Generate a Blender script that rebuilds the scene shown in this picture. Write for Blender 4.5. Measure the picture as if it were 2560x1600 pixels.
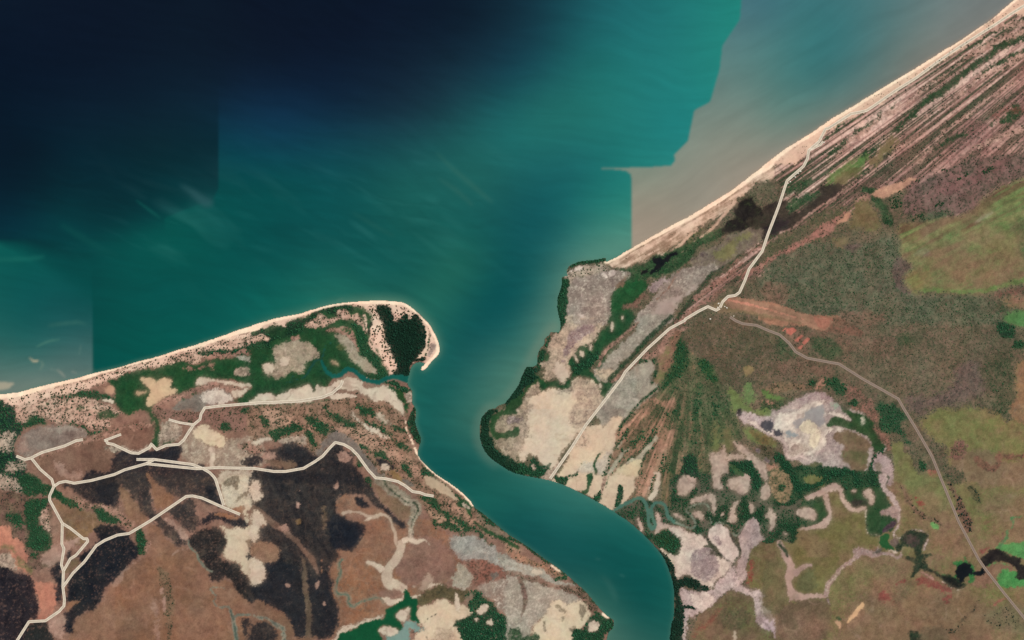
# Aerial view of a tropical river mouth: sea, sand spit, mangroves, salt flats, tracks and an outstation.
# One photograph pixel is about 4 m on the ground; the plan is laid out in map units (u right, v down).
import bpy, math
import numpy as np

scene = bpy.context.scene
for _o in list(bpy.data.objects):
    bpy.data.objects.remove(_o)
M = 4.0                                             # metres per map unit
def wx(u): return (u - 1280.0) * M
def wy(v): return (800.0 - v) * M

# ---------------------------------------------------------------- camera, sky, sun, exposure
cam_d = bpy.data.cameras.new('camera')
cam = bpy.data.objects.new('camera', cam_d)
scene.collection.objects.link(cam)
ALT = 24000.0
cam.location = (0, 0, ALT)
cam.rotation_euler = (0, 0, 0)
cam_d.sensor_width = 36.0
cam_d.lens = 36.0 * ALT / (2560 * M)
cam_d.clip_start = 100.0
cam_d.clip_end = 400000.0
scene.camera = cam

SUN_EL, SUN_AZ = math.radians(56), math.radians(50)       # azimuth east of north
world = bpy.data.worlds.new('World')
scene.world = world
world.use_nodes = True
_nt = world.node_tree
_bg = _nt.nodes['Background']
_sky = _nt.nodes.new('ShaderNodeTexSky')
_sky.sky_type = 'NISHITA'
_sky.sun_disc = False
_sky.sun_elevation = SUN_EL
_sky.sun_rotation = SUN_AZ
_nt.links.new(_sky.outputs[0], _bg.inputs[0])
_bg.inputs[1].default_value = 0.06
sun_d = bpy.data.lights.new('sun', 'SUN')
sun_d.energy = 5.0
sun_d.angle = math.radians(0.5)
sun_d.color = (1.0, 0.96, 0.90)
sun = bpy.data.objects.new('sun', sun_d)
sun.rotation_euler = (math.pi / 2 - SUN_EL, 0, math.pi - SUN_AZ)
sun.location = (3000, 3000, 6000)
scene.collection.objects.link(sun)
scene.view_settings.view_transform = 'Standard'
scene.view_settings.look = 'None'
scene.view_settings.exposure = 0.0
scene.view_settings.gamma = 1.0

KL = np.array([1.47, 1.48, 1.50])                    # light on level ground: picture colour = albedo * KL
def lin(c):
    c = np.asarray(c, dtype=np.float64) / 255.0
    return np.where(c <= 0.04045, c / 12.92, ((c + 0.055) / 1.055) ** 2.4)
def alb(c):
    return np.minimum(lin(c) / KL, 0.9)

# ---------------------------------------------------------------- materials
def tint_material(name, scale, amp, rough=0.9, spec=0.15, bump=0.0, detail=4.0):
    """Land-cover colour of the surface, broken up by procedural grain."""
    m = bpy.data.materials.new(name)
    m.use_nodes = True
    nt = m.node_tree
    b = nt.nodes['Principled BSDF']
    b.inputs['Roughness'].default_value = rough
    b.inputs['Specular IOR Level'].default_value = spec
    at = nt.nodes.new('ShaderNodeAttribute'); at.attribute_name = 'Col'
    co = nt.nodes.new('ShaderNodeNewGeometry')
    no = nt.nodes.new('ShaderNodeTexNoise')
    no.inputs['Scale'].default_value = 1.0 / scale
    no.inputs['Detail'].default_value = detail
    nt.links.new(co.outputs['Position'], no.inputs['Vector'])
    mr = nt.nodes.new('ShaderNodeMapRange')
    mr.inputs[1].default_value = 0.25; mr.inputs[2].default_value = 0.75
    mr.inputs[3].default_value = 1.0 - amp; mr.inputs[4].default_value = 1.0 + amp
    mr.clamp = False
    nt.links.new(no.outputs['Fac'], mr.inputs[0])
    mx = nt.nodes.new('ShaderNodeVectorMath'); mx.operation = 'SCALE'
    nt.links.new(at.outputs['Color'], mx.inputs[0])
    nt.links.new(mr.outputs[0], mx.inputs['Scale'])
    nt.links.new(mx.outputs[0], b.inputs['Base Color'])
    if bump:
        bp = nt.nodes.new('ShaderNodeBump')
        bp.inputs['Strength'].default_value = bump
        bp.inputs['Distance'].default_value = scale * 0.15
        nt.links.new(no.outputs['Fac'], bp.inputs['Height'])
        nt.links.new(bp.outputs[0], b.inputs['Normal'])
    return m
def flat_material(name, srgb, scale, amp, rough=0.85, spec=0.2):
    m = bpy.data.materials.new(name)
    m.use_nodes = True
    nt = m.node_tree
    b = nt.nodes['Principled BSDF']
    b.inputs['Roughness'].default_value = rough
    b.inputs['Specular IOR Level'].default_value = spec
    co = nt.nodes.new('ShaderNodeNewGeometry')
    no = nt.nodes.new('ShaderNodeTexNoise')
    no.inputs['Scale'].default_value = 1.0 / scale
    no.inputs['Detail'].default_value = 4.0
    nt.links.new(co.outputs['Position'], no.inputs['Vector'])
    rp = nt.nodes.new('ShaderNodeValToRGB')
    a = alb(srgb)
    rp.color_ramp.elements[0].position = 0.3
    rp.color_ramp.elements[1].position = 0.7
    rp.color_ramp.elements[0].color = (*(a * (1 - amp)), 1)
    rp.color_ramp.elements[1].color = (*np.minimum(a * (1 + amp), 0.95), 1)
    nt.links.new(no.outputs['Fac'], rp.inputs[0])
    nt.links.new(rp.outputs[0], b.inputs['Base Color'])
    return m
MAT = {
    'sand': tint_material('sand', 14, 0.05, 0.95, 0.1, 0.15),
    'soil': tint_material('soil', 18, 0.10, 0.95, 0.1, 0.2),
    'mud': tint_material('mud', 30, 0.06, 0.8, 0.15, 0.1),
    'grass': tint_material('grass', 12, 0.12, 0.95, 0.1, 0.25),
    'burnt': tint_material('burnt_grass', 16, 0.18, 0.97, 0.08, 0.2),
    'swamp': tint_material('swamp', 14, 0.12, 0.9, 0.1, 0.25),
    'water': tint_material('water', 160, 0.02, 0.12, 0.25, 0.0),
    'leaf': tint_material('leaves', 5, 0.18, 0.85, 0.15, 0.0),
}

# ---------------------------------------------------------------- map raster
STEP = 1.8
U0, U1, V0, V1 = -64.0, 2624.0, -64.0, 1664.0
NX = int((U1 - U0) / STEP) + 1
NY = int((V1 - V0) / STEP) + 1
UU = U0 + np.arange(NX) * STEP
VV = V0 + np.arange(NY) * STEP
rng = np.random.default_rng(7)

def lattice(x, y, seed):
    """Smooth value noise, 0..1, at arbitrary coordinates."""
    r = np.random.default_rng(seed).random((128, 128)).astype(np.float32)
    xi = np.floor(x).astype(np.int64); yi = np.floor(y).astype(np.int64)
    fx = (x - xi).astype(np.float32); fy = (y - yi).astype(np.float32)
    fx = fx * fx * (3 - 2 * fx); fy = fy * fy * (3 - 2 * fy)
    x0 = xi & 127; x1 = (xi + 1) & 127; y0 = yi & 127; y1 = (yi + 1) & 127
    a = r[y0, x0] * (1 - fx) + r[y0, x1] * fx
    b = r[y1, x0] * (1 - fx) + r[y1, x1] * fx
    return a * (1 - fy) + b * fy
GX, GY = np.meshgrid(UU.astype(np.float32), VV.astype(np.float32))
SCALES = [3.6, 7, 14, 28, 56, 112, 224]
ISO = [lattice(GX * (0.93 / s) + GY * (0.37 / s) + i * 17.3, GY * (0.93 / s) - GX * (0.37 / s) + i * 5.1, 100 + i) for i, s in enumerate(SCALES)]
WHITE = rng.random((NY, NX)).astype(np.float32)
def fbm(ns, sl, roll):
    """Noise with features of about ns map units in a window of the raster."""
    k = int(np.clip(np.round(math.log(ns / 3.6, 2)), 0, 6))
    out = None; w = 0
    for j, a in ((k, 1.0), (k - 1, 0.55), (k - 2, 0.3)):
        if j < 0: continue
        f = ISO[j]
        rr = (roll * 131 + j * 57) % NY; rc = (roll * 197 + j * 89) % NX
        yi = (np.arange(sl[0].start or 0, sl[0].stop) + rr) % NY
        xi = (np.arange(sl[1].start, sl[1].stop) + rc) % NX
        g = f[np.ix_(yi, xi)]
        out = g * a if out is None else out + g * a
        w += a
    return out / w
def streak(ns, ang, ratio, sl, seed):
    """Noise drawn out along a direction (degrees, counter-clockwise from right)."""
    ca, sa = math.cos(math.radians(ang)), math.sin(math.radians(ang))
    x = GX[sl]; y = GY[sl]
    al = x * ca - y * sa; ac = x * sa + y * ca
    o = 0
    for a, s in ((1.0, 1.0), (0.6, 0.5), (0.35, 0.25)):
        o = o + a * lattice(al / (ns * ratio * s) + seed, ac / (ns * s) + seed * 3.7, 500 + seed)
    return o / 1.95
def contrast(n, c):
    return np.clip((n - 0.5) * c + 0.5, 0, 1)
def box(m, r):
    r = int(r)
    if r < 1: return m
    for ax in (0, 1):
        p = np.pad(m, [(r + 1, r) if a == ax else (0, 0) for a in (0, 1)], mode='edge').cumsum(axis=ax, dtype=np.float64)
        n = m.shape[ax]
        if ax == 0: m = (p[2 * r + 1:2 * r + 1 + n] - p[:n]) / (2 * r + 1)
        else: m = (p[:, 2 * r + 1:2 * r + 1 + n] - p[:, :n]) / (2 * r + 1)
    return m.astype(np.float32)
def blur(m, units):
    r = units / STEP
    if r < 0.5: return m
    q = max(1, int(round(r * 0.6)))
    return box(box(m, q), q)
TILES = {'A': (0, 800), 'B': (0, 1200), 'C': (640, 700), 'D': (640, 1000), 'E': (640, 1200), 'F': (1280, 400), 'G': (1280, 800),
         'H': (1280, 1200), 'I': (1920, 0), 'J': (1920, 400), 'K': (1920, 800), 'L': (1920, 1200), 'N': (1280, 0), 'S': (0, 0)}
def pts(tile, s, push=True, lap=False):
    a = np.array([float(t) for t in s.split()]).reshape(-1, 2)
    if lap and tile not in 'SQ':                                  # neighbouring sheets of the plan overlap a little
        a[:, 0] += np.where(a[:, 0] >= 2414, 40, np.where(a[:, 0] <= 2, -40, 0))
        a[:, 1] += np.where(a[:, 1] >= 1509, 40, np.where(a[:, 1] <= 2, -40, 0))
    k = 3.78 if tile != 'S' else 1.0
    p = a / k + np.array(TILES[tile], dtype=float)
    for ax, hi in (((0, 2560), (1, 1600)) if push else ()):
        p[:, ax] = np.where(p[:, ax] < 1.5, p[:, ax] - 75, np.where(p[:, ax] > hi - 1.5, p[:, ax] + 75, p[:, ax]))
    return p
def smooth(p, closed=True, n=4):
    if closed: q = np.vstack([p[-1], p, p[0], p[1]])
    else: q = np.vstack([2 * p[0] - p[1], p, 2 * p[-1] - p[-2]])
    out = []
    for i in range(1, len(q) - 2):
        a, b, c, d = q[i - 1], q[i], q[i + 1], q[i + 2]
        for t in np.arange(n) / n:
            out.append(0.5 * (2 * b + (c - a) * t + (2 * a - 5 * b + 4 * c - d) * t * t + (3 * b - a - 3 * c + d) * t ** 3))
    if not closed: out.append(q[-2])
    return np.array(out)
def ribbon(p, w):
    """Outline of a line of varying width."""
    w = np.interp(np.linspace(0, 1, len(p)), np.linspace(0, 1, len(w)), w)
    d = np.gradient(p, axis=0); d /= np.maximum(np.linalg.norm(d, axis=1), 1e-6)[:, None]
    nrm = np.stack([-d[:, 1], d[:, 0]], 1) * (w / 2)[:, None]
    return np.vstack([p + nrm, (p - nrm)[::-1]])
def window(p, pad):
    c0 = int(np.clip((p[:, 0].min() - pad - U0) / STEP, 0, NX - 1)); c1 = int(np.clip((p[:, 0].max() + pad - U0) / STEP + 2, 1, NX))
    r0 = int(np.clip((p[:, 1].min() - pad - V0) / STEP, 0, NY - 1)); r1 = int(np.clip((p[:, 1].max() + pad - V0) / STEP + 2, 1, NY))
    return slice(r0, r1), slice(c0, c1)
def fill(p, sl):
    """Even-odd fill of an outline inside a raster window."""
    h = sl[0].stop - sl[0].start; w = sl[1].stop - sl[1].start
    x = (p[:, 0] - U0) / STEP - sl[1].start; y = (p[:, 1] - V0) / STEP - sl[0].start
    t = np.zeros((h, w + 1), dtype=np.int32)
    x2 = np.roll(x, -1); y2 = np.roll(y, -1)
    for a, b, c, d in zip(x, y, x2, y2):
        if b == d: continue
        if b > d: a, b, c, d = c, d, a, b
        j = np.arange(max(0, math.ceil(b)), min(h, math.ceil(d)))
        if len(j) == 0: continue
        xc = a + (j - b) * (c - a) / (d - b)
        np.add.at(t, (j, np.clip(np.ceil(xc), 0, w).astype(int)), 1)
    return (np.cumsum(t, axis=1)[:, :w] & 1).astype(np.float32)

COL = np.zeros((NY, NX, 3), dtype=np.float32)            # albedo of the ground
TOP = np.full((NY, NX), -1, dtype=np.int16)              # which layer shows
OBJ = np.full((NY, NX), -1, dtype=np.int16)              # which ground object owns the spot
LIFT = np.zeros((NY, NX), dtype=np.float32)
LAND = np.zeros((NY, NX), dtype=np.float32)
LAYERS = []                                              # (style dict)
GROUND = []                                              # (name, label, material, kind)
STY = {}
def st(key, c1, c2, ns=40, sp=None, sp2=None, er=4, ea=0.7, sh=3.0, an=None, tr=None, nm='plain', mat='soil', nc=1.8, lift=0.0, kind='structure', thin=0.0, rim=None, fil=None):
    STY[key] = dict(c1=c1, c2=c2, ns=ns, sp=sp, sp2=sp2, er=er, ea=ea, sh=sh, an=an, tr=tr, nm=nm, mat=mat, nc=nc, lift=lift, kind=kind, thin=thin, rim=rim, fil=fil)
def warp(p, amp):
    """Natural, fractal outlines: one displacement field shared by all covers, so neighbours stay in touch."""
    if amp <= 0: return p
    q = np.vstack([p, p[:1]])
    d = np.r_[0, np.cumsum(np.linalg.norm(np.diff(q, axis=0), axis=1))]
    t = np.linspace(0, d[-1], max(8, int(d[-1] / 2.0)), endpoint=False)
    x = np.interp(t, d, q[:, 0]); y = np.interp(t, d, q[:, 1])
    dx = dy = 0
    for i, sc in enumerate((44.0, 22.0, 11.0, 5.5, 3.0)):
        a = amp * (sc / 44.0) ** 0.55
        dx = dx + a * 2 * (lattice(x / sc + 3.1, y / sc + 9.7, 60 + i) - .5)
        dy = dy + a * 2 * (lattice(x / sc + 31.7, y / sc + 2.2, 70 + i) - .5)
    return np.stack([x + dx, y + dy], 1)
def paint(p, style, label=None, cg=None, op=1.0, **kw):
    s = dict(STY[style]); s.update(kw)
    if 1.5 <= s['er'] <= 6 and s['nm'] not in ('beach', 'airstrip', 'cleared_plot', 'tidal_creek', 'dark_pool', 'algae_pool'): s['er'] = s['er'] * 1.7 + .6
    k = len(LAYERS); LAYERS.append(dict(s, cg=cg))
    if s['er'] > 0:
        p = warp(p, kw.get('wv', .5 if s['nm'] in ('beach', 'cleared_plot', 'airstrip') else 1.8 if s['er'] < 1.4 else 3.6 if s['er'] < 5 else 5.4))
    sl = window(p, max(s['er'] * 2 + 4, 14))
    m = fill(p, sl)
    if m.sum() == 0: return
    b = blur(m, s['er']) if s['er'] > 0 else m
    n = 0.42 * fbm(max(4, s['er'] * 2.2), sl, k) + 0.38 * fbm(5, sl, k + 2) + 0.20 * WHITE[sl]
    crisp = np.clip((fbm(56, sl, k + 23) - .5) * 3 + .5, 0, 1)                    # here a sharp edge, there a gradual one
    sh = (s['sh'] * (.5 + 1.0 * crisp)) if s['er'] < 9 else (1.0 + 1.8 * crisp)
    m = np.clip((b + (n - 0.5) * s['ea'] * (3.6 if s['er'] >= 1.5 else 2.0) * np.minimum(1, 4.4 * b * (1 - b)) - 0.5) * sh + 0.5, 0, 1)
    if s['er'] > 0: m = m * m * (3 - 2 * m)
    m = m * LAND[sl]
    if s['thin']:                                                                 # the cover below shows through here and there
        h = .5 * fbm(5, sl, k + 29) + .25 * fbm(20, sl, k + 31) + .25 * WHITE[sl]
        m = m * (1 - np.clip((h - (.68 - .16 * s['thin'])) * 7, 0, 1) * min(1, .3 + s['thin'] * .5))
    if s['an']: N = streak(s['ns'], s['an'][0], s['an'][1], sl, k % 40)
    else: N = fbm(s['ns'], sl, k + 7)
    N = contrast(N * 0.6 + 0.25 * fbm(8, sl, k + 19) + 0.15 * WHITE[sl], s['nc'] * 1.3)[..., None]
    c = alb(s['c1']) * (1 - N) + alb(s['c2']) * N
    for q, key in enumerate(('sp', 'sp2')):
        if s[key]:
            sc, cover, ss = s[key]
            f = fbm(ss, sl, k + 11 + q * 5) * 0.4 + 0.3 * fbm(ss * 4, sl, k + 13 + q * 5) + 0.3 * WHITE[sl][::-1, ::-1]
            th = np.quantile(f, 1 - cover)
            f = np.clip((f - th) / 0.12 * 0.5 + 0.5, 0, 1)[..., None]
            c = c * (1 - f) + alb(sc) * f
    if s['fil']:                                                                  # threads of runnels, cracks and wrack
        fc, fs, fsc = s['fil'][:3]
        fw = s['fil'][3] if len(s['fil']) > 3 else 1.0
        wu = GX[sl] + 9 * (fbm(28, sl, k + 37) - .5) * 2; wv_ = GY[sl] + 9 * (fbm(28, sl, k + 39) - .5) * 2
        r1 = np.abs(lattice(wu / fsc, wv_ / fsc, 300 + k % 9) - .5); r2 = np.abs(lattice(wu / (fsc * .45) + 7, wv_ / (fsc * .45), 320 + k % 9) - .5)
        g = np.maximum(np.clip(1.3 - r1 / (.035 * fw), 0, 1), (.7 if fw < 2 else 0) * np.clip(1 - r2 / .06, 0, 1)) * np.clip((fbm(28, sl, k + 41) - (.38 if fw < 2 else .2)) * 4, 0, 1) * fs
        c = c * (1 - g[..., None]) + alb(fc) * g[..., None]
    if s['rim']:                                                                  # damp margin
        rc, rw, ro = s['rim']
        mr = (np.clip(blur(fill(p, sl), rw) * 1.9, 0, 1) * (.55 + .9 * fbm(12, sl, k + 43)) * ro)
        mr = np.clip(mr, 0, 1)[..., None]
        COL[sl] = COL[sl] * (1 - mr) + alb(rc) * mr
    a = (m * op)[..., None]
    COL[sl] = COL[sl] * (1 - a) + c * a
    if op > 0.55:
        hit = m > 0.5
        TOP[sl][hit] = k
        LIFT[sl] = LIFT[sl] * (1 - m) + s['lift'] * m
        if label:
            GROUND.append((s['nm'], label, s['mat'], s['kind']))
            OBJ[sl][hit] = len(GROUND) - 1
def P(tile, style, s, label=None, cg=None, op=1.0, sharp=False, **kw):
    p = pts(tile, s, lap=True)
    paint(p if sharp else smooth(p), style, label, cg, op, **kw)
def Ln(tile, style, s, w, label=None, cg=None, op=1.0, **kw):
    p = smooth(pts(tile, s, lap=True), closed=False)
    w = [x / 3.78 for x in (w if isinstance(w, (list, tuple)) else [w])] * (1 if isinstance(w, (list, tuple)) else 2)
    kw.setdefault('er', 1.2); kw.setdefault('ea', 0.5)
    paint(ribbon(p, w), style, label, cg, op, **kw)
# ---------------------------------------------------------------- kinds of land cover (photo colours in daylight)
DG = (24, 52, 36); MG = (30, 74, 44)
st('brown', (140, 103, 80), (120, 92, 76), 60, mat='grass', nm='grass_plain', fil=((160, 126, 106), .35, 40))
st('brown2', (148, 112, 96), (128, 98, 84), 50, mat='grass', nm='grass_plain', fil=((168, 138, 120), .35, 40))
st('rust', (152, 104, 76), (130, 98, 78), 60, sp=((120, 100, 84), .12, 7), mat='grass', nm='grass_plain', fil=((168, 132, 110), .4, 36))
st('plum', (142, 108, 96), (126, 98, 86), 50, mat='grass', nm='grass_plain', fil=((168, 138, 122), .4, 34))
st('redscrub', (128, 92, 82), (112, 96, 76), 14, sp=((70, 62, 50), .2, 5), mat='soil', nm='scrub_ground', thin=0.3)
st('sand', (246, 220, 192), (236, 205, 176), 30, er=1.2, ea=.3, mat='sand', nm='beach', lift=1.5)
st('duneback', (206, 172, 148), (186, 150, 128), 10, an=(33, 9), mat='sand', nm='dune', lift=3, er=3)
st('dune', (226, 194, 170), (204, 166, 146), 12, mat='sand', nm='dune', lift=3, er=3, tr=(2.2, 1.35, (60, 66, 46), .5, 14))
st('dunescrub', (210, 176, 154), (180, 142, 124), 9, sp=((52, 62, 44), .22, 5), mat='sand', nm='dune', lift=3, er=3, tr=(3.2, 1.25, (50, 62, 44), .55, 9))
st('pinkscrub', (176, 138, 120), (146, 110, 94), 10, sp=((66, 66, 48), .2, 5), mat='soil', nm='scrub_ground', lift=2, er=4, tr=(2.4, 1.15, (52, 62, 42), .55, 10), thin=0.3)
st('pinkridge', (178, 136, 120), (156, 116, 100), 8, sp=((84, 72, 58), .2, 4), mat='soil', nm='sand_ridge', lift=2, er=2.5, tr=(1.4, 1.1, (56, 62, 44), .5, 9), thin=0.5)
st('orange', (188, 140, 118), (160, 118, 100), 9, sp=((72, 76, 50), .2, 5), mat='soil', nm='sand_ridge', lift=2, er=4, tr=(1.3, 1.1, (64, 80, 54), .5, 10), thin=0.4)
st('flat', (202, 182, 158), (188, 168, 148), 60, mat='mud', nm='tidal_flat', er=3, rim=((146, 122, 100), 5, .4), fil=((168, 142, 116), .45, 34))
st('pale', (204, 188, 166), (190, 170, 150), 30, mat='mud', nm='tidal_flat', er=2.5, rim=((132, 112, 94), 5, .45), fil=((150, 128, 110), .6, 26))
st('white', (212, 196, 180), (190, 170, 158), 12, mat='mud', nm='salt_pan', er=3, thin=0.2, rim=((138, 118, 110), 4, .4), fil=((158, 138, 128), .6, 20))
st('grey', (142, 132, 118), (158, 148, 134), 14, sp=((176, 166, 150), .14, 4), mat='mud', nm='salt_marsh', er=3, thin=0.25, fil=((188, 176, 160), .5, 24))
st('greypan', (126, 110, 100), (146, 130, 118), 22, sp=((196, 182, 164), .10, 5), mat='mud', nm='salt_marsh', er=3, thin=0.2, fil=((198, 184, 166), .6, 26))
st('darkgrey', (112, 104, 94), (126, 116, 104), 20, mat='mud', nm='salt_marsh', er=4, thin=0.3, fil=((150, 138, 124), .4, 22))
st('mottle', (152, 132, 116), (186, 166, 146), 10, sp=((96, 88, 74), .18, 5), mat='mud', nm='salt_marsh', er=4, thin=0.4, fil=((204, 186, 164), .5, 22))
st('purple', (132, 112, 110), (156, 136, 132), 10, sp=((176, 158, 150), .15, 4), mat='mud', nm='salt_marsh', er=4, thin=0.4, fil=((182, 164, 156), .4, 22))
st('saltpurple', (178, 156, 150), (196, 174, 164), 12, sp=((140, 120, 118), .12, 5), mat='mud', nm='salt_pan', er=3, thin=0.2, rim=((132, 110, 100), 4, .4), fil=((132, 112, 108), .6, 24))
st('samphire', (24, 70, 42), (34, 84, 46), 40, sp=((40, 78, 44), .2, 6), mat='swamp', nm='samphire_meadow', er=4, fil=((16, 50, 34), .5, 26))
st('vivid', (10, 80, 48), (18, 86, 52), 50, mat='swamp', nm='algae_pool', er=1.8, ea=.5)
st('mangrove', (18, 58, 38), (28, 66, 42), 16, mat='swamp', nm='mangrove_mud', er=3, lift=.5, tr=(5.5, 1.5, (30, 72, 46), .9, 10), thin=0.15)
st('mangdark', (8, 36, 26), (16, 48, 32), 20, mat='swamp', nm='mangrove_mud', er=1.5, lift=.5, tr=(5.5, 1.7, (10, 42, 28), 1.0, 10))
st('forest', (26, 64, 40), (44, 78, 50), 12, mat='swamp', nm='forest_floor', er=4, lift=1, tr=(4.5, 1.4, (34, 74, 46), .9, 10), thin=0.35)
st('greenstrip', (54, 82, 54), (72, 94, 62), 12, sp=((36, 58, 38), .3, 5), mat='grass', nm='swale', er=3, tr=(2.4, 1.1, (48, 78, 50), .6, 8), thin=0.5)
st('wood', (114, 104, 82), (94, 92, 70), 26, sp=((70, 78, 58), .34, 4), sp2=((128, 104, 90), .10, 4), mat='grass', nm='woodland_floor', er=8, lift=2, tr=(2.2, .95, (70, 80, 58), .9, 6))
st('woodgreen', (82, 98, 68), (70, 86, 60), 14, sp=((46, 66, 46), .32, 4), mat='grass', nm='woodland_floor', er=6, lift=2, tr=(2.6, 1.0, (52, 78, 50), .9, 6), thin=0.4)
st('woodred', (132, 102, 86), (112, 96, 76), 12, sp=((76, 76, 58), .30, 4), mat='grass', nm='woodland_floor', er=8, lift=2, tr=(1.9, .95, (72, 74, 54), .8, 6), thin=0.5)
st('woodpurple', (118, 98, 90), (102, 90, 80), 16, sp=((74, 70, 62), .3, 4), mat='grass', nm='woodland_floor', er=10, lift=2, tr=(1.6, .95, (76, 74, 64), .8, 6), thin=0.5)
st('plain', (120, 112, 77), (130, 106, 82), 60, sp=((110, 116, 70), .2, 14), mat='grass', nm='floodplain', er=6, ea=.8, fil=((146, 122, 98), .35, 40))
st('olive', (115, 110, 70), (119, 104, 72), 60, mat='grass', nm='floodplain', er=2.5, fil=((134, 116, 88), .3, 36))
st('oliveg', (108, 118, 72), (120, 114, 74), 40, mat='grass', nm='floodplain', er=8, thin=0.3)
st('bright', (94, 136, 72), (106, 124, 70), 24, mat='grass', nm='wet_meadow', er=6, thin=0.5)
st('brightest', (74, 136, 76), (90, 140, 82), 14, mat='grass', nm='reed_bed', er=2)
st('burnt', (38, 39, 44), (54, 50, 49), 30, sp=((84, 70, 62), .05, 6), mat='burnt', nm='burnt_grassland', er=3.5, ea=.9, thin=0.3, fil=((92, 78, 68), .55, 30))
st('burntdk', (30, 35, 44), (40, 42, 46), 24, mat='burnt', nm='burnt_grassland', er=2.5, ea=.9, thin=0.35, fil=((66, 62, 60), .45, 30))
st('burntlt', (66, 60, 58), (52, 50, 51), 20, sp=((112, 92, 78), .08, 6), mat='burnt', nm='burnt_grassland', er=4, ea=.9, thin=0.45, fil=((108, 90, 76), .6, 26))
st('salmon', (192, 128, 104), (170, 116, 96), 30, mat='mud', nm='mud_flat', er=3)
st('palepink', (172, 140, 124), (154, 122, 106), 20, mat='mud', nm='mud_flat', er=5, thin=0.3)
st('red', (142, 76, 68), (128, 84, 70), 10, mat='grass', nm='red_meadow', er=4, ea=1.0, thin=0.6)
st('redearth', (186, 110, 94), (170, 102, 86), 10, mat='soil', nm='cleared_plot', er=.8, ea=.4)
st('strip', (168, 122, 98), (152, 112, 90), 14, an=(-14, 5), mat='soil', nm='airstrip', er=2, ea=.6)
st('creek', (20, 92, 82), (26, 98, 86), 40, mat='water', nm='tidal_creek', er=1.2, ea=.4, lift=-1)
st('creekgreen', (74, 112, 98), (84, 118, 100), 30, mat='water', nm='tidal_creek', er=1, ea=.4, lift=-1)
st('creekgrey', (122, 122, 106), (104, 110, 96), 16, mat='mud', nm='tidal_creek', er=1.5, lift=-1)
st('milky', (128, 150, 140), (112, 142, 130), 30, mat='water', nm='milky_pool', er=4, lift=-1)
st('greywater', (160, 154, 148), (148, 142, 138), 30, mat='water', nm='salt_lake', er=3)
st('black', (20, 24, 26), (34, 32, 32), 16, mat='water', nm='dark_pool', er=1.5, ea=.8)
st('marsh', (36, 62, 42), (56, 66, 48), 10, sp=((28, 40, 32), .3, 6), mat='swamp', nm='marsh', er=2, thin=0.3)
st('darkmarsh', (38, 34, 34), (58, 54, 44), 16, sp=((40, 70, 40), .06, 6), mat='swamp', nm='marsh', er=4)
# ---------------------------------------------------------------- coastlines
def joint(*parts):
    return np.vstack([pts(t, s) for t, s in parts])
W_COAST = joint(('A', '0 718 100 692 300 645 500 595 700 552 880 500 1100 450 1300 390 1500 340 1700 278 1900 215 2100 150 2250 90 2400 46'),
    ('C', '120 380 250 345 400 318 560 272 700 235 850 212 1000 200 1150 192 1260 195 1380 210 1450 245 1520 300 1580 360 1640 420 1680 490 1715 560 1735 640 1725 705 1670 760 1620 820 1580 856 1557 840 1570 820 1600 790 1540 775 1490 795 1460 840 1445 910 1430 985 1480 1060 1475 1160 1500 1200 1515 1260'),
    ('D', '1505 220 1560 370 1545 430 1530 520 1600 610 1700 700 1850 800 1950 880 2030 960 2065 1015 2130 1060 2250 1160 2400 1280'),
    ('H', '120 610 300 740 420 820 510 890 600 970 700 1060 800 1180 880 1270 940 1310 967 1340 950 1400 900 1480 880 1512'))
E_COAST = joint(('H', '1465 1512 1500 1400 1525 1300 1532 1150 1525 1000 1490 870 1430 730 1370 650 1290 560 1200 475 1100 390 1000 325 940 285 860 235 760 180 650 125 530 65 410 20'),
    ('G', '340 1512 230 1490 120 1470 10 1440'), ('D', '2300 610 2200 530 2140 440 2112 330 2115 230 2140 150 2200 90 2260 75 2290 50 2360 20'),
    ('G', '0 700 45 640 80 560 130 450 160 445 230 420 235 350 260 275 300 230 310 170 350 140 370 110 440 110 460 40'),
    ('F', '450 1505 430 1400 430 1310 465 1200 470 1110 520 1090 515 1060 530 1010 600 970 700 950 800 940 890 925 880 965 960 930 1130 830 1300 735 1500 620 1700 515 1900 390 2100 265 2300 110 2410 25'),
    ('I', '200 1380 400 1260 600 1120 800 1000 1000 880 1200 760 1400 640 1600 510 1800 390 2000 255 2150 150 2250 60 2310 12 2440 -80'))
WEST = np.vstack([smooth(W_COAST, closed=False), [[1505, 1760], [-200, 1760], [-200, 1000]]])
EAST = np.vstack([smooth(E_COAST, closed=False), [[2640, -160], [2760, -160], [2760, 1760], [1660, 1760]]])
_all = (slice(0, NY), slice(0, NX))
_w = blur(fill(WEST, _all), 1.6); _e = blur(fill(EAST, _all), 1.6)
LANDRAW = np.clip(_w + _e, 0, 1)
LAND[:] = 1.0
paint(WEST, 'brown2', 'open brown grassland in the south west between the burnt patches', er=0, ea=0)
paint(EAST, 'wood', 'open eucalypt woodland floor covering the eastern mainland', er=0, ea=0, cg='wood_e')

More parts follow.
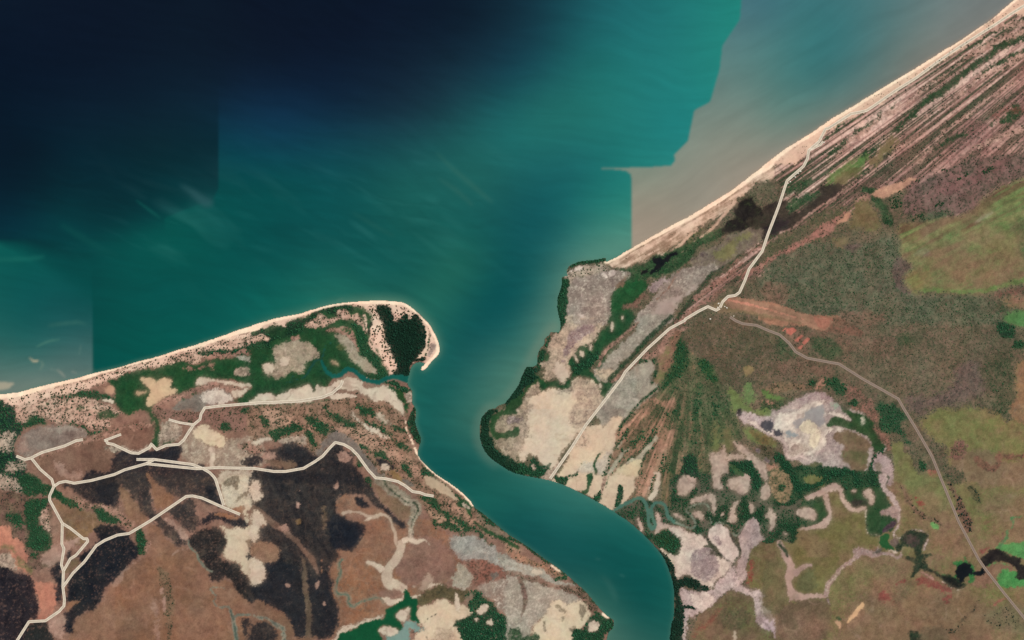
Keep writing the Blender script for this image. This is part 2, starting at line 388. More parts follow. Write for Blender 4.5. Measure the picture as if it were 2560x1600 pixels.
# ================================================================ western side
# --- beach, dunes and samphire behind it
P('A', 'dune', '0 740 400 660 800 560 1200 430 1450 365 1900 230 2419 65 2419 200 2300 240 2150 270 1900 370 1700 405 1500 425 1250 470 1100 540 900 610 700 690 480 745 300 800 120 830 0 810', 'shrub dotted sand dune behind the western beach', 'dune_w')
P('A', 'samphire', '1000 580 1200 500 1350 450 1480 440 1650 400 1900 400 2100 350 2419 320 2419 620 2200 580 1990 580 1850 640 1700 680 1600 720 1500 780 1430 830 1480 900 1510 1010 1500 1080 1490 1180 1440 1180 1435 1100 1465 1010 1420 950 1390 870 1150 910 1130 850 1080 800 1060 770 1080 700 1100 660 1060 620', 'dark green samphire meadow behind the western beach')
P('A', 'forest', '470 750 620 700 780 665 950 675 1000 705 1070 740 1060 770 940 745 800 725 650 728 500 762', cg='forest_w')
P('A', 'dunescrub', '110 830 400 780 730 720 900 760 1060 830 1150 880 1130 920 1000 960 1060 990 1000 1050 860 1040 700 970 550 960 420 940 250 990 200 1000 130 920', 'pale dune field freckled with dark shrubs inland of the western beach', 'dune_w')
P('A', 'greenstrip', '920 860 1000 850 1090 890 1120 930 1060 960 930 930', cg='forest_w')
P('A', 'greenstrip', '390 790 480 790 490 815 410 810', cg='forest_w')
P('A', 'greenstrip', '700 800 780 800 790 830 720 850', cg='forest_w')
P('A', 'flat', '1340 560 1440 550 1490 590 1560 540 1610 560 1600 640 1660 640 1660 690 1560 740 1440 810 1390 820 1400 740 1430 660 1360 620', 'tan clover shaped mudflat in the green samphire meadow', c1=(200, 172, 138), c2=(192, 164, 130), er=2, ea=1.0)
P('A', 'flat', '1275 680 1370 675 1370 710 1290 712', c1=(190, 160, 128), c2=(180, 150, 120), er=1.5)
P('A', 'flat', '975 650 1050 620 1090 660 1060 712 985 690', 'small pinkish tan mudflat left of the clover shaped one', c1=(190, 150, 122), c2=(176, 140, 116), er=1.5)
P('A', 'pale', '950 745 1060 755 1060 795', er=1.2)
P('A', 'dunescrub', '1480 425 1700 330 1900 260 2419 120 2419 225 2250 235 1950 262 1900 355 1850 400 1650 392', cg='dune_w')
P('A', 'mangrove', '1880 300 1930 268 2000 280 2200 258 2350 195 2419 190 2419 285 2200 302 2050 330 1950 335', cg='forest_w')
P('A', 'pinkridge', '1940 350 2150 300 2300 270 2330 300 2110 372 1950 372', cg='dune_w')
P('A', 'grey', '2200 340 2340 330 2400 340 2380 410 2330 370 2210 352', er=1.5)
P('A', 'pinkridge', '1750 450 1950 430 2030 400 2010 492 1970 440 1760 485', cg='dune_w')
P('A', 'mottle', '2210 500 2250 440 2419 440 2419 522 2220 530', er=1.5)
P('A', 'pale', '1830 620 1890 550 2000 560 2200 590 2400 620 2300 640 2150 615 2000 590 1900 620', er=2)
P('A', 'pinkridge', '1450 820 1700 700 1990 598 2150 640 2380 650 2210 700 2000 640 1700 740 1600 770 1470 850', cg='dune_w')
P('A', 'darkgrey', '1650 800 1700 750 1900 700 2050 665 2200 720 2220 770 2100 800 1940 825 1900 850 1700 862 1600 820', 'dark grey marsh pan north of the western track')
P('A', 'white', '1880 770 1960 690 2050 668 2200 720 2220 770 2100 798 1960 815', c1=(208, 196, 178), c2=(198, 184, 168))
P('A', 'greenstrip', '1660 740 1750 720 1980 650 1900 690 1720 740')
P('A', 'pale', '2200 670 2350 660 2300 700 2240 745', er=1.5)
P('A', 'samphire', '2225 775 2419 625 2419 780')
P('A', 'pinkscrub', '1450 830 1600 852 1900 862 2419 822 2419 1030 2100 1050 1950 960 1820 1000 1480 930', 'pink brown scrub ground south of the western track', 'scrub_w', c1=(150, 112, 98), c2=(134, 100, 88))
P('A', 'forest', '2080 1000 2130 980 2180 1050 2080 1052', cg='forest_w')
P('A', 'forest', '2280 850 2419 850 2419 900 2350 890', cg='forest_w', er=3)
# --- forest and plains in the far west
P('A', 'forest', '0 800 90 800 140 930 240 1000 230 1050 160 1150 130 1250 160 1310 240 1360 250 1450 350 1512 0 1512', 'dark forest floor on the western edge', 'forest_w', c1=(18, 52, 40), c2=(26, 56, 46))
P('A', 'mottle', '0 1060 80 1060 150 1090 120 1150 60 1150 110 1230 80 1260 0 1180', er=5, ea=1.3, cg='forest_w', tr=(3, 1.4, (26, 60, 40), .6, 8))
P('A', 'mottle', '30 1400 120 1360 210 1330 220 1400 120 1440 60 1450', er=5, ea=1.3, cg='forest_w', tr=(3, 1.4, (26, 60, 40), .6, 8))
P('A', 'forest', '250 990 310 900 420 930 430 980 330 1010 250 1042', cg='forest_w')
P('A', 'forest', '430 970 550 960 700 980 850 1050 1000 1040 1060 1040 950 1080 860 1112 800 1080 700 1010 500 1000', cg='forest_w')
P('A', 'greypan', '160 1250 170 1150 260 1060 420 1010 600 1000 800 1060 840 1100 700 1150 500 1230 300 1300 230 1320', 'grey brown oval marsh pan inside the bend of the far western track', c1=(120, 102, 92), c2=(140, 124, 112), sp=None, ns=30)
P('A', 'grey', '450 1040 600 1000 790 1060 780 1075 650 1060 500 1075', op=.6)
P('A', 'palepink', '160 1250 165 1140 230 1090 240 1180 300 1240 230 1280', op=.6)
P('A', 'brown', '300 1310 550 1230 800 1130 1000 1080 1150 1000 1300 960 1440 1000 1430 1140 1420 1200 1290 1260 1180 1230 1100 1200 1080 1280 1060 1400 1000 1420 830 1440 790 1512 500 1512 380 1400', 'smooth brown grass plain between the far western tracks', c1=(128, 96, 80), c2=(118, 88, 74))
P('A', 'palepink', '500 1350 600 1370 650 1440 770 1400 800 1440 700 1500 580 1450', op=.8)
P('A', 'pinkscrub', '620 1200 780 1140 1000 1060 1250 990 1440 955 1445 985 1250 1030 1050 1090 800 1175', cg='scrub_w', er=4, ea=1.2)
P('A', 'pinkscrub', '300 1290 500 1235 640 1190 620 1215 480 1275 330 1320', cg='scrub_w', er=4, ea=1.2)
P('A', 'mottle', '1510 1000 1620 970 1700 1010 1690 1090 1640 1140 1500 1180 1490 1080')
P('A', 'mottle', '980 1180 1100 1190 1250 1250 1290 1250 1420 1150 1420 1200 1290 1270 1000 1212', er=3)
P('A', 'greenstrip', '1500 1180 1560 1120 1640 1140 1680 1160 1560 1178', er=3, tr=None)
P('A', 'mottle', '1700 1180 1780 1120 1840 1000 1990 1210 2200 1150 2419 1120 2419 1380 1900 1380 1750 1330', 'mottled brown and pale salt marsh at the fork of the western tracks', c1=(138, 116, 100), c2=(156, 136, 116), sp=((190, 174, 152), .16, 6))
P('A', 'flat', '1840 1060 1940 980 2000 1040 2090 1080 2140 1140 2110 1190 1990 1210 1900 1130', 'cream mudflat below the western track junction', c1=(204, 186, 158), c2=(200, 182, 150))
Ln('A', 'pale', '2000 1210 2010 1300 1990 1370 2030 1400', [60, 40, 20])
P('A', 'pinkscrub', '2250 1180 2419 1160 2419 1260 2300 1230', cg='scrub_w', er=4)
P('A', 'burnt', '1100 1240 1280 1270 1420 1210 1500 1230 1600 1190 1700 1190 1700 1340 1860 1370 1950 1420 1980 1512 830 1512 830 1440 950 1440 1060 1400 1070 1300', 'burnt black grass around the parallel western tracks', c1=(40, 39, 46), c2=(60, 54, 54))
P('A', 'burntdk', '1110 1280 1300 1270 1440 1220 1600 1195 1700 1200 1690 1330 1500 1300 1300 1310', op=.8)
P('A', 'burnt', '2260 1340 2400 1260 2419 1260 2419 1345 2270 1365')
P('A', 'pale', '2090 1440 2200 1425 2419 1420 2419 1512 2080 1512', c1=(176, 158, 138), c2=(190, 172, 150))
# --- tile B
P('B', 'redscrub', '0 60 200 150 460 180 500 300 500 620 560 640 580 700 540 800 260 850 100 560 0 400', 'reddish brown scrub on the south western edge', 'scrub_w', tr=(1.2, 1.2, (50, 56, 46), .5, 12))
P('B', 'rust', '480 190 590 230 800 280 870 330 1000 400 900 470 800 560 830 570 700 640 600 600 590 400', c1=(132, 104, 74), c2=(120, 94, 70))
P('B', 'palepink', '500 640 590 620 700 560 760 560 700 650 640 680 600 720 580 760 480 810 390 800 380 720 450 700', 'pale pink mud around the fork in the far western tracks')
P('B', 'salmon', '0 410 60 440 110 560 190 570 250 700 240 800 320 900 330 960 500 990 550 1060 540 1200 420 1330 350 1310 360 1200 320 1000 280 900 200 850 150 850 80 790 90 700 40 640 0 620', 'salmon pink mud channel on the western edge')
P('B', 'olive', '0 600 100 620 160 680 220 780 330 830 330 890 270 870 200 820 120 800 140 700 60 640 0 640', op=.85, er=5)
P('B', 'burntdk', '0 780 40 780 130 870 250 880 310 930 340 1080 350 1300 280 1330 180 1512 0 1512', 'streaky black burnt ground on the south western edge', an=(88, 8), ns=14, c1=(30, 30, 38), c2=(56, 50, 54))
P('B', 'mottle', '0 770 60 690 110 700 130 870 60 830', er=3)
P('B', 'burntdk', '280 1360 430 1350 500 1440 530 1512 200 1512', 'dark burnt wedge below the far western track', c1=(36, 42, 42), c2=(50, 50, 48))
P('B', 'palepink', '440 1340 560 1260 620 1300 600 1480 540 1490', er=3)
P('B', 'forest', '190 0 380 0 400 130 300 160 210 140', cg='forest_w')
P('B', 'mottle', '0 0 120 0 200 60 200 140 60 100 0 70', cg='forest_w', tr=(3, 1.4, (26, 60, 40), .6, 8))
P('B', 'forest', '380 30 480 60 520 70 620 150 720 190 800 270 720 262 590 222 480 172 380 140', cg='forest_w', c1=(24, 66, 40), c2=(46, 78, 48))
P('B', 'forest', '250 220 400 180 440 200 410 320 380 400 440 470 490 560 480 680 300 680 240 600 270 560 260 400', 'rectangular dark green forest block beside the far western track', 'forest_w')
P('B', 'dunescrub', '400 330 440 250 470 340 490 540 440 470 385 400', cg='forest_w')
P('B', 'forest', '70 350 140 290 210 350 220 440 130 430', cg='forest_w', er=5, ea=1.2)
P('B', 'forest', '290 690 350 690 330 740 290 730', cg='forest_w', er=4, ea=1.2)
P('B', 'brown', '1100 20 1250 180 1400 370 1300 450 1200 330 1160 250', c1=(142, 108, 84), c2=(128, 98, 78))
P('B', 'pinkscrub', '700 160 860 215 1010 255 1130 290 1220 380 1270 460 1260 500 1180 440 1130 400 960 380 860 290 760 260', cg='scrub_w', er=4, ea=1.0)
P('B', 'forest', '850 260 960 270 1050 330 1130 370 1100 402 980 390 870 290', 'bright green tree belt between two burnt patches in the south west', 'forest_w', er=2.5)
P('B', 'brown', '1540 560 1700 620 1850 700 1950 870 2000 970 2150 970 2419 1200 2419 1512 700 1512 720 1320 880 1260 960 1140 1060 1000 1200 830 1390 720 1400 480 1500 450', 'broad brown grass plain at the bottom left', c1=(142, 103, 78), c2=(122, 92, 74))
P('B', 'brown', '1390 0 1450 0 1560 90 1650 180 1500 290 1430 150', c1=(146, 106, 80), c2=(134, 100, 78))
P('B', 'burnt', '560 30 700 40 950 0 1110 0 1125 80 1110 210 1130 280 1000 250 850 210 700 120', 'dark burnt triangle under the western cross track')
P('B', 'burntdk', '920 60 1110 20 1125 100 1105 210 1100 270 1000 245 930 200', op=.8)
P('B', 'burntlt', '1110 0 1380 0 1400 100 1460 280 1600 400 1780 550 1700 620 1650 580 1560 540 1500 440 1350 300 1250 180 1150 60', 'long burnt tongue running down to the right in the south west')
P('B', 'burntlt', '1450 0 1900 0 2030 20 2080 150 2100 240 2050 240 1950 200 1800 150 1700 170 1640 150 1550 80', 'scorched grass beside the salt flat and the southern track')
P('B', 'burntdk', '1940 60 2030 60 2080 180 2080 235 2030 200 1960 140')
P('B', 'burntlt', '1570 290 1700 220 1830 190 1860 300 1880 400 1820 470 1700 400 1620 330', 'burnt rectangle below the southern track')
P('B', 'palepink', '1540 350 1700 430 1800 520 1830 510 1760 565 1600 430', er=3)
P('B', 'burntdk', '880 480 960 430 1050 420 1180 470 1250 560 1320 640 1330 720 1200 830 1100 930 1000 1040 950 1140 870 1260 800 1250 720 1310 690 1440 610 1440 620 1250 700 1180 640 1140 640 950 700 850 760 800 740 730 900 600 920 540', 'largest blue black burnt patch with the southern track across its top', c1=(26, 32, 42), c2=(40, 42, 44))
P('B', 'rust', '640 1180 700 1160 770 1130 700 1190 640 1240', er=2)
P('B', 'rust', '610 860 660 780 720 740 740 790 690 870 630 900', er=2, c1=(118, 98, 70), c2=(104, 88, 66))
P('B', 'burntdk', '470 840 580 770 600 870 590 1100 560 1200 530 1100 500 920', er=3, ea=1.2)
P('B', 'burntdk', '630 670 670 680 680 750 640 750', er=2)
P('B', 'forest', '1270 500 1330 460 1370 540 1390 640 1350 722 1300 620', 'small teardrop shaped green grove under the southern track', 'forest_w', er=2)
P('B', 'pinkscrub', '1390 560 1410 620 1360 740 1370 640', cg='scrub_w')
P('B', 'burnt', '1790 560 1890 460 2020 450 2100 520 2150 560 2130 680 2080 760 2200 790 2290 850 2280 890 2419 980 2419 1180 2300 1090 2150 950 2050 960 1980 940 1950 870 1900 780 1850 690 1780 650', 'rounded black burnt patch left of the cream salt flat', c1=(34, 36, 40), c2=(48, 46, 44))
P('B', 'flat', '2100 30 2200 0 2419 0 2419 220 2330 300 2360 370 2340 450 2419 460 2419 970 2300 860 2270 800 2120 730 2160 600 2120 500 2070 440 2200 440 2330 440 2300 330 2150 240 2110 140', 'cream salt flat bordered by burnt grass in the south west', c1=(202, 184, 158), c2=(190, 172, 146))
P('B', 'grey', '2110 60 2180 20 2419 0 2419 200 2300 250 2160 230', c1=(180, 166, 144), c2=(192, 178, 154), sp=None)
P('B', 'mottle', '2120 10 2260 0 2250 50 2220 100 2210 60 2130 50', er=1.5, c1=(124, 108, 88), c2=(134, 118, 98))
P('B', 'mottle', '2220 180 2300 110 2370 80 2375 110 2310 150 2240 192', er=1.5, c1=(134, 116, 96), c2=(140, 124, 102))
P('B', 'mottle', '2310 580 2400 560 2419 570 2419 710 2350 660', er=2, c1=(150, 126, 100), c2=(142, 118, 96))
P('B', 'mottle', '2360 860 2419 820 2419 900', er=2, c1=(150, 126, 100), c2=(142, 118, 96))
P('B', 'burntdk', '1890 380 1950 310 2020 300 2240 340 2340 390 2320 450 2200 430 2100 380 1990 390 1900 420', 'thin black burnt lobe at the end of the southern track')
P('B', 'rust', '2010 310 2100 300 2240 340 2230 360 2080 345', er=1.5)
P('B', 'rust', '2180 270 2300 240 2290 310 2260 320', er=1.5)
P('B', 'pinkscrub', '1500 830 1560 850 1620 1000 1640 1200 1610 1500 1580 1500 1570 1200 1540 1000', cg='scrub_w', er=3, c1=(132, 104, 82), c2=(118, 94, 74))
P('B', 'palepink', '1520 1010 1550 1020 1550 1070 1520 1060', er=1)
P('B', 'palepink', '1540 1140 1570 1080 1570 1230 1550 1230', er=1)
P('B', 'palepink', '1450 1150 1480 1140 1500 1400 1520 1512 1500 1512 1450 1300', op=.6)
P('B', 'palepink', '1200 830 1300 790 1200 860 1140 960 1060 1010 1100 930', op=.6, er=2)
Ln('B', 'creekgrey', '2160 1060 2110 1020 1990 1025 2040 1090 2020 1150 2070 1205 2160 1205 2200 1290 2220 1400 2290 1512', [8, 14, 18, 18, 26, 40, 56], 'muddy grey green tidal creek at the bottom left', c1=(134, 128, 110), c2=(118, 116, 100))
Ln('B', 'creekgrey', '2020 1150 2070 1205 2160 1205 2200 1290 2220 1400 2290 1512', [4, 8, 14, 20, 26], er=1.2, c1=(76, 92, 80), c2=(90, 102, 88))
Ln('B', 'creekgrey', '2210 1300 2300 1275 2419 1265', 24)
P('B', 'burnt', '2280 1340 2350 1310 2419 1340 2419 1512 2330 1500')
Ln('B', 'creekgrey', '1780 560 1790 640 1850 690 1880 760 1960 850 2010 870', [14, 22, 22, 14])
Ln('B', 'palepink', '1630 720 1700 660 1780 650', 16)
# --- tile D and E: scrub ridges, burnt country, rust plain
P('D', 'pinkscrub', '0 60 500 20 1130 0 1400 180 1440 330 1530 520 1700 700 1950 880 2065 1015 2200 1110 2419 1290 2419 1440 2250 1300 2080 1230 1850 1190 1700 1180 1560 1000 1480 900 1300 740 1120 730 960 500 750 400 640 540 540 510 430 430 280 400 160 370 0 400', 'pink scrub ridges along the western river bank', 'scrub_w', c1=(160, 124, 104), c2=(132, 104, 84))
P('D', 'dunescrub', '50 130 250 110 430 220 700 215 1000 280 1200 390 1450 550 1600 740 1500 700 1300 560 1050 470 850 360 700 330 560 300 300 240 150 260', cg='scrub_w', c1=(190, 150, 126), c2=(166, 128, 108), er=6)
P('D', 'dunescrub', '1690 900 1850 970 2000 1080 2200 1220 2419 1370 2419 1440 2250 1320 2080 1200 1850 1050', cg='scrub_w', c1=(188, 146, 122), c2=(160, 122, 102), er=4)
P('D', 'dunescrub', '1620 1060 1760 1090 1980 1190 2080 1230 1900 1200 1700 1130', cg='scrub_w', c1=(188, 150, 124), c2=(160, 126, 104), er=3)
for _s in ('430 150 540 140 600 230 690 250 690 320 620 340 540 270 470 210', '630 70 720 90 850 170 960 220 950 262 800 210 700 150', '20 160 90 170 140 250 120 280 40 200',
           '90 310 240 250 380 220 460 280 420 312 280 322 180 372 100 340', '1100 490 1200 500 1290 580 1260 592 1130 530', '1050 180 1200 260 1350 400 1480 470 1470 492 1300 412 1180 312 1050 222',
           '940 30 1100 70 1150 120 1420 300 1400 312 1180 192 1000 112', '1560 900 1650 900 1720 1000 1850 1080 2050 1180 2000 1202 1850 1132 1700 1032', '1650 1130 1750 1150 1850 1160 1980 1240 1950 1262 1800 1222 1680 1172',
           '480 300 530 340 560 420 540 440 490 380', '950 400 1070 460 1080 500 990 450', '1040 730 1110 770 1110 810 1050 780', '1930 1180 2050 1200 2200 1330 2260 1400 2200 1380 2080 1260', '1200 430 1240 440 1240 465 1200 460',
           '1340 600 1420 620 1480 700 1420 690', '900 490 1000 570 1040 670 990 640 920 560'):
    P('D', 'forest', _s, cg='forest_w', er=4, ea=1.1)
P('D', 'mangrove', '1560 640 1750 760 1930 900 1930 962 1830 900 1700 790 1600 760', cg='mangrove_w', er=3)
P('D', 'samphire', '1930 950 1980 950 2060 1020 2030 1050 2080 1160 2419 1370 2400 1382 2100 1200 2000 1060 1900 1010', 'green samphire belt on the western river bank', er=2)
P('D', 'mangrove', '1420 190 1470 110 1505 60 1515 130 1505 220 1560 370 1540 420 1480 360 1430 270', 'mangrove thicket bulging from the western river bank', 'mangrove_w', er=1.5, c1=(16, 52, 34), c2=(22, 58, 38))
P('D', 'mangrove', '2070 1010 2200 1110 2419 1280 2419 1318 2200 1172 2080 1055', cg='mangrove_w', er=1.5)
P('D', 'pale', '880 110 940 130 1010 220 1130 270 1200 320 1260 370 1170 342 1050 282 980 202', 'white tongue of mudflat among the western scrub ridges')
P('D', 'pale', '1140 120 1200 130 1290 230 1230 212 1150 162', c1=(172, 160, 138), c2=(186, 172, 150))
P('D', 'flat', '1600 720 1760 770 1880 880 1920 962 1800 892 1680 832 1600 792', 'beige mudflat behind the western river beach', c1=(184, 162, 136), c2=(172, 150, 124), er=2)
P('D', 'palepink', '2050 1080 2150 1130 2300 1230 2419 1330 2300 1292 2150 1182', c1=(132, 116, 96), c2=(122, 106, 90))
P('D', 'mottle', '1940 970 2000 1000 2010 1040 1960 1020', er=2)
Ln('D', 'sand', '1408 165 1415 250 1445 330 1490 430 1530 520 1600 610 1700 700 1850 800 1950 880 2060 1010', [8, 12, 14, 16, 22, 26, 30, 26], 'narrow cream beach along the western river bank')
P('D', 'darkgrey', '550 510 650 400 700 310 800 310 900 370 1000 480 1080 570 1150 660 1230 740 1120 740 950 510 760 410 660 480 600 540', 'grey scoured marsh around the arched track', er=3, an=(-40, 5), ns=9, c1=(104, 94, 88), c2=(134, 122, 110))
P('D', 'pale', '0 400 100 365 165 372 100 395 20 425', er=1.5)
P('D', 'mottle', '200 380 280 340 400 330 470 370 480 430 400 420 280 400', er=4)
P('D', 'darkgrey', '1120 740 1300 760 1480 980 1560 1060 1450 1280 1400 1200 1450 1030 1250 880', c1=(122, 112, 92), c2=(148, 138, 120), ns=10)
P('D', 'brown', '1110 760 1250 880 1420 1000 1460 1080 1380 1150 1280 1050 1180 930', c1=(128, 104, 78), c2=(112, 92, 72))
P('D', 'olive', '1250 690 1330 680 1420 740 1450 800 1360 762', c1=(152, 120, 78), c2=(136, 112, 80), er=3)
P('D', 'darkgrey', '1400 740 1450 760 1480 830 1420 800', er=2)
P('D', 'burntdk', '1110 540 1200 560 1290 610 1290 650 1190 652 1150 600', er=3)
P('D', 'pale', '1190 620 1260 630 1250 670 1190 672', er=2)
P('E', 'rust', '740 180 940 150 1000 250 1150 270 1290 340 1440 420 1500 370 1640 380 1700 440 1850 550 1860 700 1950 740 1890 900 1820 980 1760 990 1650 980 1560 1100 1450 1090 1420 1180 1210 1290 1050 1310 870 1400 760 1470 700 1512 600 1512 780 1300 780 1170 710 1040 735 960 715 900 720 730 770 650 860 660 1030 500 930 400 790 330', 'rust brown grass plain cut by pale creeks south of the river bank')
P('E', 'plum', '1330 700 1500 560 1700 560 1850 650 1890 880 1820 980 1650 980 1450 1000 1330 900', op=.85, er=12)
P('E', 'plum', '850 320 1000 330 1090 370 1020 400 900 390', op=.7, er=4)
P('D', 'burnt', '0 670 60 650 200 590 60 560 40 500 150 450 300 400 430 440 530 510 630 530 720 440 780 420 890 500 900 590 1000 700 1120 840 1180 950 1300 1080 1400 1170 1390 1220 1330 1200 1250 1060 1100 1000 1020 920 900 900 750 930 740 1000 790 1090 850 1130 920 1170 1000 1200 1030 1260 900 1390 850 1410 770 1400 720 1512 0 1512 0 1300 40 1220 100 1180 50 1080 0 1000', 'wide burnt grassland below the arched track', c1=(34, 37, 42), c2=(68, 64, 61), an=(-58, 5), ns=11, nc=2.0)
P('E', 'burnt', '0 0 200 0 740 20 740 200 790 330 870 370 930 410 1000 440 1030 500 900 630 860 660 770 650 720 730 715 900 735 960 710 1040 780 1170 780 1300 740 1450 560 1500 400 1490 330 1380 330 1300 200 1200 0 1190 0 970 80 950 100 860 80 800 170 790 230 640 100 580 40 480 100 430 160 420 60 290 0 250', c1=(34, 36, 41), c2=(66, 62, 59), an=(-66, 5), ns=11, nc=2.0)
P('E', 'burntdk', '690 380 790 320 870 370 930 410 1000 440 1030 500 900 630 860 660 770 650 720 640 690 500', 'jagged blue black burnt lobe on the edge of the rust plain', c1=(28, 34, 44), c2=(40, 44, 50))
P('E', 'burntdk', '80 800 250 790 400 850 430 950 480 1150 520 1400 480 1500 400 1490 330 1380 200 1200 30 1150 0 1000 80 940', op=.85)
P('E', 'burntdk', '510 950 620 900 700 850 715 1000 780 1180 770 1300 700 1440 560 1480 530 1300 500 1100', op=.8)
P('E', 'burntdk', '940 170 1010 180 1090 260 1010 262 950 230', 'small oval burnt scar on the rust plain', er=2)
P('D', 'burntdk', '200 480 430 450 530 520 600 560 450 640 350 640 250 560', op=.75)
P('D', 'burntdk', '60 680 350 690 600 700 900 720 850 800 500 780 200 760', op=.6)
P('D', 'burntdk', '650 560 880 600 1000 720 1100 840 900 800 700 700', op=.5)
P('D', 'burntdk', '1160 940 1300 1080 1400 1170 1390 1222 1330 1202 1230 1060', op=.9)
P('D', 'palepink', '50 510 150 490 200 530 120 570 50 560', er=3)
P('D', 'rust', '70 570 300 590 380 620 320 660 200 640 100 610', er=4, c1=(112, 92, 74), c2=(96, 84, 68))
P('D', 'palepink', '770 520 850 490 890 560 860 602 800 580', er=2)
P('D', 'palepink', '720 840 750 760 765 840 740 852', er=1.5)
Ln('E', 'plum', '0 250 150 400 260 470 420 620 560 800 590 880', [60, 60, 50, 50, 40, 24], c1=(116, 92, 78), c2=(104, 84, 72), er=2)
Ln('E', 'plum', '420 700 460 850 450 950 480 1100 500 1300 490 1512', [20, 50, 60, 50, 44], c1=(96, 82, 68), c2=(112, 92, 76), er=2)
Ln('E', 'rust', '620 740 630 840 620 890', 14)
for _s in ('220 430 290 400 300 470 270 490', '385 220 420 210 430 250 400 260', '580 970 610 960 605 1040 580 1040', '640 1150 665 1150 660 1190 640 1185', '390 110 415 95 405 120', '270 980 310 990 300 1020 275 1010', '640 1000 675 995 660 1020'):
    P('E', 'palepink', _s, er=1.5)
P('E', 'rust', '370 370 430 365 420 410 390 400', er=2, c1=(116, 94, 64), c2=(100, 84, 62))
P('E', 'rust', '590 300 640 270 660 400 650 480 620 400', er=3, c1=(100, 84, 66), c2=(86, 74, 62))
P('E', 'flat', '0 300 60 330 100 400 50 450 40 560 0 610')
P('D', 'flat', '0 770 40 780 60 830 50 920 0 975')
P('E', 'brown', '0 600 220 640 150 785 0 760', c1=(140, 108, 84), c2=(126, 98, 80))
P('E', 'flat', '0 760 60 780 100 900 60 972 0 965')
P('E', 'brown', '0 1190 180 1200 330 1310 360 1400 400 1490 560 1500 0 1512', c1=(126, 94, 74), c2=(114, 88, 72))
P('E', 'burnt', '0 1370 140 1360 200 1430 190 1512 0 1512')
Ln('E', 'creekgrey', '0 1280 120 1320 220 1380 270 1460 285 1512', [24, 34, 50, 60], er=2, c1=(136, 126, 108), c2=(122, 116, 102))
Ln('E', 'creekgrey', '0 1280 120 1320 220 1380 270 1460 285 1512', [8, 14, 20, 26], er=1.5, c1=(84, 92, 82), c2=(98, 104, 92))
# pale creeks
Ln('E', 'pale', '810 320 890 300 1000 315 1090 350 1180 320 1250 350 1280 430 1310 500 1330 600 1370 640', [40, 24, 26, 44, 26, 22, 30, 34, 50], 'pale dry tidal creek winding across the rust plain', c1=(184, 164, 142), c2=(172, 150, 130))
Ln('E', 'pale', '1010 400 1090 350', [6, 30])
Ln('E', 'pale', '1385 570 1350 700 1280 800 1240 870 1250 960 1350 1010 1420 1040', [70, 80, 84, 96, 110, 100, 60], c1=(192, 174, 152), c2=(182, 162, 142))
Ln('E', 'pale', '1040 770 1120 800 1200 860', [30, 44, 60])
Ln('E', 'pale', '1380 580 1450 550 1520 580 1600 570 1650 620', [50, 60, 40, 20, 8])
Ln('E', 'mottle', '1290 90 1400 200 1500 230 1530 290 1470 400 1460 540', [30, 60, 90, 70, 60, 60], c1=(150, 136, 116), c2=(176, 162, 142))
Ln('E', 'greenstrip', '1200 0 1250 60 1400 200 1500 225 1530 290 1480 380 1465 500', [18, 18, 18, 22, 18, 12, 8], c1=(40, 70, 50), c2=(56, 84, 60), tr=None)
Ln('E', 'pale', '825 740 790 800 810 870 770 960 775 1070 870 1090 870 1160 930 1200 980 1150 1060 1130 1180 1110 1220 1160', [44, 40, 38, 42, 40, 36, 40, 34], c1=(140, 130, 110), c2=(128, 112, 94), er=2, rim=None, op=.8)
Ln('E', 'creekgrey', '825 740 790 800 810 870 770 960 775 1070 870 1090 870 1160 930 1200 980 1150 1060 1130 1180 1110 1220 1160', [22, 18, 16, 18, 16, 14, 14, 12], 'grey green tidal creek winding through the rust plain', c1=(84, 106, 88), c2=(106, 114, 96))
Ln('E', 'greenstrip', '790 800 775 960 775 1060', 7, c1=(52, 92, 70), c2=(60, 98, 76), tr=None)
P('E', 'plum', '1200 1040 1350 1020 1390 1080 1330 1130 1210 1100')
P('E', 'pale', '1210 1100 1260 1110 1340 1130 1390 1090 1400 1060 1400 1110 1330 1172 1230 1160', er=2)
P('E', 'pale', '1450 1000 1580 1060 1650 990 1620 900 1560 960 1520 1010', c1=(170, 148, 128), c2=(156, 132, 116), er=4)
P('E', 'pale', '700 1512 760 1470 870 1380 1050 1320 1210 1270 1230 1200 1200 1300 1000 1390 880 1440 790 1512', er=2.5)
P('E', 'pale', '1640 980 1740 985 1800 1060 1800 1090 1740 1010 1640 1010 1540 1100 1460 1120 1450 1090 1550 1080', er=2)
P('E', 'darkmarsh', '1550 1090 1680 1010 1750 1000 1850 1030 2000 1030 2000 1130 1900 1172 1800 1140 1680 1140 1550 1172', 'olive brown marsh above the cream mudflat at the bottom', c1=(84, 78, 52), c2=(108, 94, 66), sp=((70, 68, 50), .2, 8))
P('E', 'grey', '1830 570 1900 520 2060 530 2200 600 2260 680 2300 760 2300 832 2100 772 1960 742 1870 682', 'grey marsh pan behind the western river bank scrub', sp=((172, 166, 154), .10, 6), c1=(122, 118, 110), c2=(154, 148, 138), ns=18, nc=2.2)
P('E', 'redscrub', '1850 700 1950 740 2150 780 2419 860 2419 905 2280 950 2100 1000 2040 950 2020 830 1940 762', 'reddish scrub strip beside the grey marsh pan', c1=(152, 98, 82), c2=(132, 96, 82))
P('E', 'darkgrey', '2200 880 2260 830 2280 900 2230 950', er=3)
P('E', 'grey', '1900 780 1950 760 2020 850 2040 980 1950 1022 1850 990 1870 900', c1=(166, 154, 134), c2=(150, 138, 120))
P('E', 'greypan', '2080 1000 2250 950 2419 960 2419 1260 2330 1232 2250 1152 2130 1092', c1=(150, 130, 116), c2=(138, 118, 104))
P('E', 'darkgrey', '2280 700 2419 740 2419 850 2330 832', c1=(132, 126, 114), c2=(150, 144, 130))
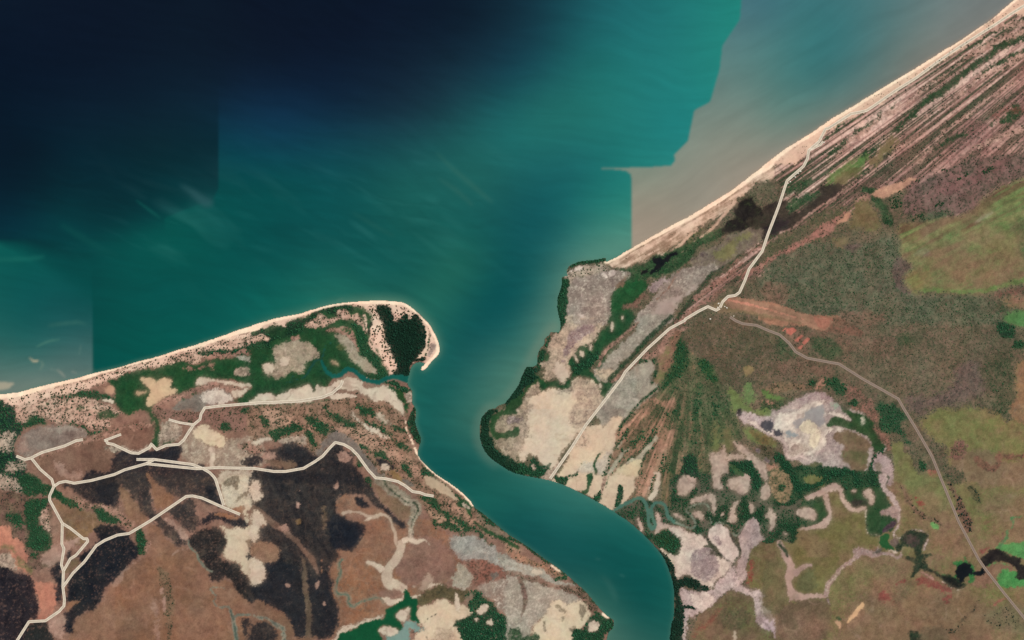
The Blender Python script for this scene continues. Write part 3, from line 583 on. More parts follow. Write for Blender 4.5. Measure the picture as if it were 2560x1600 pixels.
P('E', 'flat', '1520 1250 1560 1200 1680 1150 1800 1150 1900 1180 2000 1180 2080 1250 2200 1240 2350 1300 2419 1260 2419 1512 1500 1512 1540 1440 1620 1400 1560 1330', 'cream mudflat with thin drainage lines at the bottom', c1=(202, 184, 158), c2=(196, 174, 146))
P('E', 'mottle', '1680 1430 1780 1380 1860 1430 1900 1512 1640 1512', er=3, c1=(170, 148, 124), c2=(184, 162, 138), sp=None)
Ln('E', 'darkmarsh', '1600 1340 1640 1300 1720 1260', 8)
Ln('E', 'darkmarsh', '1450 1445 1600 1460 1680 1512', 12)
P('E', 'vivid', '780 1500 880 1430 1050 1340 1210 1300 1240 1200 1330 1170 1390 1110 1400 1030 1440 1060 1470 1110 1540 1130 1530 1250 1560 1340 1480 1330 1460 1250 1430 1190 1330 1260 1330 1300 1400 1390 1370 1450 1230 1380 1170 1390 1170 1450 1250 1512 740 1512', 'vivid green pool at the bottom centre')
P('E', 'milky', '1230 1400 1370 1450 1420 1330 1480 1340 1560 1350 1610 1380 1540 1430 1450 1440 1500 1512 1260 1512', 'milky grey green pool beside the vivid green one')
P('E', 'pale', '1320 1270 1430 1195 1460 1210 1440 1290 1400 1340 1340 1300', 'cream mudbank jutting into the vivid green pool', er=1.5)
P('E', 'pale', '1165 1410 1230 1380 1300 1400 1360 1440 1300 1470 1250 1480 1180 1440', er=2)
P('E', 'mangrove', '1850 1370 1950 1300 2050 1250 2150 1230 2230 1180 2330 1260 2400 1340 2419 1440 2300 1512 2000 1512 1920 1450', 'dense mangrove cluster on the cream mudflat at the bottom', 'mangrove_w')
P('E', 'mangrove', '2000 1080 2060 1030 2130 1100 2260 1170 2200 1230 2080 1252 2000 1200 2000 1130', cg='mangrove_w', c1=(40, 70, 46), c2=(60, 80, 54))
for _s in ('2080 1220 2150 1170 2200 1200 2120 1262', '2180 1340 2250 1310 2230 1370', '2050 1300 2090 1290 2080 1330'):
    P('E', 'pale', _s, er=2)
P('E', 'pale', '1890 1080 1910 1080 1930 1180 1920 1260 1890 1180', er=1.2)
P('E', 'palepink', '2000 1100 2060 1090 2000 1180 1970 1200', er=3, op=.6)
# --- tile H, western bank
P('H', 'pinkscrub', '0 640 200 740 330 790 500 900 390 882 220 812 0 700', cg='scrub_w', c1=(176, 126, 102), c2=(142, 110, 86))
P('H', 'grey', '0 740 200 800 330 860 400 920 480 960 620 1010 500 1020 300 952 0 855', c1=(150, 146, 132), c2=(166, 158, 142))
P('H', 'pale', '190 850 250 840 280 880 240 915 200 890', er=1.5)
for _s in ('70 790 100 775 105 825 75 825', '115 810 135 800 140 855 118 850', '165 835 188 830 188 858 168 855', '0 820 60 830 130 880 70 870 0 850'):
    P('H', 'pale', _s, er=1.2, c1=(176, 170, 156), c2=(166, 160, 146))
P('H', 'greypan', '0 910 250 990 560 1080 640 1140 600 1200 400 1250 330 1250 200 1400 100 1512 0 1512', 'grey brown marsh behind the scrub ridge at the bottom', c1=(146, 134, 118), c2=(160, 148, 132))
P('H', 'flat', '120 1512 200 1400 320 1250 400 1150 560 1180 640 1130 700 1200 730 1330 690 1380 600 1440 560 1512', 'cream mudflat in the crook of the river bank at the bottom', c1=(202, 184, 158), c2=(198, 178, 146))
for _s in ('410 1180 470 1200 520 1240 470 1250', '640 1180 690 1210 700 1260 660 1330 640 1270', '540 1400 620 1370 600 1420 550 1430', '290 1330 320 1340 310 1430 290 1400', '470 1290 500 1300 480 1350'):
    P('H', 'mottle', _s, er=2, ea=1.2, c1=(128, 114, 92), c2=(142, 126, 104), sp=None)
P('H', 'pinkscrub', '0 860 130 910 350 985 450 1000 620 1022 720 1075 830 1210 760 1290 680 1170 560 1085 300 1005 100 965 0 900', cg='scrub_w', c1=(140, 106, 90), c2=(120, 94, 78))
Ln('H', 'redscrub', '60 920 110 1050 120 1180 90 1300', [30, 50, 40, 12])
P('H', 'mangrove', '770 1290 800 1240 860 1270 960 1340 930 1410 860 1500 650 1512 540 1440 700 1390 720 1320', 'mangroves on the point of the western river bank at the bottom', 'mangrove_w')
P('H', 'pale', '740 1350 800 1340 840 1370 800 1430 740 1430', er=1.5)
P('H', 'greenstrip', '0 1440 60 1400 110 1470 200 1450 260 1500 200 1512 0 1512', er=3, cg='mangrove_w')
P('H', 'forest', '390 930 420 895 510 900 500 925 430 945', cg='mangrove_w', er=1.5)
Ln('H', 'mangrove', '0 542 130 625 300 750 420 830 500 895', 22, cg='mangrove_w')
Ln('H', 'mangrove', '520 915 620 1000 720 1090 800 1190', 14, cg='mangrove_w')
P('H', 'sand', '340 785 400 815 500 890 470 880 400 840', er=1, op=.8)
P('H', 'sand', '860 1250 920 1300 910 1312 850 1275', er=1)
# --- sand spit
P('C', 'dune', '0 425 120 380 250 345 400 318 560 272 700 235 850 212 1000 200 1150 192 1260 195 1380 210 1450 245 1520 300 1580 360 1640 420 1680 490 1715 560 1735 640 1725 705 1670 760 1620 820 1580 856 1557 840 1600 740 1500 760 1280 905 1150 960 1000 900 700 600 300 480 0 490', 'pale dune sand of the hooked spit at the river mouth', 'dune_w', tr=(1.6, 1.3, (58, 64, 44), .5, 12))
P('C', 'samphire', '0 480 90 460 260 440 290 385 470 340 560 300 700 265 900 235 1010 255 1080 310 1100 400 1090 560 1130 640 1190 740 1250 840 1270 900 1150 965 1060 935 950 870 850 860 740 930 660 1000 500 1060 400 1030 250 1100 100 1090 0 1140', 'dark green swamp meadow inside the sand spit', er=2.5)
P('C', 'forest', '0 495 90 465 260 440 290 390 470 350 560 300 700 268 800 250 900 240 950 300 880 295 800 290 760 340 600 330 470 430 450 500 300 520 150 560 130 650 80 620 0 580', 'dark tree belt along the seaward side of the spit', 'mangrove_w', c1=(10, 46, 32), c2=(18, 56, 38), er=3)
P('C', 'forest', '0 560 60 590 100 640 80 660 0 610', cg='mangrove_w', er=2)
P('C', 'samphire', '90 480 150 440 270 440 300 490 260 520 150 545 110 520', c1=(22, 62, 38), c2=(28, 68, 40))
P('C', 'dunescrub', '0 520 60 525 120 560 100 580 50 570 0 580', cg='dune_w', er=2)
P('C', 'dune', '200 425 250 410 285 440 270 446 230 425', cg='dune_w', er=1)
P('C', 'dunescrub', '460 440 580 340 700 370 770 350 790 290 850 285 900 330 950 315 1000 360 1060 480 1050 505 990 430 920 372 800 382 640 432 480 462', 'shrubby sand ridge curving inside the spit', 'dune_w', er=1.8)
P('C', 'pinkridge', '640 470 760 445 880 450 920 490 930 540 980 620 1000 702 940 640 880 560 800 502 700 482', 'thin pink sand ridge beside the beige pan on the spit', 'dune_w', er=1.5)
P('C', 'samphire', '770 452 870 458 905 500 890 520 850 480')
P('C', 'dune', '1055 555 1100 612 1190 745 1160 722 1085 640', cg='dune_w', er=1)
P('C', 'dune', '1015 318 1040 355 1062 490 1042 460 1030 400', cg='dune_w', er=1)
P('C', 'mangrove', '930 400 990 440 1050 515 1050 560 1090 660 1170 740 1240 840 1260 900 1150 955 1050 920 1150 880 1100 780 1040 740 1000 700 960 600', cg='mangrove_w', c1=(20, 66, 40), c2=(30, 80, 46), er=3)
P('C', 'mangdark', '1060 330 1100 420 1085 520 1070 520 1080 420', cg='mangrove_w', tr=None)
P('C', 'grey', '740 500 830 520 900 580 960 680 1040 740 1100 780 1150 870 1050 872 980 800 920 762 850 652 770 552', 'beige pan in the middle of the spit', c1=(168, 154, 130), c2=(154, 140, 120), sp=((128, 118, 100), .1, 5))
P('C', 'olive', '770 620 830 600 850 650 800 670', c1=(110, 112, 70), c2=(90, 100, 60), op=.8)
P('C', 'mottle', '150 680 200 620 330 580 350 540 460 580 580 650 590 700 470 760 450 850 330 882 230 932 90 902 80 790 170 780', 'beige and brown pan in the west of the spit swamp', c1=(158, 142, 120), c2=(172, 156, 134), sp=((128, 112, 94), .14, 9))
P('C', 'pinkridge', '330 545 400 525 410 550 350 582', er=1.2, tr=None)
P('C', 'pale', '230 730 310 730 320 790 240 822', er=1.5)
P('C', 'pale', '80 790 160 780 150 850 90 880', er=2)
P('C', 'pale', '700 730 760 770 780 830 720 782', er=1.5, c1=(160, 140, 112), c2=(140, 120, 96))
P('C', 'dunescrub', '1060 240 1140 230 1150 320 1190 430 1230 560 1280 700 1325 830 1280 900 1265 840 1200 760 1150 620 1100 560 1090 450 1110 400 1100 320', 'long pink sand wedge between the two swamps of the spit', 'dune_w', er=1.2, sp=None, c1=(232, 200, 176), c2=(214, 174, 152), tr=(2.4, 1.5, (58, 62, 42), .45, 10))
P('C', 'mangdark', '1145 235 1250 240 1280 310 1300 390 1340 392 1420 330 1460 372 1520 320 1570 380 1600 470 1600 560 1590 640 1530 722 1480 770 1440 850 1450 912 1300 905 1325 830 1280 700 1220 540 1170 380 1150 300', 'black green mangrove swamp enclosed by the tip of the spit', 'mangrove_dark')
P('C', 'dune', '1430 330 1470 345 1475 365 1450 375 1438 360 1460 352', cg='dune_w', er=.8)
Ln('C', 'sand', '1525 325 1590 400 1618 500 1620 600 1600 680 1540 740', [10, 14, 18, 20, 26, 24], c1=(226, 196, 170), c2=(206, 176, 152))
Ln('C', 'mangrove', '1615 440 1642 500 1640 580 1610 690 1590 720', [4, 12, 16, 14, 8], cg='mangrove_w')
P('C', 'purple', '1660 590 1700 600 1690 680 1620 732 1640 660', c1=(150, 128, 116), c2=(162, 140, 124), er=2)
P('C', 'mangdark', '1430 770 1500 740 1600 740 1580 770 1500 775 1450 790', cg='mangrove_dark', er=2, ea=1.2)
P('C', 'pale', '0 1150 100 1080 200 1100 330 1040 420 1010 520 960 540 1050 580 980 620 1000 700 1000 770 960 860 920 1000 940 1010 1000 1060 1030 1200 1010 1260 1000 1330 1080 1380 1180 1400 1270 1330 1230 1200 1130 1130 1150 1000 1060 850 1040 740 1050 700 1080 600 1130 400 1160 0 1190', 'long cream mudflat along the spit track', c1=(204, 188, 166), c2=(192, 176, 154), er=2)
P('C', 'pale', '700 1095 850 1075 960 1100 850 1125 720 1140', er=1.5)
P('C', 'pinkridge', '720 1050 800 1035 1000 1060 1120 1120 1230 1200 1400 1280 1400 1302 1200 1182 1050 1092 900 1072', cg='scrub_w', c1=(134, 104, 90), c2=(116, 96, 78))
P('C', 'samphire', '1310 1035 1390 1040 1410 1100 1412 1172 1350 1142', 'olive green pond beside the cream mudflat near the creek mouth', c1=(34, 72, 34), c2=(42, 78, 38), er=1.5)
P('C', 'mangrove', '1190 975 1280 950 1400 1010 1480 1070 1470 1100 1380 1055 1280 992', cg='mangrove_w', er=1.5)
P('C', 'samphire', '1190 990 1260 980 1320 1030 1300 1060 1240 1010')
P('C', 'mottle', '1410 1080 1460 1070 1470 1150 1430 1160', er=2)
P('C', 'samphire', '1400 1170 1440 1160 1420 1290 1405 1280')
Ln('C', 'greenstrip', '0 1192 200 1188 400 1172 600 1152 720 1120', 10)
Ln('C', 'creek', '1490 950 1400 930 1300 910 1230 930 1150 975 1060 950 980 900 920 850 860 850 800 900 740 910 680 870 640 800 615 740', [80, 60, 48, 44, 44, 44, 40, 38, 40, 38, 34, 30, 26], 'teal tidal creek entering the river beside the sand spit')
Ln('C', 'creek', '625 750 640 690 660 620 660 580 690 575 715 590 690 610', [18, 14, 12, 12, 10, 10, 8], c1=(28, 78, 66), c2=(30, 84, 70))
Ln('C', 'creek', '610 740 560 760 540 800 500 860 480 900 420 930 330 960 200 990', [22, 20, 22, 22, 20, 14, 10, 8], c1=(24, 72, 60), c2=(28, 78, 64))
Ln('C', 'creek', '480 900 380 940 330 930 360 900', 10, c1=(28, 78, 66), c2=(30, 84, 70))
# beach last, crisp against the sea
P('A', 'sand', '0 718 100 692 300 645 500 595 700 552 880 500 1100 450 1300 390 1500 340 1700 278 1900 215 2100 150 2250 90 2419 42 2419 88 2200 150 1950 236 1700 305 1450 378 1200 440 1000 500 880 540 700 590 500 638 300 690 150 730 0 770', 'cream sand beach on the western coast')
P('C', 'sand', '0 425 120 380 250 345 400 318 560 272 700 235 850 212 1000 200 1150 192 1260 195 1380 210 1450 245 1520 300 1580 360 1640 420 1680 490 1715 560 1735 640 1725 705 1670 760 1620 820 1580 856 1557 840 1575 815 1620 770 1690 700 1705 640 1690 570 1650 490 1610 420 1550 350 1480 295 1400 250 1280 228 1150 226 1000 222 850 235 700 258 560 298 400 345 250 375 120 412 0 465', 'bright sand beach wrapping the hooked spit')
# ================================================================ eastern side
P('L', 'plain', '0 0 2419 0 2419 1512 0 1512', 'olive brown floodplain in the south eastern corner', c1=(120, 110, 74), c2=(130, 102, 80), ns=110, sharp=True, er=14)
# --- beach ridges of the north east: bands that fan out slightly inland
_X = GX - 1920.0
_k = 0.00056
RID = (GY + (0.651 - 400 * _k) * _X) / np.maximum(1 - _k * _X, 0.4)         # where the ridge line through a spot meets u = 1920
_xr = _X
st('ridge', (150, 116, 104), (110, 92, 78), 14, mat='soil', nm='beach_ridges', er=10, ea=.8, lift=2, tr=(1.8, 1.1, (58, 64, 48), .55, 8))
P('S', 'ridge', '1930 430 2000 370 2100 300 2250 195 2400 95 2560 -10 2600 0 2600 500 2480 560 2400 590 2330 560 2290 480 2220 480 2160 500 2100 560 1990 640 1900 690 1800 720 1700 800 1720 760 1850 640 1920 560 1960 480', 'striped old beach ridges of pink sand and green swales in the north east', 'ridge_e')
_kr = len(LAYERS) - 1
_m = (TOP == _kr)
def band_noise(seed, across, along):
    q = lattice(_xr / along + seed, RID / across + seed * 2.3, 900 + seed)
    return q
_b = 0.24 * band_noise(1, 15, 330) + 0.36 * band_noise(2, 5.4, 240) + 0.40 * band_noise(3, 2.8, 140)
_pal = np.array([alb(c) for c in ((58, 78, 54), (92, 86, 68), (142, 106, 96), (182, 142, 130), (214, 180, 164))])
_t = np.clip((_b - 0.5) * 3.3 + 0.40, 0, 0.999) * 4
_far = np.clip((RID - 560) / 160, 0, 1)
_t = _t * (1 - 0.35 * _far) + 0.35 * _far * 1.7
_i = np.clip(_t.astype(int), 0, 3); _f = (_t - _i)[..., None]
_c = _pal[_i] * (1 - _f) + _pal[_i + 1] * _f
_pinkish = np.clip((fbm(112, _all, 3) - 0.45) * 4, 0, 1)[..., None] * _far[..., None] * .5
_c = _c * (1 - _pinkish) + alb((132, 84, 82)) * _pinkish
_sp = (fbm(4, _all, 21) * .75 + .25 * WHITE)
_s = np.clip((_sp - 0.60) * 9, 0, 1)[..., None] * 0.55
_c = _c * (1 - _s) + alb((70, 66, 56)) * _s
COL[_m] = _c[_m]
# explicit swales and ridges
for _s, _w2 in (('2419 80 2250 240 2000 420 1750 620', [10, 30, 20, 8]), ('2419 260 2250 400 1950 620 1750 800 1500 960 1300 1130 1150 1300', [60, 90, 60, 70, 60, 60, 40]), ('2419 400 2250 560 1950 740', [60, 50, 14]),
            ('2400 990 2250 1140 2100 1190', [120, 60, 14]), ('1050 1340 950 1440 850 1512', [50, 70, 60]), ('820 1110 660 1180 540 1290', [24, 30, 16]), ('1250 950 1050 1100 850 1230 680 1370 520 1500', [16, 26, 40, 40, 30]), ('1180 880 1000 990', [18, 14]),
            ('1900 1260 1700 1340 1500 1420', [30, 40, 20])):
    Ln('I', 'greenstrip', _s, _w2, cg='ridge_e', er=4, ea=.9, c1=(58, 84, 54), c2=(46, 72, 46))
for _s, _w2 in (('2419 200 2150 380 1850 580 1550 790 1250 1000 950 1190 750 1360 620 1490', [60, 44, 36, 30, 30, 36, 36, 24]), ('2419 420 2150 660 1900 830 1650 1010 1400 1180', [10, 34, 30, 24, 16]), ('2380 740 2150 900 1900 1080 1600 1320 1400 1512', [20, 34, 30, 20, 30]),
            ('2419 130 2200 250 1950 400', [50, 60, 20]), ('2419 1150 2200 1290 1900 1440', [80, 50, 20]), ('1500 1200 1350 1310 1150 1490', [50, 30, 40]), ('2419 470 2300 560 2290 590', [80, 50, 20])):
    Ln('I', 'pinkridge', _s, _w2, cg='ridge_e', er=3, ea=.9, c1=(198, 160, 144), c2=(168, 130, 114))
P('I', 'red', '2419 920 2419 970 2250 1080 2100 1140 2250 1040', op=.5)
P('I', 'olive', '960 1512 1050 1400 1150 1310 1250 1330 1130 1450 1050 1512', er=6)
P('J', 'bright', '540 240 560 150 700 60 900 0 960 0 850 80 720 180 600 220', op=.8)
P('J', 'olive', '640 150 760 100 900 70 780 200 640 260', op=.8, c1=(112, 110, 62), c2=(100, 96, 62))
# --- eastern beach
P('F', 'duneback', '880 975 960 930 1130 830 1300 735 1500 620 1700 515 1900 390 2100 265 2300 110 2419 20 2419 170 2300 230 2150 360 2060 440 1850 570 1700 690 1500 850 1350 930 1150 995 960 1000', 'streaky grassed sand behind the eastern beach', 'dune_e', an=(31, 14), ns=4.5, c1=(222, 190, 166), c2=(146, 118, 96), nc=2.8, tr=(.25, 1.0, (90, 80, 60), .5, 10))
P('I', 'duneback', '0 1512 200 1380 400 1260 600 1120 800 1000 1000 880 1200 760 1400 640 1600 510 1800 390 2000 255 2150 150 2250 60 2419 -60 2419 60 2290 150 2150 245 1800 470 1600 600 1400 755 1200 880 1000 1010 800 1100 560 1230 400 1400 250 1512', 'pale dune strip between the north eastern beach and the coast track', 'dune_e', c1=(222, 188, 162), c2=(200, 166, 144), ns=5, tr=(.5, 1.0, (110, 94, 72), .5, 8), an=(33, 8))
P('F', 'olive', '1380 870 1560 800 1700 680 1720 660 1600 780 1480 860', c1=(128, 108, 78), c2=(118, 100, 74), er=3, op=.7)
P('F', 'greenstrip', '1560 860 1700 690 1750 660 1840 615 1980 500 2080 400 2060 450 1900 580 1830 640 1720 760 1600 890 1480 900', cg='ridge_e', er=3, c1=(70, 90, 54), c2=(112, 104, 72))
Ln('F', 'duneback', '1600 890 1700 800 1830 700 1900 640 1960 560 2120 380', [14, 24, 26, 26, 26, 30], an=(33, 8), ns=6)
Ln('F', 'duneback', '1450 895 1560 830 1660 730 1760 660', [20, 26, 20, 12])
# --- tidal plain at the western point
P('F', 'greenstrip', '970 1030 1200 1000 1400 900 1700 770 1950 650 2000 710 1850 780 1750 860 1700 950 1500 1080 1300 1120 1200 1280 1130 1360 1100 1512 920 1512 920 1300 960 1210 1000 1180 1130 1080', 'green swale behind the eastern beach', 'swale_e', c1=(42, 82, 48), c2=(66, 92, 60), tr=(1.6, 1.1, (46, 76, 48), .6, 8))
P('F', 'samphire', '920 1300 1000 1180 1200 1150 1290 1180 1200 1280 1130 1360 1100 1512 910 1512', c1=(28, 84, 46), c2=(40, 88, 50))
P('F', 'greypan', '560 1120 850 1060 960 1050 1130 1080 1000 1180 930 1250 920 1330 900 1512 530 1512 540 1300', 'grey brown salt marsh at the north eastern point of the river mouth')
P('F', 'mottle', '515 1060 620 1010 900 1005 960 1040 850 1072 600 1102 540 1165', cg='mangrove_e', tr=(2.4, 1.2, (50, 70, 46), .6, 8))
P('F', 'white', '905 1062 980 1048 950 1112', er=1.5)
P('F', 'white', '540 1050 620 1010 690 1008 640 1040', er=2)
P('F', 'white', '830 1080 890 1070 890 1110 860 1100', er=2, ea=1.2)
for _s, _w2 in (('600 1160 640 1230 660 1280 640 1330', [4, 10, 8, 4]), ('820 1220 850 1290 860 1330', [6, 12, 4]), ('560 1340 640 1330 720 1400', [4, 8, 6]), ('530 1300 540 1400 530 1512', 8)):
    Ln('F', 'white', _s, _w2)
P('F', 'white', '640 1440 690 1450 690 1490 650 1490', er=2)
P('F', 'mangrove', '530 1030 545 1000 600 970 700 950 890 925 870 965 700 990 600 1000', 'mangrove fringe on the northern point of the river mouth', 'mangrove_e', er=1.2)
P('F', 'mangrove', '470 1110 500 1100 540 1130 530 1300 520 1512 450 1512 430 1310', 'mangrove fringe along the eastern side of the river mouth', 'mangrove_e', er=1.5)
P('F', 'black', '1340 950 1410 920 1430 950 1550 870 1570 890 1540 920 1430 1000 1330 1070 1310 1060 1350 1000', 'jagged black pool in the swale behind the eastern beach', er=3, ea=1.3)
P('F', 'black', '1220 1065 1290 1030 1310 1050 1240 1090', er=3, ea=1.6)
P('F', 'mottle', '1700 950 1870 830 2100 700 2200 650 2419 600 2419 690 2300 800 2100 930 1980 1000 1900 1060 1780 1010', 'purple brown and olive marsh behind the burnt swamp', c1=(114, 98, 84), c2=(130, 118, 96), sp=((92, 76, 76), .2, 14))
P('F', 'olive', '1900 850 2050 780 2200 690 2260 720 2100 800 2080 890 1950 950', c1=(128, 120, 78), c2=(114, 108, 72), er=5)
P('F', 'darkmarsh', '1960 690 2000 610 2090 540 2100 460 2200 360 2290 310 2310 340 2300 400 2380 480 2419 520 2419 620 2200 660 2060 700', 'black burnt swamp behind the eastern beach', c1=(30, 26, 28), c2=(48, 42, 38), sp=((64, 72, 46), .08, 8))
P('J', 'darkmarsh', '0 450 150 380 220 430 200 500 330 470 480 320 500 240 700 220 720 280 600 380 400 520 250 620 0 780 0 560', 'dark brown swamp crossed by the coast track', c1=(66, 58, 48), c2=(48, 42, 40), sp=((84, 72, 60), .15, 12))
P('J', 'darkmarsh', '0 560 100 560 250 540 200 620 60 720 0 760', c1=(44, 34, 40), c2=(60, 48, 52), op=.8)
P('F', 'darkmarsh', '2250 560 2419 540 2419 620 2250 660', c1=(58, 50, 42), c2=(74, 66, 54), op=.8)
P('F', 'grey', '1280 1350 1480 1110 1700 1000 1950 1000 1880 1090 1700 1240 1560 1400 1480 1512 1160 1512', 'speckled grey marsh strip between the green swale and the track', c1=(122, 108, 98), c2=(146, 130, 118), sp=((184, 168, 152), .12, 4))
P('F', 'pale', '1400 1340 1530 1320 1700 1200 1760 1180 1560 1370 1480 1512 1280 1512 1350 1400', c1=(172, 154, 142), c2=(156, 138, 128), er=4)
P('F', 'purple', '1290 1180 1400 1110 1460 1150 1330 1242', er=3)
Ln('F', 'redscrub', '1360 1320 1480 1200 1600 1020 1720 930', [14, 16, 12, 10], c1=(148, 110, 92), c2=(136, 104, 86))
P('F', 'redscrub', '1050 1400 1120 1340 1240 1240 1220 1330 1130 1402', c1=(142, 106, 90), c2=(124, 96, 80))
P('F', 'redscrub', '930 1230 1000 1160 1100 1090 1030 1180', c1=(134, 100, 82), c2=(110, 94, 72), er=3)
Ln('F', 'greenstrip', '2110 935 1900 1070 1850 1130 1740 1270 1620 1420 1530 1512', [14, 40, 40, 44, 40, 36], cg='swale_e', c1=(62, 70, 52), c2=(52, 66, 46))
P('F', 'greenstrip', '2100 930 2300 810 2419 690 2419 760 2250 880 2050 1010 1900 1130 1700 1330 1560 1512 1530 1512 1740 1270 1900 1080', cg='wood_e', c1=(84, 86, 60), c2=(96, 80, 66))
for _s, _w2 in (('1700 1330 1850 1220 1960 1140 2130 1010 2190 950', [40, 36, 44, 40, 20]), ('1560 1512 1800 1350 1900 1290 2060 1180', [60, 44, 36, 24]), ('2160 1110 2300 1020 2419 930', [40, 44, 60]), ('2060 1010 2200 900 2419 770', [14, 22, 30])):
    Ln('F', 'pinkridge', _s, _w2, cg='wood_e', c1=(170, 124, 110), c2=(144, 106, 92), er=2.5, ea=.9)
P('J', 'greenstrip', '200 420 240 380 330 330 480 320 300 440 210 480', cg='ridge_e', er=4)
P('J', 'greenstrip', '150 270 300 200 400 180 350 280 200 330', cg='ridge_e', er=5)
Ln('J', 'pinkridge', '0 805 200 660 420 500 720 280 1010 40', [24, 22, 22, 18, 14], 'straight pink sand line running inland of the dark swamp', 'ridge_e', c1=(176, 140, 126), c2=(160, 122, 108))
P('J', 'wood', '0 820 300 620 600 480 780 460 800 640 600 740 300 860 0 1010', cg='wood_e', c1=(92, 92, 66), c2=(78, 84, 58))
P('J', 'pinkridge', '220 830 430 680 700 510 780 490 770 530 640 600 620 690 450 760 280 852 180 892 0 1005 0 935 150 850', 'pink sand ridge north of the airstrip woodland', 'wood_e', er=4, c1=(172, 118, 106), c2=(142, 104, 90))
P('J', 'flat', '640 600 700 540 775 490 770 530 700 580', c1=(192, 146, 118), c2=(182, 136, 112), er=2)
P('J', 'plain', '590 790 680 730 780 700 760 780 680 830', c1=(130, 108, 80), c2=(116, 98, 76))
P('J', 'greenstrip', '860 300 960 250 1040 300 1150 480 1200 560 1180 640 1100 560 1000 400 920 330 830 330', cg='ridge_e', er=4)
P('J', 'orange', '980 330 1070 250 1250 200 1400 170 1210 310 1110 352', 'bare pink sand patch among the inland ridges', 'ridge_e', c1=(196, 150, 122), c2=(178, 130, 110), sp=None, tr=None, er=2)
P('J', 'pinkridge', '800 400 900 330 950 370 850 420', cg='ridge_e', er=3)
P('J', 'plain', '800 400 950 380 1050 560 1050 680 950 700 870 620 800 640', 'smooth olive brown clearing in the eastern woodland', c1=(108, 98, 66), c2=(124, 98, 74))
P('J', 'woodgreen', '0 1010 300 840 480 800 700 830 900 800 1150 700 1230 780 1240 950 1270 1100 1330 1270 1500 1290 2000 1290 2419 1400 2419 1512 1000 1512 700 1512 580 1490 330 1440 180 1390 0 1350', cg='wood_e', c1=(106, 108, 86), c2=(92, 98, 76), sp=((64, 76, 58), .32, 4), er=10)
P('J', 'woodpurple', '700 790 850 760 860 820 720 860', cg='wood_e')
P('J', 'woodpurple', '1200 920 1290 960 1360 1040 1290 1060 1300 1190 1390 1270 1250 1260 1180 1100', cg='wood_e', c1=(112, 92, 84), c2=(96, 84, 76))
P('J', 'woodred', '0 1160 150 1180 200 1290 180 1380 60 1360 0 1350', cg='wood_e')
P('J', 'woodred', '650 1480 720 1430 1080 1460 1060 1512 640 1512', cg='wood_e')
# inland ridges right of the clearing
P('J', 'ridge', '1300 290 1700 60 2000 0 2419 0 2419 130 2200 230 2050 330 1900 470 1650 540 1480 530 1300 480 1280 400', cg='ridge_e', c1=(140, 104, 98), c2=(112, 94, 84), an=(32, 8), ns=8, sp=((70, 72, 58), .3, 5))
P('J', 'red', '1600 240 1900 150 2100 20 2300 0 2200 80 1950 200 1650 330', op=.35, c1=(150, 90, 92), c2=(140, 90, 88), er=14)
P('J', 'woodgreen', '1250 640 1400 600 1480 520 1700 440 1700 520 1500 620 1400 680 1300 680', cg='ridge_e', c1=(70, 92, 68), c2=(82, 96, 70), tr=(1, 1.1, (50, 74, 50), .5, 8))
P('J', 'plain', '1240 620 1400 600 1650 560 1900 480 2100 320 2300 230 2419 180 2419 1100 2300 1162 2150 1222 1900 1272 1650 1257 1400 1252 1310 1182 1290 1060 1390 1010 1270 930 1250 800', 'green and olive floodplain on the eastern edge', c1=(112, 110, 74), c2=(128, 108, 80), sp=((102, 122, 74), .25, 28), an=(28, 4), ns=30)
P('J', 'bright', '1620 700 1700 600 1900 560 2060 490 2230 400 2150 480 1950 600 1800 680 1700 740', c1=(90, 136, 80), c2=(106, 126, 78))
P('J', 'bright', '1950 760 2100 660 2300 560 2419 480 2419 760 2300 900 2050 860 1850 880', op=.5)
P('J', 'bright', '2250 360 2419 200 2419 330 2200 440 2050 470', c1=(112, 140, 76), c2=(124, 130, 80), op=.8)
P('J', 'bright', '1250 660 1450 620 1450 700 1300 760', op=.6)
Ln('J', 'redscrub', '1820 680 1950 610 2050 560', [30, 44, 14], c1=(116, 80, 60), c2=(106, 78, 58))
Ln('J', 'redscrub', '2080 370 2180 310 2345 235', [14, 44, 30], c1=(120, 82, 66), c2=(110, 80, 62))
Ln('J', 'flat', '1950 600 2050 530 2140 490', [10, 44, 14], op=.6)
Ln('J', 'redscrub', '2200 440 2300 390 2419 330', [30, 40, 30], c1=(104, 92, 66), c2=(96, 88, 62))
P('J', 'saltpurple', '1390 900 1440 820 1520 860 1500 930 1430 920', er=4, op=.6, c1=(150, 122, 112), c2=(136, 114, 102))
P('J', 'plain', '1330 1090 1480 1040 1560 1130 1450 1220 1350 1200', c1=(132, 118, 74), c2=(124, 112, 72), op=.8, er=12)
Ln('J', 'bright', '1400 1240 1650 1245 1900 1258 2150 1205 2419 1100', [14, 40, 44, 40, 44], op=.8, er=4)
P('J', 'olive', '1940 1060 2050 1000 2080 1080 1980 1110', op=.6, c1=(84, 92, 54), c2=(94, 96, 58), er=8)
P('J', 'woodgreen', '2300 580 2419 560 2419 1000 2330 900 2350 760', op=.6, er=10, tr=None)
P('J', 'woodred', '2150 1260 2419 1150 2419 1240 2200 1280', cg='wood_e', c1=(128, 84, 74), c2=(104, 82, 68))
P('J', 'plain', '2200 1330 2419 1230 2419 1420 2280 1400', c1=(118, 108, 76), c2=(128, 96, 80))
P('J', 'bright', '2260 1460 2419 1410 2419 1512 2300 1512', 'bright green swampy hollow on the eastern edge', c1=(74, 122, 70), c2=(86, 126, 74))
P('K', 'bright', '2280 0 2419 0 2419 110 2350 50', c1=(74, 122, 70), c2=(86, 126, 74))
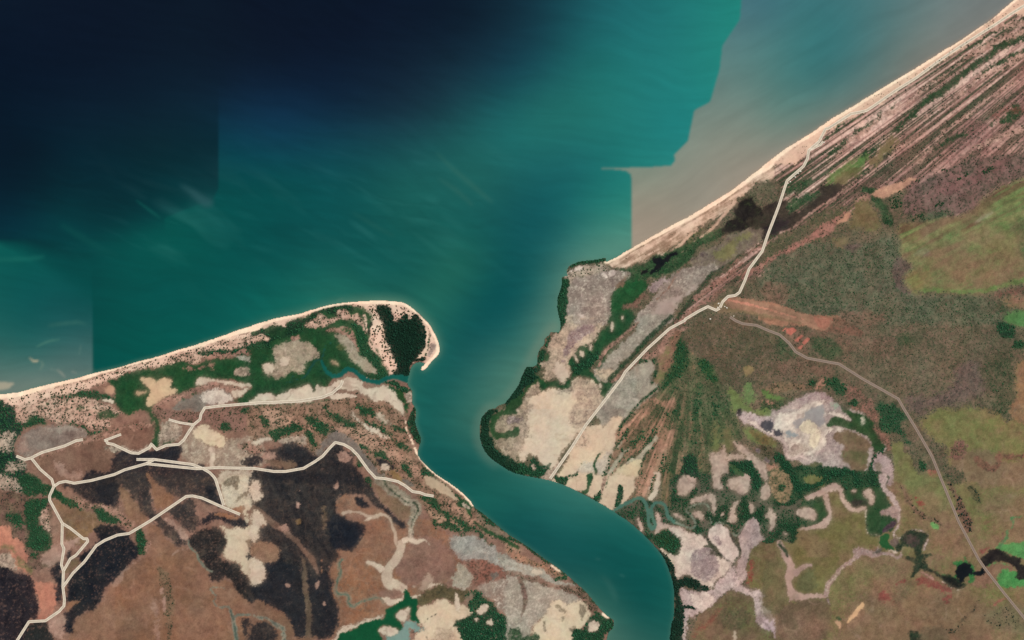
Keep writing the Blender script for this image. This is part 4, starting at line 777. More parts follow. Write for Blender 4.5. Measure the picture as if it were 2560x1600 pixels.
P('J', 'woodgreen', '2100 1380 2250 1380 2270 1440 2150 1430', cg='wood_e', c1=(50, 76, 52), c2=(62, 84, 58))
# --- settlement and airstrip
P('F', 'olive', '1900 1340 1990 1330 2060 1300 2140 1370 2100 1440 1960 1440 1900 1400', 'trampled olive ground of the small settlement', c1=(132, 112, 82), c2=(112, 100, 74), er=4)
P('F', 'strip', '2005 1345 2040 1300 2070 1292 2200 1310 2419 1352 2419 1440 2200 1405 2060 1380', 'orange earth airstrip beside the settlement')
P('J', 'strip', '0 1350 160 1390 330 1450 600 1500 640 1512 0 1512')
P('K', 'strip', '0 0 640 0 620 30 580 70 530 112 430 84 330 36 150 10 0 6', c1=(150, 108, 86), c2=(138, 104, 82))
P('K', 'woodred', '610 0 880 96 855 152 720 104 540 112', cg='wood_e', c1=(128, 88, 72), c2=(106, 86, 66), er=2, tr=(1.6, 1.0, (84, 70, 54), .6, 6))
Ln('F', 'redearth', '2060 1325 2200 1350 2419 1412', [30, 26, 14], c1=(190, 128, 108), c2=(180, 122, 102))
Ln('J', 'redearth', '0 1412 200 1462 380 1505', [14, 12, 12], c1=(192, 132, 104), c2=(184, 126, 98))
P('K', 'redearth', '500 0 620 10 560 70 530 105 470 60', c1=(166, 104, 88), c2=(156, 102, 84), er=3, op=.7)
P('F', 'olive', '2120 1385 2200 1400 2419 1450 2419 1490 2200 1440', c1=(112, 100, 72), c2=(124, 102, 76), op=.7)
# --- woodland of tiles K and G
P('K', 'woodred', '150 40 420 90 620 100 900 180 1200 130 1200 260 1000 300 800 280 700 300 560 180 430 160 380 280 260 280', cg='wood_e', er=16)
P('K', 'woodred', '0 340 300 330 560 410 640 420 600 520 400 500 100 560 0 520', cg='wood_e', er=12)
P('K', 'woodgreen', '410 170 560 180 710 250 700 340 500 345 420 270', cg='wood_e', er=4)
P('K', 'woodgreen', '0 130 130 150 220 240 280 330 120 380 0 340', cg='wood_e', er=10)
P('K', 'woodgreen', '1200 150 1340 160 1360 260 1280 290 1200 240', cg='wood_e', er=12, c1=(76, 88, 60), c2=(66, 80, 54))
P('K', 'woodpurple', '1780 400 1990 370 2000 560 2000 720 1750 790 1400 860 1350 720 1750 650', cg='wood_e', er=18)
P('K', 'woodgreen', '2050 360 2300 330 2330 600 2300 900 2150 880 2100 640', cg='wood_e', c1=(84, 92, 68), c2=(92, 90, 68), er=16)
P('K', 'woodred', '700 640 850 640 860 700 1000 800 1080 1000 1150 1180 1130 1270 1060 1120 980 960 850 860 720 720', 'pink scrub ridge curving round the salt lake', 'wood_e', c1=(154, 108, 94), c2=(130, 98, 84), er=4)
P('K', 'orange', '470 610 530 530 590 610 520 650 460 660', cg='wood_e', er=3)
P('K', 'pinkscrub', '0 560 120 570 250 610 440 610 430 650 300 650 100 680 0 640', cg='wood_e', er=8, c1=(150, 116, 94), c2=(116, 100, 74))
P('K', 'forest', '540 560 640 520 720 640 720 720 600 690 560 640', 'dark green grove north of the salt lake', 'forest_e', er=6, c1=(38, 72, 46), c2=(54, 84, 54))
P('K', 'forest', '370 560 440 550 485 600 400 622', cg='forest_e', er=4)
P('K', 'forest', '760 740 840 750 850 800 780 800', cg='forest_e', er=4)
P('K', 'forest', '1030 800 1200 800 1320 940 1250 990 1300 1080 1350 1180 1290 1162 1200 1060 1090 1062 1060 900', 'long dark green grove beside the south eastern road', 'forest_e', er=5, c1=(44, 74, 52), c2=(62, 86, 60))
P('K', 'forest', '1390 1280 1470 1340 1490 1420 1450 1422 1400 1330', cg='forest_e', er=4)
P('K', 'forest', '2145 40 2200 20 2270 40 2350 130 2330 195 2250 180 2180 150', 'dark grove near the eastern edge below the bright green hollow', 'forest_e', er=3, c1=(28, 58, 40), c2=(40, 70, 48))
P('K', 'forest', '2330 220 2370 210 2419 270 2419 310 2360 290', cg='forest_e', er=3)
P('K', 'plain', '1480 920 1560 860 1750 830 2000 820 2150 880 2300 950 2340 700 2380 400 2419 300 2419 1512 1850 1512 1740 1420 1690 1250 1550 1100 1430 1000', 'olive floodplain right of the south eastern road', c1=(118, 116, 72), c2=(132, 110, 78))
P('K', 'rust', '2340 700 2380 420 2419 330 2419 960 2310 950', c1=(156, 114, 84), c2=(140, 108, 80), op=.85, er=10)
P('K', 'plum', '1760 1320 2000 1230 2250 1330 2419 1310 2419 1512 1850 1512', c1=(136, 108, 86), c2=(124, 104, 82), er=12, op=.85)
P('K', 'oliveg', '1500 930 1650 870 1900 850 1900 1000 1700 1200 1560 1090', op=.6, er=20)
Ln('K', 'redscrub', '1970 1290 1990 1360 2050 1410 2140 1420 2190 1340 2230 1280 2419 1290', [40, 60, 60, 50, 40, 40, 50], c1=(146, 98, 82), c2=(116, 88, 70), er=3, ea=1.0)
P('K', 'woodred', '1700 1200 1820 1110 1880 1170 1850 1290 1740 1330', cg='wood_e', er=8, c1=(140, 96, 88), c2=(118, 90, 80))
P('K', 'woodgreen', '1640 1400 1760 1380 1850 1450 1840 1512 1640 1512', cg='wood_e', er=8, c1=(110, 96, 76), c2=(94, 86, 66))
P('K', 'oliveg', '1150 1160 1250 1160 1330 1300 1400 1420 1500 1512 1230 1512 1180 1350', 'narrow olive meadow left of the south eastern road', c1=(120, 122, 76), c2=(112, 112, 72), er=4)
P('K', 'redearth', '1500 1420 1600 1430 1610 1470 1540 1490', op=.6, er=4)
for _s, _l in (('175 80 240 70 268 100 215 146 172 122', 'largest bare red earth plot south of the airstrip'), ('120 108 160 70 178 78 150 104', None), ('245 195 310 140 337 146 282 212', 'bare red earth strip left of its twin beside the bend of the track'), ('320 215 370 160 402 180 342 237', 'bare red earth strip farthest right beside the bend of the track'), ('274 262 330 230 332 255 308 282', None)):
    P('K', 'redearth', _s, _l, sharp=True)
# salt lake
P('K', 'saltpurple', '0 900 100 830 280 740 430 690 560 720 640 790 860 870 950 960 1000 1100 1090 1220 1010 1270 960 1400 860 1490 830 1440 680 1440 560 1440 540 1500 380 1512 290 1470 330 1380 280 1340 200 1310 150 1280 120 1160 0 1080', 'pale purple salt lake with white swirls in the east', c1=(160, 142, 134), c2=(180, 162, 152), ns=20, nc=2.2)
P('K', 'purple', '280 750 430 690 560 720 620 780 500 760 380 780 300 800', c1=(140, 116, 116), c2=(156, 134, 130))
P('K', 'white', '60 1020 90 900 200 880 380 800 600 770 520 830 550 900 800 960 700 900 560 880 530 960 560 1010 650 1000 780 1050 560 1060 540 1150 480 1220 420 1330 400 1280 200 1310 180 1200 130 1110 60 1080', 'white crusted middle of the salt lake', an=(50, 3), ns=7, c1=(216, 202, 184), c2=(170, 156, 144), nc=2.2)
P('K', 'greywater', '380 840 530 820 530 900 520 1000 400 1030 280 1010 250 940 330 900', 'grey water in the middle of the salt lake')
P('K', 'white', '300 1020 370 940 420 970 480 1040 480 1120 440 1200 380 1172 400 1080 340 1072', c1=(214, 204, 174), c2=(194, 180, 156), er=2)
P('K', 'greywater', '170 1060 240 1040 290 1070 240 1110 180 1100', c1=(144, 150, 148), c2=(134, 144, 142))
Ln('K', 'white', '0 1090 100 1110 170 1200 200 1310 300 1290 420 1330 470 1240', [30, 30, 20, 20, 20, 24, 24], c1=(202, 182, 170), c2=(184, 164, 154))
P('K', 'greypan', '210 1200 300 1170 390 1200 360 1260 240 1280', c1=(164, 146, 132), c2=(154, 136, 124), er=3)
P('K', 'samphire', '560 970 650 910 800 965 760 900 700 840 720 820 840 880 1000 960 1010 1050 1090 1200 1010 1262 950 1120 900 1080 780 1040 660 1000 570 1012', 'dark green crescent of swamp on the right of the salt lake', c1=(42, 72, 42), c2=(54, 82, 46), er=1.5)
P('K', 'white', '560 880 700 890 770 930 800 965 760 960 700 915 580 900', er=1.5)
P('K', 'greywater', '600 790 680 800 705 840 660 840 610 820', c1=(150, 160, 138), c2=(140, 152, 130))
P('K', 'greypan', '870 940 920 940 915 1005 892 1012', c1=(134, 138, 116), c2=(124, 132, 108), er=2)
P('K', 'olive', '640 1060 780 1050 930 1120 960 1240 930 1400 860 1480 830 1412 740 1340 700 1270 720 1200 640 1160', c1=(112, 88, 68), c2=(98, 94, 62), er=3)
P('K', 'olive', '720 1290 900 1200 940 1300 880 1440 830 1400', c1=(92, 98, 60), c2=(84, 92, 58), op=.8, er=6)
P('K', 'olive', '340 1380 480 1330 540 1400 530 1480 380 1502 320 1450', c1=(88, 98, 60), c2=(100, 94, 66), er=2)
P('K', 'black', '0 1000 40 950 60 970 55 1040 130 1050 110 1095 0 1075', c1=(66, 64, 70), c2=(84, 80, 84), er=3, ea=1.2)
P('K', 'mangrove', '190 1320 290 1480 380 1512 540 1500 560 1440 700 1440 740 1392 830 1440 860 1500 950 1420 1000 1290 1090 1222 1000 1440 960 1512 250 1512 200 1400', 'mangrove ring south of the salt lake', 'mangrove_e', er=2)
P('K', 'saltpurple', '1020 1280 1070 1250 1130 1300 1180 1430 1180 1512 1110 1512 1040 1470 1000 1390', 'small purple salt pan below the salt lake', c1=(168, 144, 140), c2=(180, 156, 150))
P('K', 'greypan', '1010 1370 1060 1350 1080 1420 1040 1450', c1=(128, 112, 96), c2=(136, 120, 104), er=2, sp=None)
P('K', 'bright', '0 660 60 680 160 730 160 770 60 760 0 720', c1=(96, 124, 66), c2=(86, 116, 62), er=4)
P('K', 'woodgreen', '0 770 150 740 270 740 180 790 80 840 0 880', cg='wood_e', c1=(48, 78, 48), c2=(66, 88, 54), er=4)
P('K', 'orange', '0 770 60 760 50 800 0 800', cg='wood_e', er=3)
P('K', 'forest', '70 1240 140 1290 200 1400 240 1512 150 1512 90 1400', cg='forest_e', er=4)
P('K', 'purple', '0 1240 60 1270 80 1310 30 1330 0 1320', er=3, c1=(92, 76, 84), c2=(110, 92, 96))
P('K', 'orange', '0 1350 60 1380 150 1460 220 1512 0 1512', cg='wood_e', er=4)
# --- tile G
P('G', 'wood', '1530 150 1660 60 1900 0 2100 0 2419 100 2419 620 2000 600 1880 370 1700 300', cg='wood_e', c1=(104, 90, 68), c2=(86, 86, 64), er=10)
P('G', 'plain', '1400 300 1520 150 1540 250 1500 420 1400 620 1330 600 1380 480', c1=(124, 104, 82), c2=(140, 110, 90), er=4)
P('G', 'woodgreen', '1530 150 1600 170 1700 300 1880 370 1950 560 2050 700 2130 900 2200 1150 2419 1200 2419 1240 2100 1130 1900 1250 1900 1512 1300 1512 1450 1200 1560 1000 1400 900 1380 700 1500 450', 'green woodland fan spreading south of the settlement', 'woodfan_e', c1=(80, 102, 66), c2=(112, 104, 80), an=(84, 5), ns=12, sp=((46, 68, 46), .3, 5), sp2=((132, 106, 88), .08, 5), er=8)
P('G', 'forest', '1530 150 1640 190 1660 300 1640 440 1520 600 1400 660 1470 500 1520 400', cg='woodfan_e', er=5, c1=(34, 70, 42), c2=(50, 80, 48))
P('G', 'forest', '1790 340 1870 370 1900 520 1950 590 1850 560 1790 420', cg='woodfan_e', er=5, c1=(40, 80, 46), c2=(54, 88, 50))
for _s, _w2 in (('1560 640 1540 800 1580 950 1530 1050', [40, 60, 50, 30]), ('1750 600 1770 850 1760 1050', [30, 50, 30]), ('1450 1230 1440 1380 1420 1512', [80, 100, 90]), ('1690 1100 1720 1300 1740 1400', [20, 34, 30]), ('1900 650 1920 850 1880 950', [30, 40, 20])):
    Ln('G', 'forest', _s, _w2, cg='woodfan_e', er=6, ea=1.1)
for _s, _w2 in (('1690 860 1700 1000 1680 1150', [20, 30, 14]), ('1620 880 1640 1000', [10, 26]), ('1800 1050 1790 1250 1780 1400', [14, 26, 20]), ('1570 1180 1590 1300 1560 1450', [10, 40, 14]), ('1640 1180 1650 1260', 24), ('1700 300 1720 450 1730 520', [10, 30, 10])):
    Ln('G', 'orange', _s, _w2, cg='woodfan_e', er=3, ea=1.1, c1=(168, 124, 100), c2=(128, 104, 78))
P('G', 'oliveg', '1890 980 1960 1000 1960 1250 1900 1270 1880 1150', c1=(108, 114, 72), c2=(98, 104, 66), er=6)
P('G', 'oliveg', '2000 1000 2060 1050 2100 1220 2010 1240', c1=(104, 108, 70), c2=(94, 100, 64), er=6)
P('G', 'oliveg', '2020 620 2100 680 2200 780 2300 850 2419 850 2419 920 2300 890 2180 870 2140 900 2200 1020 2419 1100 2419 1200 2250 1160 2180 1040 2120 900 2060 750', 'light green meadow strip left of the salt lake', c1=(112, 126, 74), c2=(106, 116, 72), er=5)
P('G', 'bright', '2170 650 2250 605 2290 680 2310 770 2250 800 2180 740', c1=(104, 130, 80), c2=(114, 124, 78), er=6)
P('G', 'redscrub', '2220 1070 2300 1060 2419 1100 2419 1180 2300 1150', c1=(112, 96, 58), c2=(126, 86, 62), op=.7)
P('G', 'plain', '2180 480 2230 455 2280 500 2230 530 2180 520', c1=(150, 124, 82), c2=(134, 116, 78), er=3)
P('G', 'saltpurple', '2130 880 2170 850 2230 880 2419 930 2419 1095 2300 1042 2220 982', c1=(174, 156, 152), c2=(190, 172, 166))
P('G', 'white', '2225 935 2300 960 2330 1020 2419 1060 2419 1085 2320 1045 2280 1000', er=2)
P('G', 'black', '2340 980 2380 960 2419 950 2419 1060 2360 1030', c1=(72, 70, 76), c2=(96, 90, 92), er=4, ea=1.3)
P('G', 'darkmarsh', '2128 860 2160 840 2182 868 2152 908', c1=(52, 44, 50), c2=(64, 56, 58), er=1.5)
# strip of pink beside the settlement road
P('G', 'pinkridge', '1680 -10 1640 40 1480 120 1150 420 960 560 870 665 960 605 1100 475 1300 380 1420 300 1520 150 1660 60', 'pink sand ridge carrying the track to the river', 'wood_e', er=3, c1=(172, 132, 116), c2=(144, 110, 96))
P('G', 'pinkridge', '1540 120 1620 90 1560 200 1520 330 1500 430 1430 480 1480 330', cg='wood_e', er=4, c1=(156, 112, 92), c2=(134, 104, 84))
# pan, flats and creeks west of the road
P('G', 'mottle', '530 0 900 0 830 100 800 200 700 250 600 280 560 360 550 440 580 450 520 560 460 600 400 560 300 590 280 540 300 470 260 420 340 300 330 200 380 130 480 100', 'mottled beige and purple salt marsh on the eastern river bank', c1=(176, 154, 134), c2=(200, 176, 150), sp=((122, 108, 92), .2, 7))
P('G', 'purple', '530 150 620 60 750 30 770 110 650 180 560 260 510 390 485 360', c1=(124, 98, 98), c2=(142, 120, 114))
P('G', 'greypan', '560 0 900 0 850 60 760 30 640 60', er=5)
P('G', 'flat', '370 480 420 380 500 420 540 470 500 570 460 600 410 550', er=3)
P('G', 'samphire', '200 530 330 610 400 570 460 610 550 530 600 470 560 420 550 350 620 280 680 230 760 270 830 150 900 60 950 -40 1170 -20 1100 90 900 250 840 340 800 380 740 440 720 460 780 520 870 590 900 570 960 620 900 700 840 732 810 680 790 590 720 540 640 530 560 580 540 640 460 682 400 640 290 690 250 702 240 610', 'branching green tidal creek swamp on the eastern river bank', c1=(26, 74, 44), c2=(34, 82, 48), er=3)
P('G', 'mangrove', '560 420 640 380 760 330 830 300 800 380 740 440 680 480 640 520 560 500 600 470', cg='mangrove_e', er=4)
for _s in ('935 20 960 40 955 110 935 102', '640 290 680 310 682 360 650 342', '588 330 615 350 634 395 615 405', '818 578 855 620 842 645 825 620', '1035 0 1055 0 1050 30', '740 230 760 250 750 300 740 280'):
    P('G', 'pale', _s, er=1)
P('G', 'grey', '900 370 1000 250 1170 100 1230 0 1500 0 1400 80 1300 170 1200 260 1080 370 950 500 880 582 780 522 770 490 840 420', 'grey speckled marsh strip left of the track to the river', c1=(134, 126, 112), c2=(150, 142, 126))
P('G', 'mottle', '800 480 900 470 960 500 880 580 790 520', er=4, c1=(196, 176, 148), c2=(170, 150, 128))
P('G', 'samphire', '800 470 850 340 930 260 1030 190 1100 130 1000 240 930 330 860 420 820 480', op=.7)
Ln('G', 'pinkridge', '815 460 850 350 930 250 1000 190 1150 60 1210 10', [14, 36, 34, 24, 24, 20], cg='mangrove_e', c1=(180, 138, 122), c2=(156, 120, 104))
Ln('G', 'greenstrip', '1520 0 1300 160 1170 310 1050 430 900 580', [40, 50, 44, 40, 44], cg='swale_e', c1=(38, 66, 44), c2=(46, 74, 48))
P('G', 'mottle', '0 870 100 800 200 600 280 690 190 760 150 900 140 1050 60 1290 0 1240', 'mottled grey salt marsh left of the large cream flat', c1=(150, 132, 114), c2=(182, 162, 138), sp=((96, 88, 70), .16, 6))
P('D', 'mottle', '2260 170 2300 110 2419 90 2419 560 2300 470 2250 380', c1=(140, 124, 104), c2=(172, 154, 130))
P('G', 'purple', '0 920 100 910 60 980 0 972', c1=(104, 88, 86), c2=(116, 100, 96))
P('G', 'flat', '290 690 400 660 540 650 600 550 700 550 790 600 830 720 850 740 640 1050 480 1260 400 1400 270 1370 240 1280 200 1290 150 1250 100 1330 60 1270 130 1100 150 950 150 850 200 740', 'large cream salt flat left of the track to the river', c1=(210, 188, 158), c2=(196, 178, 156), ns=120)
P('G', 'mottle', '600 560 780 600 850 740 700 980 570 1040 550 900 600 750', c1=(170, 148, 128), c2=(186, 164, 140), sp=((132, 114, 100), .26, 4))
P('G', 'mottle', '580 600 680 550 780 600 700 640 640 640', c1=(168, 144, 124), c2=(186, 164, 140), er=4)
for _s in ('60 1000 150 960 130 1060 180 1110 100 1130 50 1100', '20 1150 80 1150 60 1230 20 1220', '380 690 500 660 580 600 560 680 430 720', '100 860 200 790 150 880'):
    P('G', 'mottle', _s, er=4, ea=1.2, op=.8)
P('G', 'mangrove', '0 1270 50 1350 110 1340 150 1400 185 1290 205 1290 240 1340 260 1390 370 1335 330 1420 250 1490 120 1470 0 1440', 'mangroves along the southern edge of the large cream flat', 'mangrove_e', er=1.5)
P('G', 'mottle', '180 1360 210 1380 205 1430 185 1420', er=1.5)
P('G', 'mottle', '270 1490 330 1430 400 1370 430 1320 420 1400 350 1512', c1=(184, 156, 138), c2=(160, 134, 116), er=2)
P('D', 'mangdark', '2112 330 2115 230 2140 150 2200 90 2260 75 2300 95 2240 135 2200 230 2210 330 2250 430 2300 500 2419 570 2419 668 2300 612 2200 532 2140 440', 'dark mangrove crescent on the bulge of the eastern river bank', 'mangrove_e', c1=(18, 50, 34), c2=(24, 58, 38), tr=(6, 1.6, (20, 54, 36), 1.0, 10))
P('D', 'samphire', '2200 240 2240 140 2300 100 2419 80 2419 130 2310 150 2260 250 2290 330 2419 250 2419 330 2320 370 2260 390 2225 340', c1=(36, 74, 42), c2=(46, 80, 46), er=2)
P('G', 'mangdark', '0 700 50 640 80 560 130 450 180 450 250 490 200 525 250 565 120 655 100 700 0 800', 'dark mangrove thicket on the eastern river bank beside the creek swamp', 'mangrove_e', c1=(18, 50, 36), c2=(24, 58, 38), tr=(6, 1.6, (20, 56, 38), 1.0, 10))
P('G', 'samphire', '0 790 100 700 130 650 230 570 240 610 190 620 120 740 100 800 0 880', c1=(38, 74, 42), c2=(48, 80, 46), er=2)
P('G', 'mangrove', '230 410 235 350 260 275 325 268 300 345 265 415', cg='mangrove_e', er=1.5)
P('G', 'mangrove', '300 230 330 150 362 140 345 210 330 245', cg='mangrove_e', er=1.5)
P('G', 'samphire', '325 290 345 320 330 380 290 400 300 340', er=1.5)
P('G', 'mangrove', '370 112 440 105 460 40 490 0 500 30 470 80 430 125', cg='mangrove_e', er=1.5)
P('G', 'mangrove', '230 420 265 430 260 480 235 470', cg='mangrove_e', er=1)
P('G', 'grey', '860 740 1060 510 1160 460 1330 390 1340 500 1300 590 1380 630 1250 780 1100 900 1030 930 940 960 840 1030 780 930 800 830', 'grey marsh pan right of the track to the river', c1=(136, 130, 114), c2=(158, 150, 134))
P('G', 'pale', '1180 460 1330 395 1340 500 1250 580 1300 600 1370 630 1250 760 1180 700', op=.5, c1=(182, 172, 152), c2=(168, 158, 140), er=10)
P('G', 'darkgrey', '800 860 900 780 1000 800 1080 860 940 920 840 950', op=.7, er=8)
P('G', 'flat', '640 1060 780 1000 860 1030 960 930 1040 925 1010 1050 980 1160 930 1280 880 1420 860 1512 400 1512 480 1400 580 1200', 'cream tidal flat right of the track to the river', c1=(208, 184, 154), c2=(192, 172, 148))
P('G', 'mottle', '620 1100 700 1050 720 1100 700 1200 620 1200', er=4, ea=1.2, c1=(204, 176, 150), c2=(178, 150, 128))
P('G', 'grey', '640 1400 800 1330 880 1250 940 1240 870 1450 720 1512 600 1512', sp=None, c1=(182, 168, 150), c2=(192, 178, 158), er=6)
Ln('G', 'samphire', '900 1160 850 1230 800 1290 775 1380 800 1440 760 1512', [4, 10, 18, 26, 30, 40], 'thin green creek on the cream tidal flat')
P('G', 'mangrove', '420 1512 520 1470 620 1430 650 1380 700 1350 650 1400 640 1450 560 1512', cg='mangrove_e', er=1.5)
# pink ridges fanning to the river
P('G', 'orange', '1000 1060 1040 990 1150 880 1300 760 1430 770 1560 740 1530 850 1440 900 1540 1000 1540 1130 1470 1200 1390 1300 1300 1512 1200 1512 1220 1350 1380 1110 1200 1200 960 1440 870 1512 850 1512 960 1240 1000 1120', 'orange pink sand ridges fanning towards the river', 'ridgefan_e', an=(48, 6), ns=9)
P('G', 'woodgreen', '1330 800 1400 790 1450 830 1500 800 1440 920 1400 960 1500 960 1560 1000 1500 1060 1420 960 1300 920', cg='ridgefan_e', er=5)
P('G', 'forest', '1440 880 1480 850 1490 890 1450 910', cg='ridgefan_e', er=3)
for _s, _w2 in (('1100 1020 1020 1120 980 1200 900 1380 860 1512', [50, 34, 20, 24, 24]), ('1250 1045 1150 1150 1040 1260 960 1420 900 1512', [44, 50, 34, 30, 24]), ('1430 980 1300 1140 1180 1260', [50, 60, 30]), ('1390 1110 1250 1290 1210 1390 1180 1512', [14, 30, 26, 20]), ('1190 1230 1080 1350 940 1470', [20, 34, 30])):
    Ln('G', 'forest', _s, _w2, cg='ridgefan_e', er=2.5, ea=1)
for _s, _w2 in (('1060 1080 1000 1200', [10, 22]), ('1110 1190 1020 1290 940 1400 880 1512', [10, 30, 34, 20]), ('1380 1100 1250 1240 1080 1400 980 1512', [30, 60, 60, 40])):
    Ln('G', 'grey', _s, _w2, c1=(158, 154, 132), c2=(176, 168, 146), sp=None, er=1.5)
P('G', 'flat', '960 1440 1080 1370 1200 1310 1210 1380 1190 1470 1190 1512 930 1512', 'cream flat wedge between the fanning ridges', c1=(204, 186, 150), c2=(190, 174, 144), er=2)
Ln('G', 'forest', '1400 620 1200 790 1060 950 1020 1040 985 1160', [24, 24, 22, 20, 14], cg='ridgefan_e')
Ln('G', 'forest', '1410 300 1360 380 1340 450', [14, 40, 24], cg='ridgefan_e', er=3)
Ln('G', 'forest', '1330 380 1220 400 1130 470', [30, 30, 16], cg='ridgefan_e', er=3)
Ln('G', 'forest', '1390 400 1370 500 1320 580 1290 620', [20, 26, 24, 10], cg='ridgefan_e', er=3)
P('G', 'pale', '1870 1260 1960 1240 1990 1180 2020 1300 2200 1290 2170 1240 2080 1140 2250 1260 2400 1400 2419 1512 2350 1512 2270 1372 2100 1342 2030 1422 2000 1512 1920 1512 1880 1350', 'pale mudflat arms below the green woodland fan', c1=(194, 172, 156), c2=(178, 154, 140))
P('G', 'mangrove', '2040 1340 2200 1320 2300 1400 2350 1512 2150 1512 2060 1400', cg='mangrove_e', er=2, c1=(26, 62, 38), c2=(52, 82, 48))
P('G', 'mangrove', '1610 1290 1680 1280 1750 1350 1760 1450 1700 1490 1600 1420 1560 1512 1540 1512 1600 1350', cg='mangrove_e', er=3, c1=(28, 50, 40), c2=(40, 60, 46))
P('G', 'pinkscrub', '2260 1240 2350 1180 2419 1200 2419 1300 2330 1270', cg='wood_e', er=4, c1=(112, 92, 74), c2=(90, 86, 64))
P('G', 'purple', '2275 1220 2320 1215 2330 1240 2290 1245', er=2, c1=(86, 74, 84), c2=(100, 88, 92))
# --- tile H, eastern bank
P('H', 'flat', '430 0 1180 0 1150 80 1060 200 960 262 940 285 840 222 700 132 520 52', 'cream tidal flats on the northern bank of the river bend', c1=(204, 180, 152), c2=(190, 166, 142))
P('H', 'mangrove', '405 0 545 0 515 42 430 22', cg='mangrove_e', er=1.5)
P('H', 'samphire', '735 0 782 0 750 80 685 135 645 112 720 60', er=2)
P('H', 'mangrove', '755 165 850 88 845 130 825 222 800 205', cg='mangrove_e', er=2)
Ln('H', 'pinkridge', '890 0 860 80 850 130', [40, 26, 10], cg='mangrove_e')
Ln('H', 'samphire', '920 0 880 100', [16, 10])
Ln('H', 'mangrove', '1030 50 1020 150 985 250', [34, 50, 40], cg='mangrove_e', er=2)
P('H', 'orange', '1180 0 1320 0 1270 120 1215 172 1100 184 1150 90', 'orange scrub patch above the meandering creek', 'ridgefan_e')
P('H', 'pale', '1320 0 1425 0 1350 170 1270 200 1290 100', er=2)
Ln('H', 'forest', '1350 0 1310 100 1260 190', [24, 30, 20], cg='ridgefan_e', er=2)
P('H', 'orange', '1425 0 1525 0 1495 245 1430 150', cg='ridgefan_e', c1=(152, 118, 94), c2=(110, 98, 70))
P('H', 'mangrove', '960 300 1180 180 1310 215 1500 250 1540 -30 1900 -30 2419 -30 2419 560 2300 480 2250 400 2150 530 2050 440 1960 410 1880 430 1850 520 1900 700 1800 640 1700 440 1550 420 1400 430 1350 520 1460 480 1560 520 1600 650 1580 700 1480 690 1400 650 1250 530 1100 390', 'mangrove swamp around the meandering creek', 'mangrove_e', c1=(56, 76, 54), c2=(98, 90, 76), thin=0, ns=26, fil=((26, 60, 40), 1.0, 44, 4.5), tr=(4, 1.35, (34, 72, 46), .6, 14))
for _s, _l in (('1580 20 1650 -20 1750 -20 1740 60 1640 142 1580 112', None), ('1890 50 1950 10 1985 80 1920 92', None), ('2050 10 2240 -20 2220 92 2140 122 2060 62', 'pale mudflat island with a square outline in the eastern mangroves'), ('2330 100 2400 20 2440 20 2430 160 2360 172', None), ('1690 180 1840 140 1900 180 1912 330 1860 230 1780 202 1700 222', None),
               ('2165 180 2110 250 2040 385 2110 392 2135 280', None), ('1700 310 1760 290 1825 330 1780 372', None), ('1520 330 1600 340 1645 382 1560 372', None), ('2260 210 2280 250 2250 300 2240 260', None), ('1180 365 1215 400 1262 460 1240 495 1200 420', None), ('1560 225 1585 215 1580 245', None), ('1980 300 2005 300 1990 340', None),
               ('1360 290 1400 330 1420 400 1540 432 1640 482 1600 520 1540 470 1440 450 1360 520 1370 440', None), ('2360 330 2430 320 2430 400', None)):
    P('H', 'pale', _s, _l, er=2, c1=(194, 168, 152), c2=(176, 150, 136))
P('H', 'mangrove', '1360 530 1450 470 1540 480 1600 600 1580 692 1480 692 1400 640', 'round mangrove clump beside the river at the creek mouth', 'mangrove_e', c1=(24, 56, 34), c2=(44, 68, 38))
P('H', 'white', '1480 470 1560 440 1640 480 1760 510 1830 580 1780 650 1850 660 1950 740 2050 790 2060 880 1980 920 1880 1000 1780 990 1650 910 1550 910 1500 760 1395 655 1500 690 1590 700 1600 560', 'large pale salt pan on the eastern river bank', c1=(206, 188, 170), c2=(192, 172, 158))
P('H', 'purple', '1690 800 1720 700 1820 650 1900 700 1950 800 1920 900 1830 940 1720 930 1680 880', 'round purple brown pan inside the large salt pan', c1=(134, 114, 112), c2=(150, 130, 126), er=3)
P('H', 'white', '1850 510 1930 420 1990 430 2060 520 2100 600 2150 690 2080 780 2000 740 1940 660 1870 590', 'pale salt pan shaped like a foot right of the large one', c1=(208, 188, 176), c2=(196, 176, 164), er=2)
P('H', 'purple', '1890 560 1950 530 1985 590 1950 650 1900 610', er=2)
P('H', 'saltpurple', '2150 530 2260 375 2330 440 2370 560 2440 575 2300 640 2220 740 2200 900 2150 970 2110 850 2170 700 2140 600', 'purple tinged salt pan below the end of the creek', er=2)
P('H', 'purple', '2210 560 2270 450 2340 520 2350 570 2250 620', er=4, op=.7)
P('H', 'saltpurple', '1600 1010 1700 1040 1880 1030 2000 920 2080 820 2150 960 2300 1040 2380 1080 2390 1200 2440 1300 2440 1530 2330 1380 2290 1250 2300 1120 2150 1052 2050 1052 1940 1132 1800 1252 1720 1332 1650 1302 1620 1512 1610 1300 1600 1150', 'branching purple white salt pan running to the bottom edge', c1=(204, 182, 172), c2=(180, 158, 152))
P('H', 'white', '1690 1080 1760 1050 1900 1080 1850 1200 1770 1250 1720 1180', er=3, c1=(212, 192, 178), c2=(200, 182, 168))
P('H', 'purple', '2290 1270 2380 1250 2430 1330 2419 1400 2340 1370', er=3)
P('L', 'saltpurple', '0 1290 60 1350 100 1512 0 1512', c1=(190, 166, 166), c2=(168, 146, 148), er=3)
for _s in ('1840 650 1900 700 1960 690 1940 720 1860 700 1830 620', '2090 540 2150 560 2160 700 2100 790 2130 690', '2060 800 2100 850 2150 980 2110 900', '1550 910 1650 900 1700 940 1640 930'):
    P('H', 'marsh', _s, er=2, c1=(82, 82, 62), c2=(104, 96, 78))
